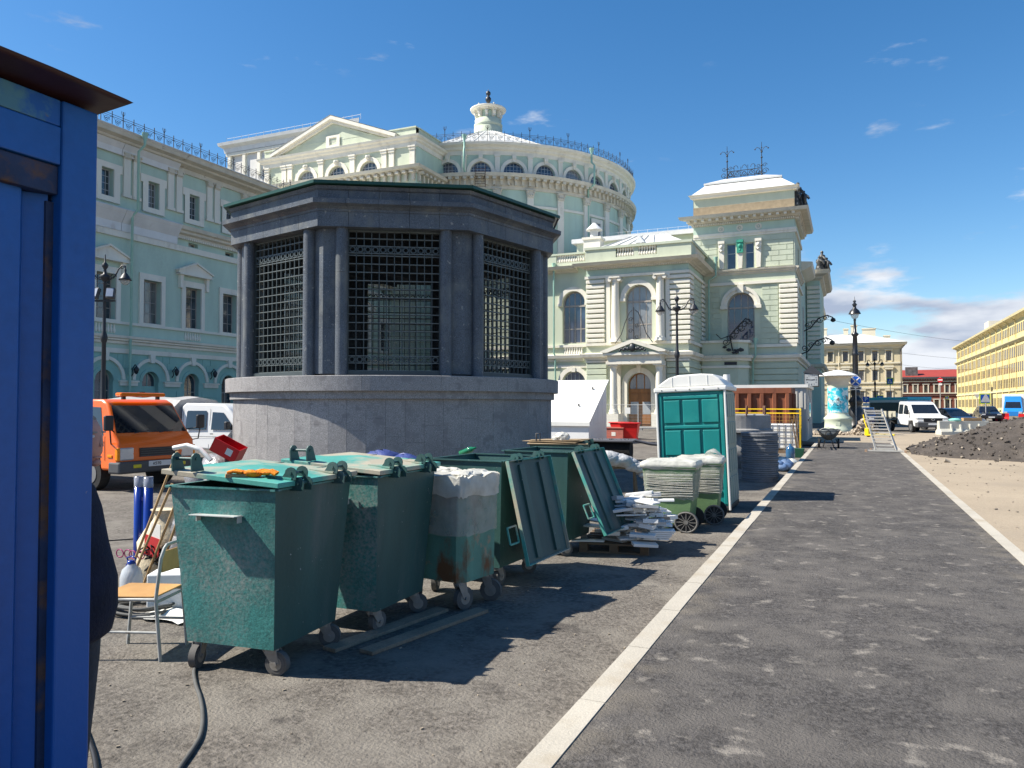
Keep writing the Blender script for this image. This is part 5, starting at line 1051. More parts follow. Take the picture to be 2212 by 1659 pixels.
# fluffy insulation heap behind the tiles
q = MB(); WOOL = M('dirty white mineral wool', (.42, .42, .43), .95, .25, 6, .9, 40)
for k in range(16): t = k/15; q.sphere((-.35+.8*t, random.uniform(-.06, .06), .62-.32*t*t+random.uniform(-.02, .02)), random.uniform(.17, .21)*(1-.35*t), 16, (1.3, 1.2, .75), .07)
g_ = q.build('insulation_bundle', WOOL); g_.location = (-4.25, 15.3, .1); g_.rotation_euler = (0, 0, R(24)); tag(g_, 'sagging bundle of dirty white mineral wool on a trestle', 'insulation')
tr = thing('trestle', 'low wooden trestle under the mineral wool', 'trestle', (-4.25, 15.3, 0), R(24)); MB().bb(-.3, .3, -.04, .04, .5, .58).build('beam', PW, tr)
for sx in (-1, 1):
    for sy in (-1, 1): MB().bar((sx*.25, sy*.18, 0), (sx*.22, sy*.02, .52), .04).build('leg', PW, tr)
# ---------------------------------------------------------------- toilet cabin
TEAL = M('teal moulded plastic', (.005, .20, .185), .42, .1, 2, .05, 20, spec=.45, col2=(.03, .26, .22), m2=(1, .55, .7)); TWH = M('white moulded plastic', (.70, .69, .64), .45, .06, 2, .05, 20)
to = thing('toilet_cabin', 'teal portable toilet cabin with domed white roof, leaning slightly', 'toilet cabin', (-2.42, 13.83, 0), 0, rot=(0, R(-2.2), 0))
MB().bb(-.56, .56, -.58, .58, .08, 2.04).build('shell', TEAL, to, bev=.02); MB().bb(-.58, .58, -.6, .6, 0, .09).build('base', M('black plastic', (.02, .022, .022), .6), to, bev=.02)
Tq = Fc((0, -.58), 0)
for r_, (z0, z1) in enumerate(((1.5, 1.9), (.95, 1.38), (.42, .83))):
    for c_ in range(3):
        q = MB(); u = -.46+.325*c_; Tq.prism(q, [(u, z0), (u+.28, z0), (u+.28, z1), (u, z1)], 0, .028); q.build('wall_panel', TEAL, to, bev=.018)
for z in (1.95, 1.44, .885, .33):
    q = MB(); Tq.box(q, -.46, .46, z-.035, z+.025, 0, .03); q.build('wall_rib', TEAL, to, bev=.012)
for s_ in (-1, 1): MB().bb(s_*.52-.03, s_*.52+.03, -.605, -.575, .12, 2.0).build('corner_rib', TEAL, to, bev=.01)
MB().bb(-.60, -.56, -.63, -.55, .02, 2.06).build('corner_post', TWH, to, bev=.01); MB().bb(.565, .6, -.62, -.58, .02, 2.06).build('corner_post', TWH, to, bev=.01)
dr = MB().bb(.56, .585, -.55, .53, .1, 2.02).build('door', M('grey green door plastic', (.17, .26, .235), .5, .1, 2), to, bev=.005)
for k in range(4):
    for j in range(4): y0 = -.48+.245*j; MB().bb(.585, .6, y0, y0+.2, .18+.47*k, .56+.47*k).build('door_panel', M('grey green door plastic', (.33, .40, .37)), dr, bev=.01)
q = MB(); q.hexa([(-.62, -.64, 2.04), (.62, -.64, 2.04), (.62, .64, 2.04), (-.62, .64, 2.04), (-.62, -.64, 2.12), (.62, -.64, 2.12), (.62, .64, 2.12), (-.62, .64, 2.12)])
pr = [(-.6, 2.12), (-.5, 2.2), (-.36, 2.29), (-.2, 2.33), (.2, 2.34), (.4, 2.32), (.5, 2.24), (.6, 2.12)]; q.prism(pr, -.6, .6, 'y'); rf = q.build('roof', TWH, to, bev=.02)
for x in (-.3, 0, .3): MB().bb(x-.006, x+.006, -.606, -.6, 2.13, 2.31).build('roof_seam', TWH, rf)
MB().cyl((.5, .3, 2.1), (.5, .3, 2.34), .06).build('vent_pipe', TWH, to)
for k in range(5): MB().sphere((-.48+.24*k, -.645, 2.08), .012, 6).build('rivet', STEELW, rf)
# ---------------------------------------------------------------- stack of round covers, well rings
CONC = M('grey concrete', (.27, .265, .255), .9, .18, 2, .5, 50, fine=.2, col2=(.16, .155, .15), m2=(2.2, .55, .7)); CVR = M('dark composite ring', (.155, .16, .17), .7, .15, 6, .3, 40)
for k in range(23):
    q = MB().lathe([(.24, 0), (.42, 0), (.43, .01), (.43, .038), (.42, .046), (.24, .046)], n=32, smooth=False); q.lathe([(.24, .046), (.24, 0)], n=32, smooth=False)
    g_ = q.build('support_ring', CVR); g_.location = (-1.98+random.uniform(-.015, .015), 19.25+random.uniform(-.015, .015), .0505*k); tag(g_, 'dark round support ring, topmost of the tall stack beside the kerb' if k == 22 else 'dark round support ring, lowest of the tall stack beside the kerb' if k == 0 else 'dark round support ring within the tall stack beside the kerb', 'ring', 'stacked support rings')
we = thing('concrete_well', 'concrete well shaft rings with bent iron lifting loops', 'well ring', (-2.95, 23.4, 0))
q = MB().lathe([(.62, 0), (.72, 0), (.72, 1.02), (.62, 1.02), (.62, 0)], n=40); q.build('lower_ring', CONC, we)
q = MB().lathe([(.6, 1.03), (.92, 1.03), (.92, 1.1), (.86, 1.14), (.86, 1.52), (.7, 1.55), (.6, 1.55), (.6, 1.03)], n=40, smooth=False); q.build('upper_ring', CONC, we)
for a in (-1.2, -.3, .6, 2.4): x, y = .76*cos(a), .76*sin(a); MB().tube([(x, y-.1, 1.5), (x, y-.1, 1.72), (x, y-.05, 1.78), (x, y+.05, 1.78), (x, y+.1, 1.72), (x, y+.1, 1.5)], .022, 8).build('lifting_loop', M('rusty iron', (.12, .06, .035)), we)
MB().cyl((.3, -.72, .3), (.3, -.66, .3), .16, n=20).build('pipe_hole', BDARK, we)
# ---------------------------------------------------------------- caged tank
ib = thing('caged_tank', 'white plastic tank in a steel cage in front of the brown container', 'tank', (-2.38, 31.1, 0))
MB().bb(-.56, .56, -.46, .46, .15, 1.1).build('tank', M('translucent white plastic', (.75, .74, .7), .4, .05, 2), ib, bev=.05); MB().bb(-.58, .58, -.5, .5, 0, .13).build('pallet_base', PW, ib)
for k in range(6): x = -.58+.232*k; MB().bar((x, -.49, .1), (x, -.49, 1.14), .022).build('cage_bar', STEELW, ib)
for k in range(5): MB().bar((-.59, -.5, .2+.23*k), (.59, -.5, .2+.23*k), .022).build('cage_bar', STEELW, ib); MB().bar((.59, -.5, .2+.23*k), (.59, .5, .2+.23*k), .022).build('cage_bar', STEELW, ib)
# ---------------------------------------------------------------- yellow barrier panels
YEL = M('yellow steel paint', (.75, .50, .01), .45, .12, 5, col2=(.3, .13, .03), m2=(7, .63, .7)); YELR = M('rusty yellow mesh', (.45, .25, .05), .7, .2, 9)
def barrier(label, p0, p1, h):
    a, b = V((*p0, 0)), V((*p1, 0)); r = thing('barrier_panel', label, 'barrier', (p0[0], p0[1], 0), atan2(b.y-a.y, b.x-a.x), 'yellow barrier panels'); L_ = (b-a).length
    for x in (0, L_): MB().bar((x, 0, 0), (x, 0, h), .04).build('post', YEL, r)
    for z in (h-.02, h-.18, .25): MB().bar((0, 0, z), (L_, 0, z), .035).build('rail', YEL, r)
    for k in range(int(L_/.14)): MB().bar((.14*k+.07, 0, .25), (.14*k+.07, 0, h-.18), .008).build('mesh_wire', YELR, r)
    for k in range(8): MB().bar((0, .01, .3+.15*k), (L_, .01, .3+.15*k), .008).build('mesh_wire', YELR, r)
barrier('yellow mesh barrier along the kerb beside the tank', (-1.62, 29.3), (-1.72, 31.6), 1.62); barrier('yellow mesh barrier standing between the tank and the brown container', (-4.6, 32.6), (-1.72, 31.7), 1.68)
for k, (x, y, l_) in enumerate(((-1.75, 30.0, 1.3), (-1.68, 30.3, 1.45), (-1.7, 30.6, 1.1))): g_ = MB().bar((0, 0, 0), (-.18, .1, l_), .05, .025).build('timber_batten', PW); g_.location = (x, y, 0); tag(g_, ('middle-length timber batten leaning on the yellow barrier', 'longest timber batten leaning on the yellow barrier', 'shortest timber batten leaning on the yellow barrier')[k], 'batten', 'timber battens on the yellow barrier')
# ---------------------------------------------------------------- brown container and white site cabin
BRN = M('rusty brown container steel', (.20, .065, .03), .7, .25, 1.4, .2, 20, col2=(.11, .035, .018), m2=(1.5, .52, .68), streak=.4)
bc = thing('open_container', 'rusty brown open steel container with vertical ribs', 'container', (-4.6, 35.6, 0))
q = MB(); X0, X1 = -2.6, 2.35
q.bb(X0, X1, -1.15, -1.1, .1, 2.5); q.bb(X0, X1, 1.1, 1.15, .1, 2.5); q.bb(X0, X0+.05, -1.1, 1.1, .1, 2.5); q.bb(X1-.05, X1, -1.1, 1.1, .1, 2.5); q.bb(X0, X1, -1.1, 1.1, .02, .1); q.build('shell', BRN, bc)
MB().bb(X0-.03, X1+.03, -1.24, -1.1, 2.32, 2.56).build('top_rail', BRN, bc, bev=.01); MB().bb(X1-.12, X1+.03, -1.1, 1.2, 2.32, 2.56).build('top_rail', BRN, bc); MB().bb(X0-.03, X1+.03, -1.24, -1.1, .0, .2).build('bottom_rail', BRN, bc)
for k in range(10): x = X0+.12+.515*k; MB().hexa([(x, -1.27, .2), (x+.12, -1.27, .2), (x+.18, -1.14, .2), (x-.06, -1.14, .2), (x, -1.27, 2.32), (x+.12, -1.27, 2.32), (x+.18, -1.14, 2.32), (x-.06, -1.14, 2.32)]).build('rib', BRN, bc)
for k in range(4): y = -.8+.52*k; MB().bb(X1-.01, X1+.08, y, y+.12, .2, 2.32).build('rib', BRN, bc)
cb = thing('site_cabin', 'pale grey corrugated site cabin with a door and small window behind the brown container', 'cabin', (-4.75, 40.1, 0)); CABM = M('pale grey cabin sheet', (.50, .49, .45), .6, .08, 1)
MB().bb(-3, 2.95, -3, 3, .12, 2.62).build('wall', CABM, cb); MB().bb(-3.08, 3.06, -3.1, 3.08, 2.62, 2.76).build('roof', TWH, cb); MB().bb(-3, 3, -3, 3, 0, .14).build('skid', M('dark steel', (.05, .05, .05)), cb)
for k in range(26): y = -2.9+.225*k; (MB().bb(2.95, 2.985, y, y+.1, .16, 2.6).build('corrugation', CABM, cb) if not (-2.3 < y < -1.2) else None)
for k in range(26): x = -2.9+.225*k; MB().bb(x, x+.1, -3.03, -3, .16, 2.6).build('corrugation', CABM, cb)
d_ = MB().bb(2.95, 3.0, -2.25, -1.35, .2, 2.25).build('door', CABM, cb, bev=.01); MB().bb(3.0, 3.04, -2.2, -2.1, 1.1, 1.16).build('handle', IRON, d_); w_ = MB().bb(2.95, 3.0, -.5, .5, 1.2, 2.0).build('window', FRAMEG, cb); MB().bb(3.0, 3.004, -.44, .44, 1.26, 1.94).build('pane', GLASS, w_)
# ---------------------------------------------------------------- street clock
ck = thing('street_clock', 'square street clock with a white dial on a dark post', 'clock', (-2.15, 52, 0)); CF = Fc((0, -.22), 0)
MB().bb(-.44, .44, -.2, .2, 2.98, 3.86).build('clock_box', M('grey clock box', (.10, .105, .11), .5), ck, bev=.03); q = MB(); CF.prism(q, [(-.38+.0, 3.04), (.38, 3.04), (.38, 3.8), (-.38, 3.8)], 0, .03); q.build('dial', M('grey white dial', (.36, .38, .39), .4), ck)
for k in range(12): a = pi/2-k*pi/6; q = MB(); CF.box(q, .3*cos(a)-.02, .3*cos(a)+.02, 3.42+.3*sin(a)-.02, 3.42+.3*sin(a)+.02, .03, .04); q.build('hour_mark', IRON, ck) if k % 3 else None
for tx, a in (('12', pi/2), ('3', 0), ('6', -pi/2), ('9', pi)): text_mesh(tx, .16, 'numeral', IRON, ck, frame_mtx((.29*cos(a), -.255, 3.42+.29*sin(a)), (1, 0, 0), (0, 0, 1)))
for a, l_, w_ in ((R(90-83), .2, .035), (R(90-276), .3, .025)): q = MB(); q.bar((0, -.262, 3.42), (l_*cos(a), -.262, 3.42+l_*sin(a)), w_, .01, (0, 1, 0)); q.build('clock_hand', IRON, ck)
MB().cyl((-.1, .05, 0), (-.1, .05, 3.0), .09).build('post', IRON, ck); q = MB(); q.add([(-.5, -.3, 3.9), (.75, -.3, 3.7), (.75, .4, 3.7), (-.5, .4, 3.9), (.0, 0, 4.35)], [(0, 1, 4), (1, 2, 4), (2, 3, 4), (3, 0, 4), (3, 2, 1, 0)]); q.build('clock_roof', IRON, ck)
# ---------------------------------------------------------------- bits by the kerb
q = MB().lathe([(0, 0), (.13, 0), (.14, .03), (.14, .28), (.11, .36), (.04, .4), (.04, .46), (0, .46)], n=18); g_ = q.build('water_bottle', M('blue bottle plastic', (.05, .16, .32), .12, .1, 3, spec=.7, trans=.4)); g_.location = (-1.75, 26.2, .1); tag(g_, 'large blue water cooler bottle near the stacked rings', 'water bottle')
RAG = M('pale canvas rags', (.55, .55, .50), .95, .25, 6, .7, 25)
for k, (x, y, s_, m_, lb) in enumerate(((-1.62, 23.4, .32, RAG, 'pale crumpled canvas bundle by the kerb'), (-1.78, 22.3, .3, M('blue tarpaulin', (.08, .14, .26), .6, .2, 5, .5, 20), 'dark blue crumpled tarpaulin by the stacked rings'))):
    q = MB()
    for j in range(9): q.sphere((random.uniform(-s_, s_)*.7, random.uniform(-s_, s_), s_*.5*random.uniform(.5, 1.1)), s_*random.uniform(.4, .6), 14, (1.1, 1.1, .8), .14)
    g_ = q.build('cloth_bundle', m_); g_.location = (x, y, .02); tag(g_, lb, 'bundle')
g_ = MB().hexa([(-.15, -.12, 0), (.15, -.12, 0), (.15, .12, 0), (-.15, .12, 0), (-.2, -.16, .32), (.2, -.16, .32), (.2, .16, .32), (-.2, .16, .32)]).build('plastic_crate', M('dark green crate', (.01, .07, .04), .5), bev=.01); g_.location = (-1.62, 28.2, 0); tag(g_, 'small dark green plastic crate by the yellow barrier', 'crate')
# ---------------------------------------------------------------- wheelbarrow
wb = thing('wheelbarrow', 'grey steel two-wheeled wheelbarrow standing on the walkway', 'wheelbarrow', (-.72, 31.3, WZ)); GALV = M('dull galvanised tray', (.16, .17, .17), .45, .25, 4, metal=.5, col2=(.3, .3, .28), m2=(5, .55, .7))
q = MB(); n = 12; rows = []
for i, (yy, top, bot, hw) in enumerate(((-.5, .66, .5, .2), (-.25, .68, .3, .28), (.2, .68, .28, .3), (.5, .7, .5, .22))):
    row = []
    for k in range(n+1): t = -1+2*k/n; row.append((t*(hw+.12), yy, bot+(top-bot)*abs(t)**2.2))
    rows.append(row)
vs = [p for r_ in rows for p in r_]; q.add(vs, [(i*(n+1)+k, i*(n+1)+k+1, (i+1)*(n+1)+k+1, (i+1)*(n+1)+k) for i in range(3) for k in range(n)], True); q.add(rows[0], [tuple(range(n+1))]); q.add(rows[-1], [tuple(range(n+1))[::-1]]); q.build('tray', GALV, wb); q = MB().tube([r_[0] for r_ in rows]+[r_[-1] for r_ in rows[::-1]], .014, 6, True); q.tube([(-.32, -.5, .66), (-.2, -.52, .74), (0, -.53, .77), (.2, -.52, .74), (.32, -.5, .66)], .016, 6); q.build('tray_rim', GALV, wb)
for s_ in (-1, 1):
    MB().cyl((s_*.34-.035, .0, .18), (s_*.34+.035, .0, .18), .18, n=20).build('wheel', BLK, wb, bev=.015)
    MB().tube([(s_*.2, -.35, 0), (s_*.1, -.5, .35), (s_*.08, -.54, .62), (0, -.55, .68)], .016, 8).build('leg', IRON, wb)
MB().tube([(-.36, 0, .18), (.36, 0, .18)], .014, 8).build('axle', IRON, wb); MB().tube([(-.22, -.3, .12), (.22, -.3, .12)], .012, 6).build('cross_bar', IRON, wb)
for s_ in (-1, 1): MB().tube([(s_*.3, .0, .2), (s_*.25, 0, .35)], .016, 6).build('strut', IRON, wb)
# ---------------------------------------------------------------- aluminium stepladder platform
ALU = M('dusty aluminium', (.58, .55, .49), .4, .12, 5, metal=.4)
ld = thing('stepladder', 'wide dusty aluminium stepladder standing at the edge of the walkway', 'ladder', (1.05, 29.6, WZ), R(-4))
for side, y0, nm in ((0, -.45, 'front'), (1, .35, 'rear')):
    yt = -.05+.06*side
    for s_ in (-1, 1): MB().bar((s_*.32+.12, y0, .08), (s_*.27-.28, yt, 1.48), .05, .03).build('rail', ALU, ld)
    for k in range(13 if side == 0 else 7): t = (k+.5)/(13 if side == 0 else 7); MB().bar((-.32+.12+(-.08-.27)*t*.99, y0+(yt-y0)*t, .08+1.4*t), (.32+.12+(.27-.28-.44)*t, y0+(yt-y0)*t, .08+1.4*t), .035, .028).build('rung', ALU, ld)
    MB().bar((-.48+.12*side, y0, .05), (.72-.3*side, y0, .05), .05, .05).build('base_bar', ALU, ld)
    for x in (-.5+.12*side, .72-.3*side): MB().box((x, y0, .04), (.08, .08, .08)).build('foot_cap', M('tan rubber foot', (.3, .2, .13)), ld)
# ---------------------------------------------------------------- sweeper brush, red box, red skips, wedge vent
br = thing('sweeper_brush', 'black cylindrical sweeper brush attachment under a steel hood', 'sweeper brush', (-7.2, 24.4, 0), R(4)); BRI = M('black brush bristles', (.018, .018, .018), .95, .3, 30, 1, 120)
q = MB().cyl((-.62, 0, .34), (.68, 0, .34), .33, n=40); q.build('roller', BRI, br)
for k in range(22): q = MB(); 
q = MB()
for k in range(260): a = random.uniform(0, 2*pi); x = random.uniform(-.62, .68); q.bar((x, .3*cos(a), .34+.3*sin(a)), (x+random.uniform(-.02, .02), .37*cos(a+.1), max(.005, .34+.37*sin(a+.1))), .012)
q.build('bristles', BRI, br)['kind'] = 'stuff'
q = MB().hexa([(-.75, -.42, .62), (.8, -.42, .62), (.8, .42, .66), (-.75, .42, .66), (-.75, -.42, .66), (.8, -.42, .66), (.8, .42, .7), (-.75, .42, .7)]); q.build('hood', M('dark grey steel', (.09, .09, .1), .5), br); MB().prism([(-.38, .1), (.3, .1), (.42, .66), (-.42, .66)], -.78, -.72, 'x').build('side_plate', M('dirty cream steel', (.36, .30, .2), .7, .2, 4), br); MB().cyl((-.84, 0, .34), (-.76, 0, .34), .07).build('bearing', STEELW, br)
MB().tube([(.8, 0, .66), (1.3, .1, .55), (1.9, .2, .5)], .05, 8).build('tow_arm', M('dark grey steel', (.09, .09, .1)), br)
rb = thing('red_crate', 'faded red wooden crate with a paper label beside the red skips', 'crate', (-11.35, 39.3, 0)); FRED = M('faded red boards', (.42, .13, .1), .8, .15, 4)
for k in range(4): MB().bb(-.5, .5, -.3, .3, .02+.145*k, .158+.145*k).build('board', FRED, rb); 
MB().bb(-.54, .54, -.34, .34, .6, .65).build('lid', FRED, rb); MB().bb(-.12, .1, -.308, -.3, .2, .4).build('paper_label', TWH, rb)
RED = M('bright red plastic', (.55, .012, .012), .4, .1, 3)
for k, (x, y, rz, lb) in enumerate(((-10.55, 39.5, .1, 'bright red tapered skip with its rim towards the theatre door'), (-11.4, 40.8, -.35, 'bright red skip half hidden behind the faded red crate'))):
    sk = thing('red_skip', lb, 'skip', (x, y, 0), rz, 'red skips by the entrance'); MB().hexa([(-.38, -.3, .05), (.32, -.3, .05), (.32, .3, .05), (-.38, .3, .05), (-.55, -.4, .85), (.42, -.4, .85), (.42, .4, .85), (-.55, .4, .85)]).build('bucket', RED, sk, bev=.03); MB().bb(-.6, .47, -.45, .45, .84, .9).build('rim', RED, sk, bev=.02)
    for s_ in (-1, 1): MB().bb(s_*.3-.04, s_*.3+.04, -.3, .3, 0, .06).build('skid', RED, sk)
WV = M('white coated panel', (.74, .73, .71), .5, .05, 1)
wv = thing('sloped_vent_housing', 'white sloping panelled housing beside the round pavilion base', 'vent housing', (-12.9, 34.8, 0))
q = MB().prism([(-1.4, 0), (1.4, 0), (1.4, 2.85), (-1.4, .96)], -2.0, 2.0, 'x'); q.build('body', WV, wv)
q = MB().prism([(-1.5, .96), (1.55, 2.99), (1.55, 3.07), (-1.5, 1.04)], -2.08, 2.08, 'x'); q.build('sloping_roof', TWH, wv); MB().bb(-2.08, 2.08, -1.52, -1.46, .86, 1.04).build('eaves_trim', TWH, wv)
for y0, y1, z0, z1 in ((-1.38, 1.38, .03, .9), (-.72, -.02, .95, 1.4), (0, .68, .95, 1.85), (.7, 1.38, .95, 2.3)): MB().bb(2.0, 2.012, y0, y1, z0, z1).build('side_panel', WV, wv)
for x, t in ((1.2, .35), (1.5, .75), (-.5, .5)): MB().box((x, -1.5+3.05*t, 1.12+2.03*t), (.06, .06, .12)).build('bracket', IRON, wv)
MB().bb(-1.9, -.2, -2.4, -1.6, 0, .55).build('white_chest', TWH, wv, bev=.04)
# ---------------------------------------------------------------- temporary fence before the theatre door
for k in range(3):
    fp = thing('mesh_fence_panel', ('galvanised mesh fence panel hiding the foot of the theatre doorway', 'galvanised mesh fence panel next to the doorway, towards the round pavilion', 'galvanised mesh fence panel next to the doorway, towards the toilet cabin')[k], 'fence panel', ((-17.0, -20.0, -14.0)[k], 54.5, 0), 0, 'temporary fence panels'); GA = M('galvanised wire', (.45, .45, .43), .5, .1, 3, metal=.3)
    for x in (0, 2.95): MB().cyl((x, 0, 0), (x, 0, 1.95), .022, n=8).build('post', GA, fp)
    for z in (.2, 1.85): MB().cyl((0, 0, z), (2.95, 0, z), .02, n=8).build('rail', GA, fp)
    q = MB()
    for j in range(29): q.bar((.1*j+.05, 0, .2), (.1*j+.05, 0, 1.85), .006)
    for j in range(7): q.bar((0, 0, .3+.22*j), (2.95, 0, .3+.22*j), .008)
    q.build('wire_infill', GA, fp)['kind'] = 'stuff'; MB().bb(-.3, .3, -.12, .12, 0, .14).build('foot_block', CONC, fp)
    if k == 0: MB().bb(2.0, 2.4, -.02, -.012, 1.2, 1.65).build('paper_notice', TWH, fp)
# ---------------------------------------------------------------- pixel (2212 px wide picture) to a point on a level plane
_P = math.atan(46.5/1650); _Y = R(23.8); _fw = V((-sin(_Y)*cos(_P), cos(_Y)*cos(_P), sin(_P))); _rt = V((cos(_Y), sin(_Y), 0)); _up = _rt.cross(_fw)
def G(x, y, z=0):
    d = _fw+_rt*((x-1106)/1650)+_up*((829.5-y)/1650); t = (z-1.8)/d.z; return V((d.x*t, d.y*t, z))
# ---------------------------------------------------------------- blue site container
BLUE = M('blue container paint', (.008, .085, .32), .42, .2, 1.6, .08, 25, spec=.45, col2=(.012, .105, .37), m2=(1.1, .5, .7), col3=(.30, .28, .25), m3=(14, .72, .75), streak=.2, fine=.2, fs=30)
BLUEL = M('worn pale blue paint', (.07, .19, .25), .5, .2, 3, .1, 25, col2=(.012, .10, .36), m2=(3.2, .46, .52), col3=(.2, .14, .08), m3=(7, .64, .68), spec=.4); RUSTB = M('rust stained blue', (.02, .035, .08), .7, .4, 6, .3, 30, col2=(.12, .06, .03), m2=(6, .5, .62)); ROOFR = M('red brown roof sheet', (.045, .016, .016), .5, .25, 3, .1, 20, spec=.4)
bc = thing('blue_container', 'blue steel site container with a red brown sheet roof and rusty corner post', 'container', (-3.4, -1.0, 0))
ox, oy = 3.4, 1.0    # local offset: wall plane at world X=-2.11, far corner at world Y=1.62
q = MB(); y = -4.0; prof = []
while y < 1.49:
    prof += [(y, 0), (y+.13, 0), (y+.155, .03), (y+.215, .03)]; y += .24
prof = [p for p in prof if p[0] < 1.485]+[(1.49, .0)]
vs = [(-2.15-d+ox, yy+oy, z) for z in (.12, 2.42) for yy, d in prof]; n = len(prof); q.add(vs, [(k, k+1, n+k+1, n+k) for k in range(n-1)]); q.build('corrugated_wall', BLUE, bc)
MB().bb(-2.16+ox, -2.11+ox, 1.505+oy, 1.62+oy, 0, 2.70).build('corner_post', BLUE, bc, bev=.006); MB().bb(-2.22+ox, -2.145+ox, 1.482+oy, 1.51+oy, .0, 2.4).build('post_joint', RUSTB, bc)
MB().bb(-2.17+ox, -2.125+ox, -4+oy, 1.504+oy, 2.42, 2.505).build('lower_header', RUSTB, bc, bev=.004); MB().bb(-2.16+ox, -2.115+ox, -4+oy, 1.504+oy, 2.507, 2.62).build('header', BLUE, bc, bev=.004); MB().bb(-2.165+ox, -2.118+ox, -4+oy, 1.504+oy, 2.622, 2.70).build('upper_header', BLUEL, bc, bev=.004)
for yy, zz in ((1.02, .85), (1.34, 1.72), (1.30, 1.06)): MB().cyl((-2.152+ox, yy+oy, zz), (-2.144+ox, yy+oy, zz), .008, n=12).build('rivet', STEELW, bc)
MB().bb(-4.7+ox, -2.16+ox, 1.575+oy, 1.615+oy, 0, 2.7).build('end_wall', BLUE, bc); MB().bb(-4.7+ox, -2.2+ox, -4+oy, 1.57+oy, 0, .12).build('floor', BDARK, bc); MB().bb(-4.7+ox, -4.66+ox, -4+oy, 1.57+oy, .12, 2.7).build('back_wall', BLUE, bc); MB().bb(-4.66+ox, -2.2+ox, -4+oy, -3.96+oy, .12, 2.7).build('end_wall', BLUE, bc)
q = MB(); rows = []
for k in range(25):   # curled, slightly dented roof sheet overhanging the wall
    yy = -4.1+(1.645+4.1)*k/24; w_ = .016*sin(k*1.3)+.009*sin(k*3.1)
    rows.append([(-4.9, yy, 2.76), (-3.4, yy, 2.92), (-2.3, yy, 2.80), (-2.1, yy, 2.775+w_*.3), (-2.02, yy, 2.752+w_), (-1.985+w_*.3, yy, 2.735+w_), (-2.02, yy, 2.728+w_*.6), (-2.14, yy, 2.712), (-2.3, yy, 2.705)])
m_ = len(rows[0]); q.add([(x+ox, yy+oy, z) for r_ in rows for x, yy, z in r_], [(i*m_+k, i*m_+k+1, (i+1)*m_+k+1, (i+1)*m_+k) for i in range(24) for k in range(m_-1)], True); e_ = [(x+ox, yy+oy, z) for x, yy, z in rows[-1]]; q.add(e_, [tuple(range(m_))]); q.build('roof_sheet', ROOFR, bc)
# ---------------------------------------------------------------- person half hidden by the container
def skin(name, joints, edges, mat, par, sub=2, root=0):
    me = bpy.data.meshes.new(name); me.from_pydata([j[0] for j in joints], edges, []); me.materials.append(mat); o = bpy.data.objects.new(name, me); COL.objects.link(o); o.parent = par
    md = o.modifiers.new('skin', 'SKIN'); md.use_smooth_shade = True
    for k, j in enumerate(joints): sv = me.skin_vertices[0].data[k]; sv.radius = j[1] if isinstance(j[1], tuple) else (j[1], j[1]); sv.use_root = k == root
    s_ = o.modifiers.new('sub', 'SUBSURF'); s_.levels = sub; s_.render_levels = sub; return o
pe = thing('person', 'person in a dark navy jacket and grey trousers standing half hidden behind the blue container', 'person', (-3.11, 2.22, 0), R(23.8))
SKIN = M('skin', (.58, .29, .21), .55, .12, 14, .15, 60); NAVY = M('navy jacket cloth', (.008, .011, .03), .85, .3, 9, .5, 50); GREYT = M('grey trousers', (.06, .06, .068), .9, .2, 8, .4, 40)
skin('body', [((0, 0, .98), .12), ((0, 0, 1.2), .13), ((0, 0, 1.42), .1), ((.03, 0, 1.52), .055), ((.07, 0, 1.58), .06),
  ((0, .19, 1.42), .055), ((-.05, .25, 1.15), .045), ((-.02, .24, .95), .035), ((0, .24, .88), .03), ((0, -.19, 1.42), .055), ((-.05, -.25, 1.15), .045), ((-.02, -.24, .95), .035), ((0, -.24, .88), .03),
  ((0, .1, .9), .09), ((.02, .11, .5), .06), ((-.01, .11, .1), .045), ((.12, .11, .04), .035), ((0, -.1, .9), .09), ((.02, -.11, .5), .06), ((-.01, -.11, .1), .045), ((.12, -.11, .04), .035)],
  [(0, 1), (1, 2), (2, 3), (3, 4), (2, 5), (5, 6), (6, 7), (7, 8), (2, 9), (9, 10), (10, 11), (11, 12), (0, 13), (13, 14), (14, 15), (15, 16), (0, 17), (17, 18), (18, 19), (19, 20)], SKIN, pe)
def loft(q, secs, n=24, smooth=True, cap=True):   # secs: (cx, cy, z, rx, ry)
    vs = [(cx+rx*cos(2*pi*k/n), cy+ry*sin(2*pi*k/n), z) for cx, cy, z, rx, ry in secs for k in range(n)]; q.add(vs, [(i*n+k, i*n+(k+1) % n, (i+1)*n+(k+1) % n, (i+1)*n+k) for i in range(len(secs)-1) for k in range(n)], smooth)
    if cap: q.add(vs[:n], [tuple(range(n))[::-1]]); q.add(vs[-n:], [tuple(range(n))])
q = MB(); loft(q, [(.02, 0, .80, .165, .215), (.025, 0, .82, .185, .23), (.035, 0, .92, .20, .235), (.04, 0, 1.05, .195, .225), (.025, 0, 1.2, .165, .22), (.01, 0, 1.35, .14, .225), (0, 0, 1.44, .12, .2), (.005, 0, 1.5, .085, .11), (.015, 0, 1.56, .075, .085)]); q.build('jacket', NAVY, pe)
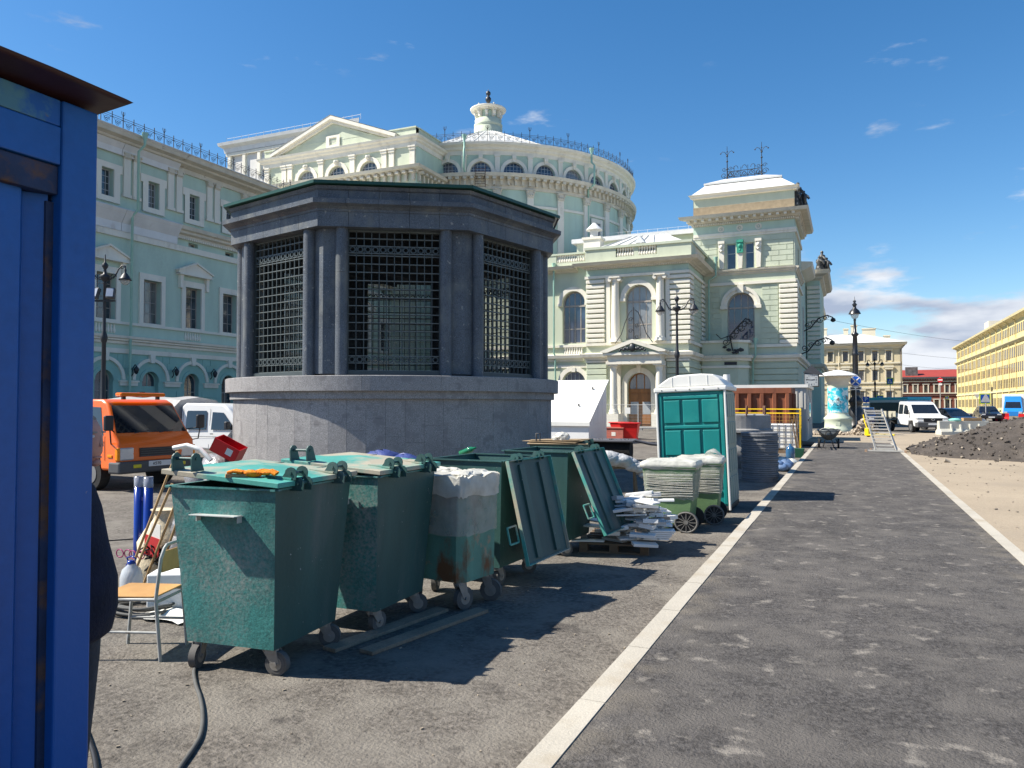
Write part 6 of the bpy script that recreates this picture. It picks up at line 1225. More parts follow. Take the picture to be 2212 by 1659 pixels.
for s_ in (-1, 1):
    skin('sleeve', [((0, s_*.2, 1.42), .085), ((-.04, s_*.26, 1.2), .07), ((-.05, s_*.26, 1.1), .068), ((-.02, s_*.25, .92), .055)], [(0, 1), (1, 2), (2, 3)], NAVY, pe)
    q = MB(); loft(q, [(-.02, s_*.11, .03, .075, .07), (0, s_*.11, .2, .075, .075), (.02, s_*.11, .5, .085, .085), (.02, s_*.105, .7, .105, .1), (.0, s_*.1, .9, .13, .115)]); q.build('trouser_leg', GREYT, pe)
    q = MB(); loft(q, [(.05, s_*.11, 0, .14, .05), (.05, s_*.11, .04, .14, .052), (.02, s_*.11, .08, .1, .05), (-.01, s_*.11, .11, .06, .045)], 16); q.build('shoe', BLK, pe)
    for f_ in range(4): skin('finger', [((-.02+.016*f_, s_*.24, .87), .011), ((-.02+.018*f_, s_*.235, .81), .009), ((-.02+.018*f_, s_*.22, .775-.008*abs(f_-1.5)), .007)], [(0, 1), (1, 2)], SKIN, pe, 1)
    skin('thumb', [((.03, s_*.235, .89), .013), ((.055, s_*.225, .86), .01), ((.062, s_*.22, .83), .008)], [(0, 1), (1, 2)], SKIN, pe, 1)
q = MB(); loft(q, [(.02, 0, 1.54, .05, .05), (.045, 0, 1.56, .07, .062), (.05, 0, 1.6, .085, .07), (.04, 0, 1.65, .096, .076), (.03, 0, 1.70, .098, .078), (.02, 0, 1.74, .085, .07), (.01, 0, 1.765, .05, .045)], 24)
q.lathe([(.004, .03), (.014, .0), (.017, -.012), (.0, -.02)], (.128, 0, 1.643), 8); q.hexa([(.115, -.016, 1.625), (.142, -.011, 1.624), (.142, .011, 1.624), (.115, .016, 1.625), (.12, -.008, 1.672), (.128, -.006, 1.672), (.128, .006, 1.672), (.12, .008, 1.672)])
q.sphere((.118, 0, 1.578), .02, 10, (.8, 1.6, .35)); q.sphere((.112, 0, 1.555), .022, 10, (1, 1.2, .8))
for s_ in (-1, 1): q.sphere((.03, s_*.08, 1.65), .025, 10, (.7, .35, 1.2))
hd = q.build('head', SKIN, pe); hd.location = (.05, 0, 0)
for s_ in (-1, 1): MB().sphere((.118, s_*.032, 1.668), .011, 8, (.6, 1, .8)).build('eye', M('eye white', (.7, .68, .65), .3), hd); MB().box((.122, s_*.034, 1.685), (.012, .034, .007)).build('eyebrow', M('greying hair', (.3, .26, .22), .9, .3, 30), hd)
q = MB(); loft(q, [(-.01, 0, 1.64, .085, .08), (-.005, 0, 1.70, .1, .084), (.012, 0, 1.745, .095, .078), (.008, 0, 1.778, .055, .05)], 20); q.build('hair', M('greying hair', (.3, .26, .22), .9, .3, 30), hd)
# ---------------------------------------------------------------- clutter beside the chair
BRM = M('broom handle wood', (.38, .25, .12), .7, .2, 9, streak=.2)
for k, (x, y, tx, ty) in enumerate(((268, 1268, 383, 975), (276, 1270, 372, 1045), (310, 1262, 386, 1070), (335, 1262, 392, 1100))):
    a = G(x, y); zc = 7.3; b = G(tx, ty, (1.36, 1.05, .95, .9)[k]); d = _fw+_rt*((tx-1106)/1650)+_up*((829.5-ty)/1650); b = V((0, 0, 1.8))+d*(7.35-.1*k)
    g_ = MB().tube([V((0, 0, 0)), b-a], .0125, 8).build('broom_handle', BRM); g_.location = a; tag(g_, ('tallest wooden broom handle leaning over the sack', 'wooden broom handle crossing just below the tallest one', 'wooden broom handle resting against the cream sack', 'wooden broom handle closest to the front container')[k], 'broom handle', 'broom handles leaning by the chair')
bt = thing('blue_tube_stand', 'pair of upright blue plastic tubes clipped together behind the broom handles', 'tube stand', G(308, 1222)); BTU = M('glossy blue plastic', (.008, .03, .22), .15, .2, 3, spec=.7)
for x in (-.075, .075): q = MB().lathe([(.048, 0), (.05, .02), (.05, .9), (.044, .9), (.044, .02)], (x, 0, 0), 18); q.build('tube', BTU, bt); MB().lathe([(.051, .88), (.052, 1.0), (.047, 1.0), (.046, .88)], (x, 0, 0), 18).build('clear_collar', M('clear plastic', (.5, .52, .58), .1, .1, 3, trans=.6), bt)
for z in (.3, .75): MB().bb(-.03, .03, -.012, .012, z-.02, z+.02).build('clip', BTU, bt)
MB().cyl((0, 0, 0), (0, 0, .03), .17, n=20).build('base', BTU, bt)
sa = thing('builders_sack', 'bulging cream builders sack with a red and white printed panel behind the chair', 'sack', G(352, 1250)); q = MB(); SACK = M('cream woven sack', (.58, .50, .35), .85, .15, 5, .5, 30, col2=(.33, .27, .19), m2=(4, .55, .7))
n = 22; secs = [(0, .18), (.06, .24), (.2, .27), (.38, .26), (.52, .2), (.6, .13), (.66, .1), (.72, .15)]; vs = []
for z, r_ in secs:
    for k in range(n): t = 2*pi*k/n; j = 1+.09*sin(3*t+z*9)+random.uniform(-.03, .03); vs.append((r_*j*cos(t), r_*j*.8*sin(t), z))
q.add(vs, [(i*n+k, i*n+(k+1) % n, (i+1)*n+(k+1) % n, (i+1)*n+k) for i in range(len(secs)-1) for k in range(n)], True); q.add(vs[-n:], [tuple(range(n))]); q.build('sack_body', SACK, sa)
MB().prism([(.0, .3), (.2, .26), (.22, .46), (.02, .5)], -.245, -.235, 'y').build('printed_panel', M('red print', (.5, .03, .03), .6), sa); MB().prism([(.08, .48), (.22, .46), (.22, .6), (.1, .62)], -.24, -.232, 'y').build('printed_panel', TWH, sa)
ju = thing('plastic_jug', 'clear plastic water jug with a blue cap and handle beside the jacketed person', 'jug', G(283, 1292)); CLR = M('cloudy clear plastic', (.62, .66, .70), .2, .1, 4, .2, 20, spec=.6, alpha=.6)
MB().lathe([(0, 0), (.09, 0), (.1, .03), (.1, .2), (.08, .27), (.035, .31), (.033, .33)], n=18).build('jug_body', CLR, ju); MB().lathe([(.036, .32), (.037, .35), (0, .352)], n=14).build('cap', BTU, ju); MB().tube([(-.035, 0, .33), (-.06, 0, .37), (0, 0, .39), (.06, 0, .37), (.035, 0, .33)], .008, 6).build('handle', BTU, ju)
g_ = MB().bb(-.16, .16, -.13, .13, 0, .34).build('white_box', M('white polystyrene', (.72, .72, .70), .7, .05, 4), bev=.012); g_.location = G(368, 1318); g_.rotation_euler = (0, 0, R(30)); tag(g_, 'plain white box on the ground behind the school chair', 'box')
q = MB(); HOSE = M('dusty grey hose', (.085, .085, .08), .7, .2, 8)
for k in range(7): r_ = .17+.035*(k % 4); cx, cy = random.uniform(-.03, .03), random.uniform(-.03, .03); q.tube([(cx+r_*1.5*cos(2*pi*j/28), cy+r_*sin(2*pi*j/28), .014+.024*(k//2)+.006*sin(j)) for j in range(28)], .013, 6, True)
g_ = q.build('hose_coil', HOSE); g_.location = G(305, 1318); tag(g_, 'coil of dusty grey hose on the ground under the chair', 'hose coil')
q = MB()
for k in range(12): q.tube([(random.uniform(-.2, .2), random.uniform(-.12, .12), random.uniform(0, .3)) for j in range(6)], .01, 5)
g_ = q.build('cable_tangle', M('black cable', (.015, .015, .016), .5)); g_.location = G(345, 1262)+V((0, 0, .12)); tag(g_, 'tangle of black cables behind the chair back', 'cable tangle')
q = MB(); vs = []; SH = M('white sheeting', (.70, .69, .64), .7, .08, 5, .3, 20)
for i in range(8):
    for j in range(6): vs.append((-.26+.075*i+random.uniform(-.02, .02), -.12+.05*j+random.uniform(-.02, .02), .012+.02*random.random()+(.03 if j > 3 else 0)))
q.add(vs, [(i*6+j, i*6+j+1, (i+1)*6+j+1, (i+1)*6+j) for i in range(7) for j in range(5)], True); g_ = q.build('plastic_sheet', SH); g_.location = G(360, 1337); tag(g_, 'crumpled white sheeting on the asphalt behind the front container wheel', 'sheeting')
q = MB(); 
for k in range(4): c = V((.09*k, .02*(k % 2), .03)); q.tube([c+V((.05*cos(t), .0, .03+.04*sin(t))) for t in [2*pi*j/12 for j in range(12)]], .006, 5, True)
g_ = q.build('clip_chain', M('magenta plastic', (.25, .01, .1), .4)); g_.location = G(258, 1262)+V((0, 0, .25)); tag(g_, 'chain of magenta plastic clips lying on the jug', 'clips')
def cable(pts, r, label, name='cable', mat=None):
    q = MB(); P = [G(x, y, r) for x, y in pts]; out = []
    for i in range(len(P)-1):
        a, b, c, d = P[max(0, i-1)], P[i], P[i+1], P[min(len(P)-1, i+2)]
        for k in range(5):
            t = k/5; out.append(.5*((2*b)+(c-a)*t+(2*a-5*b+4*c-d)*t*t+(3*b-a-3*c+d)*t**3))
    out.append(P[-1]); o0 = out[0].copy(); o0.z = 0
    g_ = q.tube([p-o0 for p in out], r, 8).build(name, mat or HOSE); g_.location = o0; return tag(g_, label, 'cable')
cable(((437, 1430), (420, 1445), (422, 1475), (433, 1510), (438, 1550), (432, 1590), (412, 1625), (385, 1665), (350, 1740), (290, 1860), (180, 2000), (20, 2080)), .0125, 'thick dusty grey cable running from under the front container wheel')
cable(((178, 1560), (193, 1600), (205, 1640), (210, 1700), (205, 1790)), .013, 'thick black cable on the asphalt close to the blue container', mat=M('black cable', (.015, .015, .016)))
cable(((150, 1172), (230, 1168), (300, 1163), (420, 1150), (560, 1120)), .008, 'thin black cable stretched across the asphalt behind the chair', mat=M('black cable', (.015, .015, .016)))
# heap of bags with a red crate behind the front container
hp = thing('rubbish_heap', 'heap of grey rubbish bags behind the two shut containers', 'rubbish heap', (-5.95, 5.98, 0)); q = MB()
GB = M('grey bag film', (.20, .20, .21), .35, .35, 5, .8, 16, spec=.6)
for k in range(30): z = random.uniform(.2, 1.15); q.sphere((random.uniform(-.22, .22)*(1.3-z*.4), random.uniform(-.2, .3)*(1.3-z*.4), z), random.uniform(.14, .22), 14, (1.1, 1.1, .85), .1)
q.build('bags', GB, hp)['kind'] = 'stuff'
rc = thing('red_crate', 'bright red plastic crate tipped over on the heap of grey bags', 'crate', (-5.9, 6.05, 1.3), R(30), rot=(R(8), R(28), R(24))); rc.scale = (.85, .85, .85)
for a in ((-.17, .17, -.12, .12, -.012, 0), (-.17, .17, -.12, -.11, 0, .16), (-.17, .17, .11, .12, 0, .16), (-.17, -.16, -.11, .11, 0, .16), (.16, .17, -.11, .11, 0, .16)): MB().bb(*a).build('side', RED, rc)
MB().bb(.02, .1, -.124, -.12, .04, .12).build('paper_label', TWH, rc)
g_ = MB().tube([(-.3, 0, .06), (-.15, 0, .09), (.0, 0, .05), (.12, 0, -.06)], .025, 8).build('white_pipe', TWH); g_.location = (-6.1, 5.9, 1.3); g_.rotation_euler = (0, 0, R(15)); tag(g_, 'bent white plastic pipe lying against the tipped red crate', 'pipe')
# ---------------------------------------------------------------- vehicles
CARG = M('dark vehicle glass', (.012, .015, .02), .04, .3, 2, spec=1.0); TYRE = M('tyre rubber', (.022, .022, .022), .85, .2, 6); ALLOY = M('wheel steel', (.3, .3, .3), .35, .1, 4, metal=.6); CHR = M('headlamp glass', (.55, .55, .55), .08, .1, 4, spec=1, metal=.3); BUMP = M('grey bumper plastic', (.075, .077, .08), .6, .1, 3); PLATE = M('number plate white', (.7, .7, .68), .5)
class Veh:
    def __init__(s, name, label, loc, ang, group=None): s.r = thing(name, label, name.split('_')[-1] if name != 'parked_car' else 'car', loc, ang, group)
    def body(s, prof, W, tf, mat, name='body', bev=.05):
        n = len(prof); q = MB(); q.add([(x, -W/2*tf(z), z) for x, z in prof]+[(x, W/2*tf(z), z) for x, z in prof], [tuple(range(n))[::-1], tuple(range(n, 2*n))]+[(k, (k+1) % n, n+(k+1) % n, n+k) for k in range(n)])
        s.W, s.tf = W, tf; o = q.build(name, mat, s.r, bev=bev)
        for p in o.data.polygons: p.use_smooth = True
        o.modifiers[0].harden_normals = True
        return o
    def side(s, poly, name='side_window', mat=None, off=.008, sides=(-1, 1), par=None):
        for sg in sides:
            q = MB(); pts = [(x, sg*(s.W/2*s.tf(z)+off), z) for x, z in poly]; q.add(pts, [tuple(range(len(pts)))]); q.build(name, mat or CARG, par or s.r)
    def front(s, p0, p1, w0, w1, name='windscreen', mat=None, off=.012, yc=0, par=None):
        (x0, z0), (x1, z1) = p0, p1; d = V((z1-z0, 0, -(x1-x0))); d.normalize()
        if d.x < 0 and off > 0 and name != 'rear_window': d = -d
        q = MB(); pts = [V((x0, yc-w0, z0))+d*off, V((x0, yc+w0, z0))+d*off, V((x1, yc+w1, z1))+d*off, V((x1, yc-w1, z1))+d*off]; q.add(pts, [(0, 1, 2, 3)]); return q.build(name, mat or CARG, par or s.r)
    def wheels(s, xs, r, wy, w_=.2, mat=None):
        for x in xs:
            for sg in (-1, 1):
                o = MB().cyl((x, sg*wy-w_/2, r), (x, sg*wy+w_/2, r), r, n=24).build('wheel', TYRE, s.r, bev=.02); q = MB().cyl((x, sg*(wy+w_/2)-.01, r), (x, sg*(wy+w_/2)+.012, r), r*.6, n=16); 
                q.cyl((x, sg*(wy+w_/2)-.01, r), (x, sg*(wy+w_/2)+.03, r), r*.2, n=10); q.build('wheel_rim', mat or ALLOY, o)
    def box(s, a, name, mat, bev=.01, par=None): return MB().bb(*a).build(name, mat, par or s.r, bev=bev)
ORG = M('orange truck paint', (.80, .13, .004), .3, .06, 1.5, coat=.4, spec=.5); WHT = M('white vehicle paint', (.72, .72, .70), .3, .04, 1, coat=.4); BLKP = M('black car paint', (.008, .009, .014), .2, .2, 1, coat=.8)
# orange truck
tk = Veh('utility_truck', 'orange cab-over utility truck with an amber roof light bar', (-13.75, 12.1, 0), R(-4)); tk.r.scale = (1.1, 1.1, 1.05)
tk.body([(-.02, .42), (.03, .75), (.0, 1.0), (-.13, 1.14), (-.5, 1.76), (-.66, 1.84), (-1.45, 1.85), (-1.6, 1.75), (-1.62, .5), (-1.25, .5), (-1.2, .72), (-1.0, .85), (-.75, .85), (-.55, .72), (-.5, .42)], 1.72, lambda z: 1.0 if z < 1.05 else 1-.14*(z-1.05)/.8, ORG, 'cab', .06)
tk.front((-.15, 1.16), (-.47, 1.71), .78, .68); tk.side([(-.42, 1.12), (-.63, 1.68), (-1.35, 1.7), (-1.38, 1.12)]); tk.front((.018, .68), (.018, .86), .42, .42, 'grille', M('dark grille', (.03, .03, .032), .5), .02)
for k in range(4): tk.box((.035, .05, -.4, .4, .69+.045*k, .705+.045*k), 'grille_bar', BUMP, 0)
for sg in (-1, 1):
    tk.box((-.05, .035, sg*.68-.15, sg*.68+.15, .62, .88), 'headlight', CHR, .03); tk.box((-.06, .03, sg*.84-.035, sg*.84+.035, .62, .88), 'indicator', M('amber lens', (.8, .25, .01), .2), .02); tk.box((-.28, -.14, sg*.865-.012, sg*.865+.012, .68, .74), 'side_marker', M('amber lens', (.8, .25, .01)), .01)
    tk.box((.06, .1, sg*.5-.09, sg*.5+.09, .46, .54), 'fog_light', M('yellow lens', (.6, .5, .03), .2), .02)
    q = MB().tube([(-.2, sg*.8, 1.2), (-.02, sg*.98, 1.24), (.0, sg*1.02, 1.3)], .014, 6); q.tube([(-.2, sg*.85, .95), (-.02, sg*.98, 1.0), (0, sg*1.02, 1.3)], .014, 6); mr = q.build('mirror_arm', IRON, tk.r); MB().bb(-.06, .02, sg*1.03-.09, sg*1.03+.09, 1.22, 1.52).build('mirror', IRON, mr, bev=.03)
tk.box((-.25, .09, -.88, .88, .36, .6), 'bumper', BUMP, .04); tk.box((.09, .1, -.26, .26, .48, .59), 'number_plate', PLATE, .003); text_mesh('к570', .09, 'plate_lettering', IRON, tk.r, frame_mtx((.103, -.08, .535), (0, 1, 0), (0, 0, 1)))
for y0 in (-.45, .1): q = MB().tube([(-.08, y0, 1.16), (-.12, y0+.35, 1.2)], .009, 6); q.build('wiper', IRON, tk.r)
q = MB().bb(-.62, -.42, -.5, .5, 1.9, 1.98); lb_ = q.build('light_bar', M('amber light bar', (.75, .16, .005), .2, .1, 4), tk.r, bev=.03); MB().bb(-.55, -.48, -.06, .06, 1.98, 2.0).build('light_bar_clip', IRON, lb_); 
for y0 in (-.38, .38): MB().bb(-.55, -.49, y0-.03, y0+.03, 1.84, 1.9).build('light_bar_foot', IRON, lb_)
tk.side([(-.36, .62), (-.36, 1.1), (-.375, 1.1), (-.375, .62)], 'door_seam', BDARK, .01); tk.side([(-1.42, .62), (-1.42, 1.7), (-1.435, 1.7), (-1.435, .62)], 'door_seam', BDARK, .01); tk.side([(-.4, .98), (-.4, 1.0), (-1.4, 1.0), (-1.4, .98)], 'body_crease', BDARK, .01); tk.side([(-1.2, 1.02), (-1.2, 1.06), (-1.36, 1.06), (-1.36, 1.02)], 'door_handle', IRON, .02)
tk.box((-4.6, -1.7, -.85, .85, .75, .85), 'flat_bed', BUMP); tk.box((-4.6, -1.75, -.86, -.82, .85, 1.2), 'bed_side', ORG); tk.box((-4.6, -1.75, .82, .86, .85, 1.2), 'bed_side', ORG); tk.box((-4.4, -.3, -.35, .35, .45, .65), 'chassis', BDARK); tk.wheels((-.87, -3.4), .34, .72); tk.box((-.9, -.6, -.6, .6, .9, 1.3), 'seats', BUMP)
# white crew cab truck with a canvas tilt, side on
ct = Veh('tilt_truck', 'white crew cab truck with a grey canvas tilt beside the round pavilion', (-16.1, 18.7, 0), R(4)); CANV = M('grey tarpaulin', (.36, .35, .34), .6, .15, 2, .5, 6, streak=.3)
vp = [(0, .35), (.02, .7), (-.12, .92), (-.62, 1.06), (-1.15, 1.66), (-1.42, 1.84), (-2.85, 1.88), (-3.0, 1.78), (-3.02, .5), (-1.35, .42), (-1.28, .68), (-.62, .68), (-.5, .35)]
ct.body(vp, 1.9, lambda z: 1.0 if z < 1.0 else 1-.14*(z-1.0), WHT, 'cab', .07); ct.front((-.7, 1.12), (-1.14, 1.62), .78, .7)
ct.side([(-.95, 1.06), (-1.0, 1.2), (-1.36, 1.58), (-1.78, 1.6), (-1.78, 1.06)]); ct.side([(-1.98, 1.06), (-1.98, 1.6), (-2.02, 1.64), (-2.72, 1.64), (-2.76, 1.6), (-2.76, 1.06)])
for x in (-.85, -1.86, -2.9): ct.side([(x, .5), (x, 1.7 if x < -1 else 1.0), (x-.012, 1.7 if x < -1 else 1.0), (x-.012, .5)], 'door_seam', BUMP)
ct.side([(-.3, .84), (-.3, .855), (-3.0, .855), (-3.0, .84)], 'body_crease', BUMP); ct.side([(-1.68, .92), (-1.68, .95), (-1.8, .95), (-1.8, .92)], 'door_handle', BUMP, .02)
for sg in (-1, 1): ct.box((-1.12, -1.0, sg*1.08-.09, sg*1.08+.09, 1.08, 1.32), 'mirror', IRON, .03); ct.box((-.1, .02, sg*.75-.14, sg*.75+.14, .7, .86), 'headlight', CHR, .02)
q = MB(); pr = [(-1.02, .8), (1.02, .8), (1.02, 1.78), (.78, 1.98), (0, 2.08), (-.78, 1.98), (-1.02, 1.78)]; vs = []; nn = 18
for k in range(nn+1):
    x = -6.4+3.3*k/nn; g2 = .02*(k % 3 == 0)
    for j, (yy, z) in enumerate(pr): vs.append((x, yy*(1+g2+.012*sin(k*2.1+j)), z+(.02*sin(k*.9) if z > 1.7 else 0)))
m_ = len(pr); q.add(vs, [(i*m_+k, i*m_+(k+1) % m_, (i+1)*m_+(k+1) % m_, (i+1)*m_+k) for i in range(nn) for k in range(m_)]); q.add(vs[:m_], [tuple(range(m_))[::-1]]); q.add(vs[-m_:], [tuple(range(m_))]); q.build('canvas_tilt', CANV, ct.r)
ct.box((-6.4, -3.05, -.98, .98, .66, .79), 'bed', BUMP); ct.box((-6.2, -.4, -.4, .4, .42, .64), 'chassis', BDARK); ct.wheels((-.95, -4.9), .34, .82); ct.box((-.12, .06, -.93, .93, .32, .55), 'bumper', BUMP, .04)
def car(label, loc, ang, mat, sc=1.0, group=None):
    v = Veh('parked_car', label, loc, ang, group); v.r.scale = (sc, sc, sc)
    v.body([(0, .3), (.03, .62), (-.1, .78), (-1.05, .93), (-1.75, 1.42), (-2.1, 1.5), (-3.3, 1.48), (-3.95, 1.0), (-4.2, .92), (-4.25, .35), (-3.85, .3), (-3.75, .62), (-3.15, .62), (-3.05, .28), (-1.25, .28), (-1.15, .62), (-.55, .62), (-.45, .3)], 1.78, lambda z: 1 if z < .9 else 1-.25*(z-.9)/.6, mat, 'body', .07)
    v.front((-1.12, .97), (-1.72, 1.39), .74, .62); v.side([(-1.3, .96), (-1.85, 1.38), (-2.4, 1.42), (-2.4, .96)]); v.side([(-2.48, .96), (-2.48, 1.42), (-3.2, 1.4), (-3.55, 1.0)])
    v.front((.02, .42), (.03, .6), .5, .5, 'grille', M('dark grille', (.03, .03, .032)), .012)
    for sg in (-1, 1): v.box((-.25, .02, sg*.66-.17, sg*.66+.17, .62, .75), 'headlight', CHR, .03); v.box((-1.35, -1.22, sg*.98-.07, sg*.98+.07, .95, 1.1), 'mirror', mat, .03)
    v.box((.02, .05, -.26, .26, .38, .48), 'number_plate', PLATE, .003); v.wheels((-.85, -3.45), .31, .8); return v
car('dark car nose visible between the orange truck and the canvas covered truck', (-11.2, 14.2, 0), R(-30), BLKP)
car('black hatchback beside the white pickup', (8.1, 62.2, 0), R(-52), BLKP, 1.08); car('black off-road car with headlights on beyond the hatchback', (14.6, 100, 0), R(-88), BLKP, 1.15); car('dark blue car parked beyond the stepladder', (.9, 66.5, 0), R(-95), M('dark blue car paint', (.01, .016, .05), .2, .1, 1, coat=.8), 1.1)
# white crew cab pickup
gz = Veh('pickup_truck', 'white crew cab flatbed truck facing the walkway', (5.0, 56.9, 0), R(-73))
gz.body([(0, .4), (.05, .85), (-.1, 1.05), (-.95, 1.2), (-1.65, 1.9), (-2.0, 2.05), (-3.4, 2.08), (-3.5, .5), (-1.6, .45), (-1.5, .75), (-.75, .78), (-.6, .4)], 1.95, lambda z: 1 if z < 1.1 else 1-.15*(z-1.1), WHT, 'cab', .08); gz.front((-1.02, 1.28), (-1.62, 1.86), .8, .72); gz.side([(-1.35, 1.25), (-1.8, 1.8), (-2.3, 1.85), (-2.3, 1.25)]); gz.side([(-2.5, 1.25), (-2.5, 1.88), (-3.2, 1.88), (-3.2, 1.25)])
gz.front((.03, .5), (.03, .98), .5, .62, 'grille', M('black grille', (.015, .015, .016), .4), .03); gz.box((-.35, .09, -.98, .98, .36, .72), 'bumper', BUMP, .06); gz.box((.09, .1, -.3, .3, .52, .64), 'number_plate', PLATE, .003); q = MB(); q.tube([(.075, .1*cos(t), .88+.06*sin(t)) for t in [2*pi*k/14 for k in range(14)]], .012, 5, True); q.build('badge', CHR, gz.r)
for sg in (-1, 1): gz.box((-.3, .03, sg*.8-.18, sg*.8+.18, .84, 1.02), 'headlight', CHR, .04); gz.box((-1.3, -1.18, sg*1.12-.1, sg*1.12+.1, 1.2, 1.5), 'mirror', IRON, .03); gz.box((-6.3, -3.6, sg*1.0-.02, sg*1.0+.02, .95, 1.4), 'drop_side', M('cream panel', (.42, .40, .32), .6), .005)
gz.box((-6.3, -3.55, -1, 1, .85, .95), 'flat_bed', BUMP); gz.box((-6.2, -.3, -.4, .4, .5, .75), 'chassis', BDARK); gz.wheels((-1.12, -4.8), .36, .85)
# blue and white box truck, bus, blue skip
bx = Veh('box_truck', 'blue cab box truck with a white cargo body beyond the gravel mound', (18.3, 110, 0), R(-100)); bx.W, bx.tf = 2.1, lambda z: 1
bx.body([(0, .5), (.05, 1.1), (-.6, 1.4), (-1.3, 2.3), (-1.5, 2.9), (-2.3, 3.0), (-2.3, .5)], 2.0, lambda z: 1-.08*max(0, z-1.2), M('bright blue vehicle paint', (.02, .2, .55), .3, .05, 1, coat=.4), 'cab', .06); bx.front((-.66, 1.48), (-1.26, 2.25), .85, .75); bx.side([(-1.0, 1.5), (-1.4, 2.2), (-2.0, 2.2), (-2.0, 1.5)]); bx.box((-6.5, -2.35, -1.15, 1.15, .9, 3.2), 'cargo_body', WHT, .03); bx.wheels((-.9, -5), .4, .9)
for sg in (-1, 1): bx.box((-.1, .06, sg*.75-.18, sg*.75+.18, .8, 1.05), 'headlight', CHR, .03)
bs = Veh('city_bus', 'white bus with a cyan roof passing behind the flatbed truck', (6.2, 82, 0), R(-62)); bs.body([(0, .4), (.1, 1.4), (-.1, 2.2), (-.3, 2.4), (-6.9, 2.4), (-7, .4)], 2.4, lambda z: 1, WHT, 'body', .08); bs.side([(-.4, 1.1), (-.4, 2.1), (-6.7, 2.1), (-6.7, 1.1)]); bs.box((-6.95, -.1, -1.2, 1.2, 2.32, 2.62), 'roof_pod', M('cyan roof paint', (.08, .55, .62), .4), .05); bs.wheels((-1.6, -5.4), .42, 1.1); bs.front((.09, 1.3), (-.07, 2.1), 1.0, 1.0)
# ---------------------------------------------------------------- lamp posts
def double_lamp(label, x, y, H, flood=False, rz=0):
    r = thing('street_lamp', label, 'street lamp', (x, y, 0), rz, 'two-armed iron street lamps'); h = H
    q = MB().lathe([(.24, 0), (.24, .5), (.17, .6), (.15, 1.1), (.19, 1.15), (.1, 1.3), (.075, h*.55), (.11, h*.56), (.13, h*.575), (.11, h*.59), (.065, h*.61), (.05, h-1.2), (.08, h-1.15), (.05, h-1.05)], n=14); q.build('post', IRON, r)
    q = MB().lathe([(.05, h-1.1), (.16, h-.95), (.2, h-.85), (.07, h-.78), (.05, h-.6), (.11, h-.5), (.12, h-.42), (.03, h-.32), (.02, h-.05), (0, h)], n=10); q.build('finial', IRON, r)
    for s_ in (-1, 1):
        q = MB().tube([(0, 0, h-1.0), (s_*.22, 0, h-.98), (s_*.4, 0, h-.85), (s_*.52, 0, h-.6), (s_*.66, 0, h-.45), (s_*.78, 0, h-.48), (s_*.78, 0, h-.58)], .028, 8); q.tube([(s_*.12+a, 0, b) for a, b in scroll(s_*.2, h-.88, .12, 1.2, 12, s_)], .015, 5); q.tube([(s_*.66+.07*cos(t), 0, h-.5+.07*sin(t)) for t in [2*pi*k/10 for k in range(10)]], .013, 5, True); a_ = q.build('arm', IRON, r)
        q = MB().lathe([(.02, h-.56), (.05, h-.62), (.04, h-.72), (.12, h-.82), (.2, h-.95), (.24, h-1.02), (.2, h-1.03)], (s_*.78, 0, 0), 16); l_ = q.build('lamp_shade', IRON, r); q = MB().lathe([(.19, h-1.03), (.17, h-1.12), (.08, h-1.2), (0, h-1.21)], (s_*.78, 0, 0), 14); q.build('lamp_glass', M('clear lamp glass', (.5, .5, .48), .08, .1, 3, spec=.8, alpha=.5), l_)
        if flood: q = MB().box((s_*.3, -.12, h-1.55), (.3, .16, .42), (R(-20), 0, R(s_*12))); f_ = q.build('floodlight', BUMP, r); MB().box((s_*.3, -.215, h-1.52), (.25, .01, .34), (R(-20), 0, R(s_*12))).build('flood_glass', CHR, f_)
    if flood: MB().bb(-.4, .4, -.05, .05, h-1.85, h-1.78).build('flood_bracket', IRON, r)
    return r
double_lamp('two-armed black iron street lamp in front of the theatre entrance', -7.4, 36.1, 7.3, rz=R(5)); double_lamp('two-armed black iron street lamp with floodlights near the blue container', -26.2, 20.5, 7.65, True, R(24)); double_lamp('two-armed black iron street lamp near the crossing signs by the cream building', 2.7, 95, 7.4, rz=R(-20))
lr = thing('lamp_column', 'tall massive cast iron lamp column with a crowned lantern beside the poster column', 'lamp column', (.45, 60.5, 0)); CI = M('black cast iron', (.012, .013, .016), .35, .2, 4, spec=.6)
q = MB().lathe([(.75, 0), (.75, .3), (.62, .45), (.58, 1.0), (.5, 1.5), (.36, 1.75), (.42, 1.9), (.5, 2.1), (.4, 2.3), (.26, 2.45), (.3, 2.6), (.36, 2.8), (.22, 3.0), (.28, 3.3), (.2, 3.6), (.24, 4.0), (.17, 4.2)], n=20); q.build('base', CI, lr)
q = MB().lathe([(.2, 4.1), (.19, 5.4), (.24, 5.5), (.19, 5.6), (.15, 6.8), (.24, 6.9), (.24, 7.0), (.11, 7.1), (.07, 7.9), (.1, 8.0), (.06, 8.1)], n=14); q.build('shaft', CI, lr); q = MB().lathe([(.06, 8.05), (.22, 8.15), (.28, 8.35), (.3, 8.45)], n=14); q.build('lantern_glass', M('clear lamp glass', (.5, .5, .48)), lr); q = MB().lathe([(.42, 8.43), (.38, 8.52), (.3, 8.68), (.12, 8.85), (.1, 9.0), (.18, 9.1), (.06, 9.25), (.12, 9.35), (.03, 9.45), (0, 9.75)], n=14); q.build('lantern_cap', CI, lr)
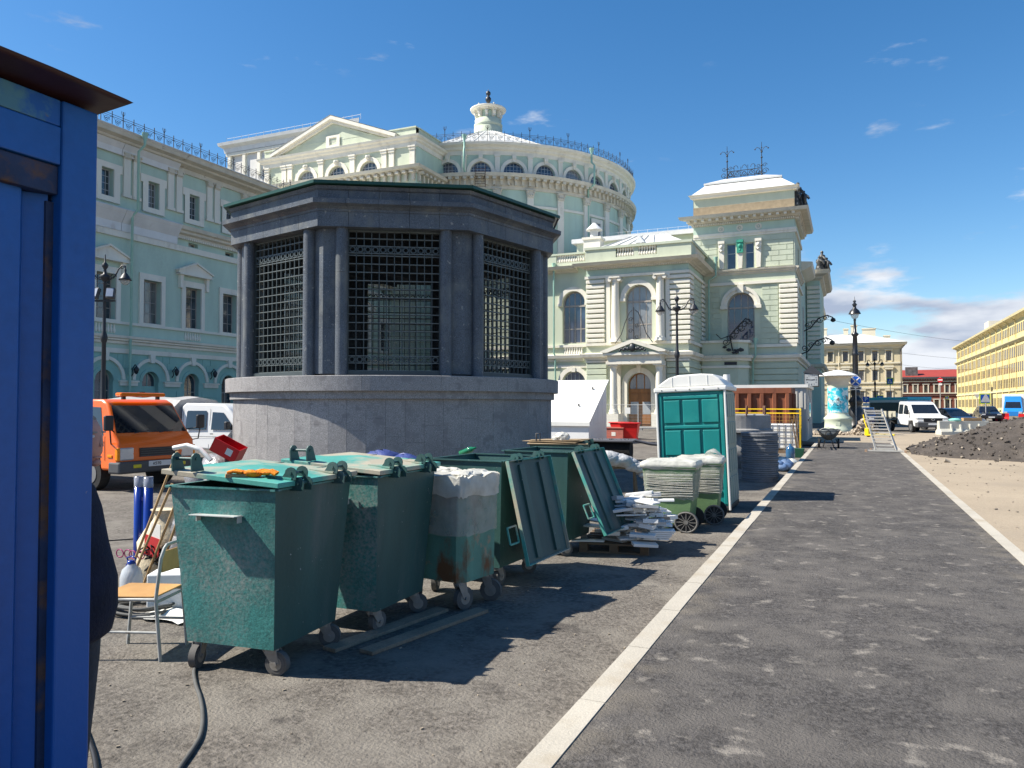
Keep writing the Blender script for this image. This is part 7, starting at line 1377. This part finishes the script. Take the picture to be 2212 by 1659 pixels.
# ---------------------------------------------------------------- signs
SB = M('blue sign face', (.01, .09, .45), .4, .03, 1); SW = M('white sign face', (.75, .75, .75), .4, .03, 1); SR = M('red sign face', (.6, .01, .02), .4, .03, 1); SY = M('fluorescent yellow sign face', (.6, .75, .02), .4, .03, 1); POST = M('grey sign post', (.35, .35, .35), .5)
def disc(r, x, z, rad, mat, y, name, n=28): F = Fc((0, y), 0); q = MB(); F.prism(q, [(x+rad*cos(2*pi*k/n), z+rad*sin(2*pi*k/n)) for k in range(n)], 0, .02); return q.build(name, mat, r)
sn = thing('traffic_sign', 'round blue no-stopping sign with a white cross above a tow-away plate', 'sign', (.45, 59.6, 0)); disc(sn.children[0] if sn.children else sn, 0, 3.54, .37, SW, -.0, 'rim'); disc(sn, 0, 3.54, .335, SB, -.025, 'face')
for a in (R(45), R(-45)): F = Fc((0, -.05), 0); q = MB(); q.bar((-.32*cos(a), -.055, 3.54-.32*sin(a)), (.32*cos(a), -.055, 3.54+.32*sin(a)), .075, .01, (0, 1, 0)); q.build('cross_bar', SW, sn)
MB().bb(-.38, .38, -.02, .0, 2.92, 3.15).build('tow_plate', SW, sn); F = Fc((0, -.02), 0); q = MB(); F.prism(q, [(-.32, 2.97), (-.08, 2.97), (-.05, 3.03), (-.15, 3.09), (-.26, 3.09), (-.32, 3.04)], 0, .01); F.prism(q, [(.03, 2.97), (.32, 2.97), (.32, 3.06), (.2, 3.11), (.12, 3.05), (.03, 3.03)], 0, .01); q.build('tow_pictogram', IRON, sn); MB().cyl((0, .04, 0), (0, .04, 3.9), .04, n=8).build('post', POST, sn)
pk = thing('parking_sign', 'square blue parking sign above white plates', 'sign', (1.95, 105, 0)); MB().cyl((0, .03, 0), (0, .03, 2.9), .035, n=8).build('post', POST, pk); MB().bb(-.38, .38, -.02, 0, 2.2, 2.92).build('face', SB, pk); text_mesh('P', .62, 'letter', SW, pk, frame_mtx((0, -.024, 2.56), (1, 0, 0), (0, 0, 1)), bold=.02); MB().bb(-.36, .36, -.02, 0, 1.8, 2.12).build('plate', SW, pk)
def crossing(label, x, y, z, s, rz=0):
    r = thing('crossing_sign', label, 'sign', (x, y, 0), rz, 'pedestrian crossing signs'); MB().bb(-s, s, -.02, 0, z-s, z+s).build('backing', SY, r); MB().bb(-s*.78, s*.78, -.03, -.021, z-s*.78, z+s*.78).build('face', SB, r); F = Fc((0, -.031), 0); q = MB(); F.prism(q, [(-s*.6, z-s*.55), (s*.6, z-s*.55), (0, z+s*.6)], 0, .008); q.build('triangle', SW, r); q = MB(); F.prism(q, [(-.12*s, z-.5*s), (.1*s, z-.5*s), (.12*s, z+.15*s), (-.12*s, z+.15*s)], .009, .015); q.build('pictogram', IRON, r); MB().cyl((0, .04, 0), (0, .04, z+s), .04, n=8).build('post', POST, r)
crossing('yellow-bordered pedestrian crossing sign low beside the blue parking sign', 3.5, 105, 2.65, .42); crossing('yellow-bordered pedestrian crossing sign high on the post before the cream building', 4.66, 105, 4.8, .42, R(-25)); crossing('yellow-bordered pedestrian crossing sign in front of the long yellow building', 14.4, 103, 2.6, .6, R(15)); crossing('small yellow-bordered pedestrian crossing sign before the red brick building', 16.4, 160, 3.2, .32)
ne = thing('no_entry_sign', 'round red no-entry sign on a tall post before the brick building', 'sign', (14.4, 150, 0)); disc(ne, 0, 6.2, .42, SR, 0, 'face'); MB().bb(-.36, .36, -.03, -.021, 6.1, 6.3).build('white_bar', SW, ne); MB().cyl((0, .04, 0), (0, .04, 6.7), .06, n=8).build('post', POST, ne); MB().bb(-.25, .3, -.02, 0, 5.3, 5.6).build('plate', SW, ne)
for x, y, z, s, nm, lb in ((17.2, 130, 3.2, .42, 'give_way_sign', 'blank back of a triangular give-way sign by the yellow building'), (14.2, 101, 2.7, .5, 'warning_sign', 'grey back of a triangular warning sign by the yellow building')):
    r = thing(nm, lb, 'sign', (x, y, 0)); F = Fc((0, 0), 0); q = MB(); F.prism(q, [(-s, z+s*.6), (0, z-s), (s, z+s*.6)] if nm[0] == 'g' else [(-s, z-s), (s, z-s), (0, z+s)], 0, .03); q.build('face', POST, r); MB().cyl((0, .05, 0), (0, .05, z), .05, n=8).build('post', POST, r)
# ---------------------------------------------------------------- poster column
ac = thing('poster_column', 'round pale green advertising column with a cyan festival poster and wide canopy', 'poster column', (-.72, 58.6, 0)); ACM = M('pale green column paint', (.50, .55, .42), .6, .06, 2)
q = MB().lathe([(.98, 0), (.98, .15), (.9, .25), (.88, .75), (.95, .85), (.92, .95), (.74, 1.1), (.7, 1.25)], n=32); q.build('pedestal', ACM, ac); q = MB().lathe([(.68, 1.2), (.68, 3.25)], n=32); q.build('drum', ACM, ac); q = MB().lathe([(.68, 3.2), (.75, 3.3), (.7, 3.45), (.8, 3.6), (.84, 3.84)], n=32); q.build('frieze', TRIMD, ac)
q = MB().lathe([(1.3, 3.86), (1.32, 3.9), (.9, 4.12), (.2, 4.3), (0, 4.32)], n=12, smooth=False); q.lathe([(1.3, 3.86), (.6, 3.84)], n=12); q.build('canopy', SHEET, ac); q = MB().bb(-.14, .14, -.9, -.86, .4, .65); q.build('cast_plate', ACM, ac)
POS = M('festival poster print', (.55, .72, .74), .5, .1, 3, col2=(.03, .45, .58), m2=(2.6, .44, .52), col3=(.12, .13, .14), m3=(1.9, .60, .63))
q = MB().lathe([(.688, 1.3), (.688, 3.05)], n=24, a0=R(195), a1=R(345)); po = q.build('poster', POS, ac)
for k, (tx, z) in enumerate((('ЗВЕЗДЫ', 2.02), ('БЕЛЫХ', 1.82), ('НОЧЕЙ', 1.62))): text_mesh(tx, .2, 'poster_lettering', M('navy print', (.01, .05, .12), .6), po, frame_mtx((-.1, -.70, z), (1, 0, 0), (0, 0, 1)), .001)
# ---------------------------------------------------------------- pallet truck, rubble, barriers
pj = thing('pallet_truck', 'bright yellow hand pallet truck behind the stepladder', 'pallet truck', (1.15, 46.8, .05), R(-20)); YB = M('bright yellow paint', (.8, .6, .01), .4, .05, 2)
for s_ in (-1, 1): MB().bb(-.1, 1.1, s_*.25-.08, s_*.25+.08, .1, .18).build('fork', YB, pj, bev=.01)
MB().bb(-.3, -.08, -.32, .32, .08, .5).build('pump_body', YB, pj, bev=.03); MB().tube([(-.25, 0, .45), (-.4, 0, .9), (-.45, 0, 1.25)], .035, 8).build('drawbar', YB, pj); MB().tube([(-.45, -.18, 1.2), (-.47, -.1, 1.35), (-.47, .1, 1.35), (-.45, .18, 1.2)], .02, 6).build('handle', IRON, pj)
for x in (-.2, 1.0): MB().cyl((x, -.06, .08), (x, .06, .08), .08, n=12).build('wheel', BLK, pj)
ru = MB(); RUB = M('broken masonry rubble', (.36, .30, .23), .95, .3, 3, .6, 20)
for k in range(260):
    t = random.random(); x = -2.3+3.9*t; y = 50.4+random.uniform(-.6, .7); hmax = .9*math.exp(-((x-.9)/.5)**2)+.16
    z = random.uniform(0, hmax); s_ = random.uniform(.05, .14); ru.box((x, y, z), (s_*random.uniform(.8, 1.8), s_*1.2, s_*random.uniform(.5, 1.1)), (random.uniform(-1, 1), random.uniform(-1, 1), random.uniform(0, 3)))
o_ = ru.build('rubble_heap', RUB); tag(o_, 'low heap of broken masonry beside the yellow pallet truck', 'rubble', kind='stuff')
jb = thing('road_barrier', 'cream plastic road barrier block in front of the flatbed truck', 'barrier', (6.4, 54.2, 0), R(28)); CRM = M('cream barrier plastic', (.52, .50, .42), .6, .06, 2)
MB().prism([(-.3, 0), (.3, 0), (.3, .2), (.14, .38), (.1, .85), (-.1, .85), (-.14, .38), (-.3, .2)], -1.6, 1.6, 'x').build('block', CRM, jb, bev=.02)
for k in range(4): MB().prism([(-.3, .22), (-.12, .38), (-.1, .7), (-.2, .6)], -.92+.6*k, -.84+.6*k, 'x').build('rib', CRM, jb)
g_ = MB().bb(-.6, .6, -.12, .12, 0, .18).build('timber_beam', M('raw pine', (.42, .27, .13)), bev=.01); g_.location = (6.9, 54.5, .86); g_.rotation_euler = (0, 0, R(28)); tag(g_, 'raw pine beam lying on the cream road barrier', 'timber'); q = MB().sphere((0, 0, .09), .26, 14, (1.4, .7, .42), .12); g_ = q.build('cyan_cloth', M('cyan plastic bag', (.2, .5, .45), .5, .15, 6, .5, 20)); g_.location = (5.95, 54.0, .82); tag(g_, 'cyan plastic bag lying on the cream road barrier', 'bag')
for k, (x, y, m_) in enumerate(((17.5, 98, RED), (18.9, 98.5, TWH), (16.2, 104, RED))):
    r = thing('water_barrier', ('red plastic traffic barrier section on the far road', 'white plastic traffic barrier section on the far road', 'red plastic traffic barrier section behind the off-road car')[k], 'barrier', (x, y, 0), R(-10), 'plastic traffic barriers'); MB().prism([(-.25, 0), (.25, 0), (.22, .3), (.1, .5), (.08, .9), (-.08, .9), (-.1, .5), (-.22, .3)], -.7, .7, 'x').build('shell', m_, r)
# ---------------------------------------------------------------- gravel mound
GRV = M('dark asphalt gravel', (.072, .060, .050), .95, .3, 2.2, 1, 45, fine=.55, col2=(.11, .092, .075), m2=(1.5, .55, .7), col3=(.24, .21, .17), m3=(16, .66, .70))
MX, MY, MH = 10.4, 29.8, 2.7
def mound_z(x, y):
    a = ((x-MX)/8.9)**2+((y-MY)/5.6)**2; r_ = sqrt(a); h = MH*max(0, 1-r_)**.92
    return h+(.06*sin(x*2.3+y)*sin(y*3.1-x*.7)+.035*sin(x*6.1)*sin(y*5.3))*min(1, h*2.5)
q = MB(); nn = 90; vs = []
for j in range(nn+1):
    for i in range(nn+1): x = 1.85+16.6*i/nn; y = 24+11.6*j/nn; m_ = mound_z(x, y); vs.append((x+random.uniform(-.03, .03), y+random.uniform(-.03, .03), (m_+.17+random.uniform(-.015, .03)) if m_ > .004 else .05))
q.add(vs, [(j*(nn+1)+i, j*(nn+1)+i+1, (j+1)*(nn+1)+i+1, (j+1)*(nn+1)+i) for j in range(nn) for i in range(nn)], True); mo = q.build('gravel_mound', GRV); tag(mo, 'mound of dark asphalt gravel beside the walkway', 'gravel', kind='stuff')
q = MB(); q2 = MB()
for k in range(1500):
    x = random.uniform(1.95, 11); y = random.uniform(23.6, 31); m_ = mound_z(x, y)
    if m_ <= .004 and random.random() > .10: continue
    s_ = random.choice((.02, .025, .03, .04, .06)) if random.random() > .02 else .11; (q if random.random() < .75 else q2).box((x, y, .19+max(0, m_)+s_*.3), (s_*random.uniform(.8, 1.8), s_, s_*.7), (random.uniform(-.6, .6), random.uniform(-.6, .6), random.uniform(0, 3)))
q.build('loose_clods', GRV, mo)['kind'] = 'stuff'; q2.build('loose_stones', M('pale rubble stones', (.26, .22, .17), .9, .3, 4), mo)['kind'] = 'stuff'
q = MB()
for k in range(420):   # small crumbs strewn over asphalt and sand near the viewer
    if random.random() < .6: x, y, z = random.uniform(-5.5, -1.45), random.uniform(2.2, 9.5), .0
    else: x, y, z = random.uniform(1.8, 6), random.uniform(10, 24), .19
    s_ = random.uniform(.004, .012)*(1 if z == 0 else 2.4); q.box((x, y, z+s_*.4), (s_*random.uniform(.8, 2.2), s_, s_*.8), (0, 0, random.uniform(0, 3)))
tag(q.build('ground_crumbs', M('pale rubble stones', (.26, .22, .17))), 'scattered crumbs of stone on the asphalt', 'grit', kind='stuff')

for k, (a, b, lb) in enumerate((((-3.9, 88, 11.5), (26.4, 170, 13.5), 'thin tram wire span from the theatre to the long yellow building, upper strand'), ((-3.9, 95, 9.5), (26.4, 180, 11), 'thin tram wire span from the theatre to the long yellow building, lower strand'), ((8.6, 151, 9), (26.4, 160, 8.5), 'thin wire between the cream building and the long yellow building'))):
    A_, B_ = V(a), V(b); pts = [A_.lerp(B_, t/14)-A_-V((0, 0, 2.2*(t/14)*(1-t/14))) for t in range(15)]; g_ = MB().tube(pts, .018, 5).build('overhead_wire', IRON); g_.location = A_; tag(g_, lb, 'wire')
# ---------------------------------------------------------------- buildings in the distance
CRE = M('cream stucco', (.58, .50, .33), .85, .07, .5, col2=(.5, .42, .28), m2=(.6, .55, .75)); CRET = M('pale cream trim', (.66, .60, .46), .85, .06, .8)
cbld = thing('apartment_building', 'cream stuccoed apartment building with white sheet roof at the end of the street', 'building', (2, 150, 0)); Cf = Fc((-2, 0), 0); o8 = lambda mb, n, m, p=None: mb.build(n, m, p or cbld)
CX0, CX1 = -9.0, 8.6; cols = [-5.2, -3.0, -.5, 2.05, 4.3, 6.5]
ho = [(c-.42, c+.42, 9.75, 11.45) for c in cols]+[(c-.42, c+.42, 6.3, 8.05) for c in cols]+[(c-.44, c+.44, 2.65, 4.3) for c in cols]
q = MB(); Cf.wall(q, CX0, CX1, 0, 12.2, ho, .3); q.add([Cf.p(CX1, 0, 0), Cf.p(CX1, 0, -16), Cf.p(CX1, 12.2, -16), Cf.p(CX1, 12.2, 0)], [(0, 1, 2, 3)]); o8(q, 'wall', CRE)
q = MB(); Cf.profile(q, CX0, CX1, [(0, 11.9), (.15, 11.95), (.2, 12.2), (.7, 12.5), (.85, 12.85), (0, 12.95)], 0, 1); o8(q, 'cornice', CRET)
for z in (9.2, 5.7, 1.9, 4.8): q = MB(); Cf.box(q, CX0, CX1+.05, z, z+.28, 0, .16); o8(q, 'string_course', CRET)
for a, b, c, d in ho:
    w_ = Cf.window(cbld, a, b, c, d, False, 2, (.66,), .15, .06, .05, M('dark frame', (.12, .1, .09)), GLASS); u = (a+b)/2
    q = MB(); Cf.box(q, a-.2, a, c-.1, d+.15, 0, .12); Cf.box(q, b, b+.2, c-.1, d+.15, 0, .12); Cf.box(q, a-.25, b+.25, d+.15, d+.35, 0, .28); o8(q, 'surround', CRET, w_)
    if 6 < c < 7: q = MB(); Cf.prism(q, [(u-.9, 8.5), (u+.9, 8.5), (u+.7, 8.85), (u-.7, 8.85)], 0, .3); o8(q, 'hood', CRET, w_)
ashlar(Cf, cbld, CX0+.1, CX1-.05, .3, 1.8, .5, 1.1, CRET, .06, .06)
q = MB(); q.hexa([Cf.p(CX0, 12.95, .8), Cf.p(CX1+.8, 12.95, .8), Cf.p(CX1+.8, 12.95, -16), Cf.p(CX0, 12.95, -16), Cf.p(CX0, 15.1, -6), Cf.p(2.2, 15.1, -6), Cf.p(2.2, 15.1, -9), Cf.p(CX0, 15.1, -9)]); o8(q, 'roof', ROOFW)
for u, z, w_ in ((-5.5, 16.2, 1.8), (-.8, 16.0, .8), (.5, 16.6, 1.0), (2.4, 15.9, 2.2), (6.0, 14.5, 1.0)): q = MB(); Cf.box(q, u, u+w_, 13, z, -7, -5.5); Cf.box(q, u-.1, u+w_+.1, z, z+.2, -7.1, -5.4); o8(q, 'chimney', CRET)
q = MB().tube([Cf.p(CX1-.2, .3, .15), Cf.p(CX1-.2, 11.6, .15), Cf.p(CX1+.6, 12.6, .6)], .08, 6); o8(q, 'downpipe', M('dark frame', (.12, .1, .09)))
q = MB().tube([Cf.p(-1.6, .3, .2), Cf.p(-1.6, 12.4, .2)], .08, 6); o8(q, 'downpipe', CRET)
# red brick market hall
rbld = thing('brick_building', 'low red brick building with white window arches and red metal roof', 'building', (24, 250, 0)); Rf = Fc((-24, 0), 0); BRK = M('red brown brick', (.17, .055, .035), .9, .12, .6); o9 = lambda mb, n, m, p=None: mb.build(n, m, p or rbld)
rc_ = [15.0+2.68*k for k in range(-1, 10)]
ho = [(c-.47, c+.47, 5.7, 7.55, True) for c in rc_]+[(c-.55, c+.55, 1.2, 3.2) for c in rc_]
q = MB(); Rf.wall(q, 10, 42, 0, 9.4, ho, .3); o9(q, 'wall', BRK)
for h in ho:
    w_ = Rf.window(rbld, *h[:4], len(h) > 4, 2, (.5,), .15, .07, .06, M('dark frame', (.12, .1, .09)), GLASS); q = MB(); a, b, c, d = h[:4]; Rf.box(q, a-.3, a, c-.2, d+.3, 0, .14); Rf.box(q, b, b+.3, c-.2, d+.3, 0, .14); Rf.box(q, a-.45, b+.45, d+.3, d+.55, 0, .2); o9(q, 'surround', CRET, w_)
for z, m_ in ((8.6, CRET), (4.6, M('dark brick band', (.12, .06, .045))), (5.2, CRET)): q = MB(); Rf.box(q, 10, 42, z, z+.3, 0, .2); o9(q, 'string_course', m_)
q = MB(); Rf.profile(q, 10, 42, [(0, 9.0), (.3, 9.2), (.9, 9.7), (1.0, 10.0), (0, 10.1)]); o9(q, 'cornice', M('grey cornice sheet', (.2, .19, .2), .6))
q = MB(); 
for k in range(48): u = 10.2+.66*k; Rf.box(q, u, u+.25, 8.95, 9.6, 0, .6)
o9(q, 'corbel_course', BRK)['kind'] = 'stuff'
q = MB(); q.add([Rf.p(10, 10.05, .9), Rf.p(42, 10.05, .9), Rf.p(42, 12.4, -7), Rf.p(10, 12.4, -7)], [(0, 1, 2, 3)]); o9(q, 'roof', M('red painted roof sheet', (.30, .045, .03), .6, .08, .5)); q = MB(); Rf.box(q, 15.2, 18.4, 10.2, 13.0, -2, -.5); o9(q, 'roof_dormer', M('dark slate sheet', (.1, .09, .09), .7, .5, 1.5))
# long yellow building
ybld = thing('long_building', 'long bright yellow five-storey building with rows of narrow windows', 'building', (26.5, 190, 0)); YLW = M('yellow stucco', (.66, .55, .26), .85, .05, .4); Yf = Fc((0, 45), -R(90)); oy_ = lambda mb, n, m, p=None: mb.build(n, m, p or ybld)
# u runs towards the viewer here: u = 45+190-Y measured from Y=235
q = MB(); q.hexa([(0, -75, 0), (14, -75, 0), (14, 45, 0), (0, 45, 0), (0, -75, 17), (14, -75, 17), (14, 45, 17), (0, 45, 17)]); oy_(q, 'wall', YLW)
q = MB(); Yf.profile(q, 0, 120, [(0, 16.5), (.3, 16.7), (.9, 17), (1.0, 17.35), (0, 17.4)], 1, 0); Yf.profile(q, 0, 120, [(0, 12.6), (.15, 12.6), (.5, 13.0), (.55, 13.2), (0, 13.3)], 1, 0); Yf.box(q, 0, 120, 4.3, 4.6, 0, .2); oy_(q, 'cornice', M('yellow trim', (.68, .59, .34), .8))
q = MB(); q.hexa([(-.9, -75, 17.4), (14, -75, 17.4), (14, 45.9, 17.4), (-.9, 45.9, 17.4), (4, -75, 19.4), (10, -75, 19.4), (10, 40, 19.4), (4, 40, 19.4)]); oy_(q, 'roof', M('grey roof sheet', (.16, .16, .17), .5)); 
q = MB().bb(3, 6, 14, 20, 17.4, 21.2); oy_(q, 'chimney', CRET)
wf = MB(); wf.bb(-.5, .5, -.02, .0, 0, 1.5); WD = wf.mesh('window', M('brown window reveal', (.16, .10, .05), .6)); pn = MB(); pn.bb(-.36, .36, -.025, -.02, .12, 1.4); PD = pn.mesh('pane', GLASS); nw = 0
for fl, (z, zs) in enumerate(((14.2, 1.0), (10.2, 1.25), (7.6, 1.1), (5.0, 1.1), (1.4, 1.25))):
    for k in range(58):
        y = 44-.9-1.62*k; o_ = link('window', WD, ybld); o_.location = (-.02, y, z); o_.rotation_euler = (0, 0, -R(90)); o_.scale = (.85, 1, zs); nw += 1
        p_ = link('pane', PD, o_)
for k in range(13): y = 42-6.4*k; q = MB().tube([(-.15, y, .3), (-.15, y, 16.4), (-1.0, y, 17.2)], .09, 6); oy_(q, 'downpipe', YLW)
q = MB(); Yf.arch(q, 54, 5.5, 1.3, 1.7, 0, .2); oy_(q, 'arch_moulding', YLW); q = MB(); Yf.prism(q, [(52.7, 1), (55.3, 1), (55.3, 5.5), (54, 6.8), (52.7, 5.5)], 0, .06); oy_(q, 'archway', BDARK)
# dark low skyline closing the street behind everything
bk = thing('distant_building', 'grey distant building closing the street behind the yellow building', 'building', (60, 330, 0)); q = MB().bb(-60, 60, 0, 20, 0, 9); q.build('wall', M('hazy grey stucco', (.34, .34, .34), .9), bk); q = MB().hexa([(-61, -1, 9), (61, -1, 9), (61, 21, 9), (-61, 21, 9), (-61, 8, 12), (61, 8, 12), (61, 12, 12), (-61, 12, 12)]); q.build('roof', M('grey roof sheet', (.16, .16, .17)), bk)
for k in range(24): q = MB().bb(-58+5*k, -56.4+5*k, -.05, 0, 4.5, 6.8); q.build('window', GLASS, bk)
# ---------------------------------------------------------------- put the world-built theatre's origin at its foot
bs_ = V((-20, 64, 0)); TH.location = bs_
for c in TH.children: c.location = V(c.location)-bs_
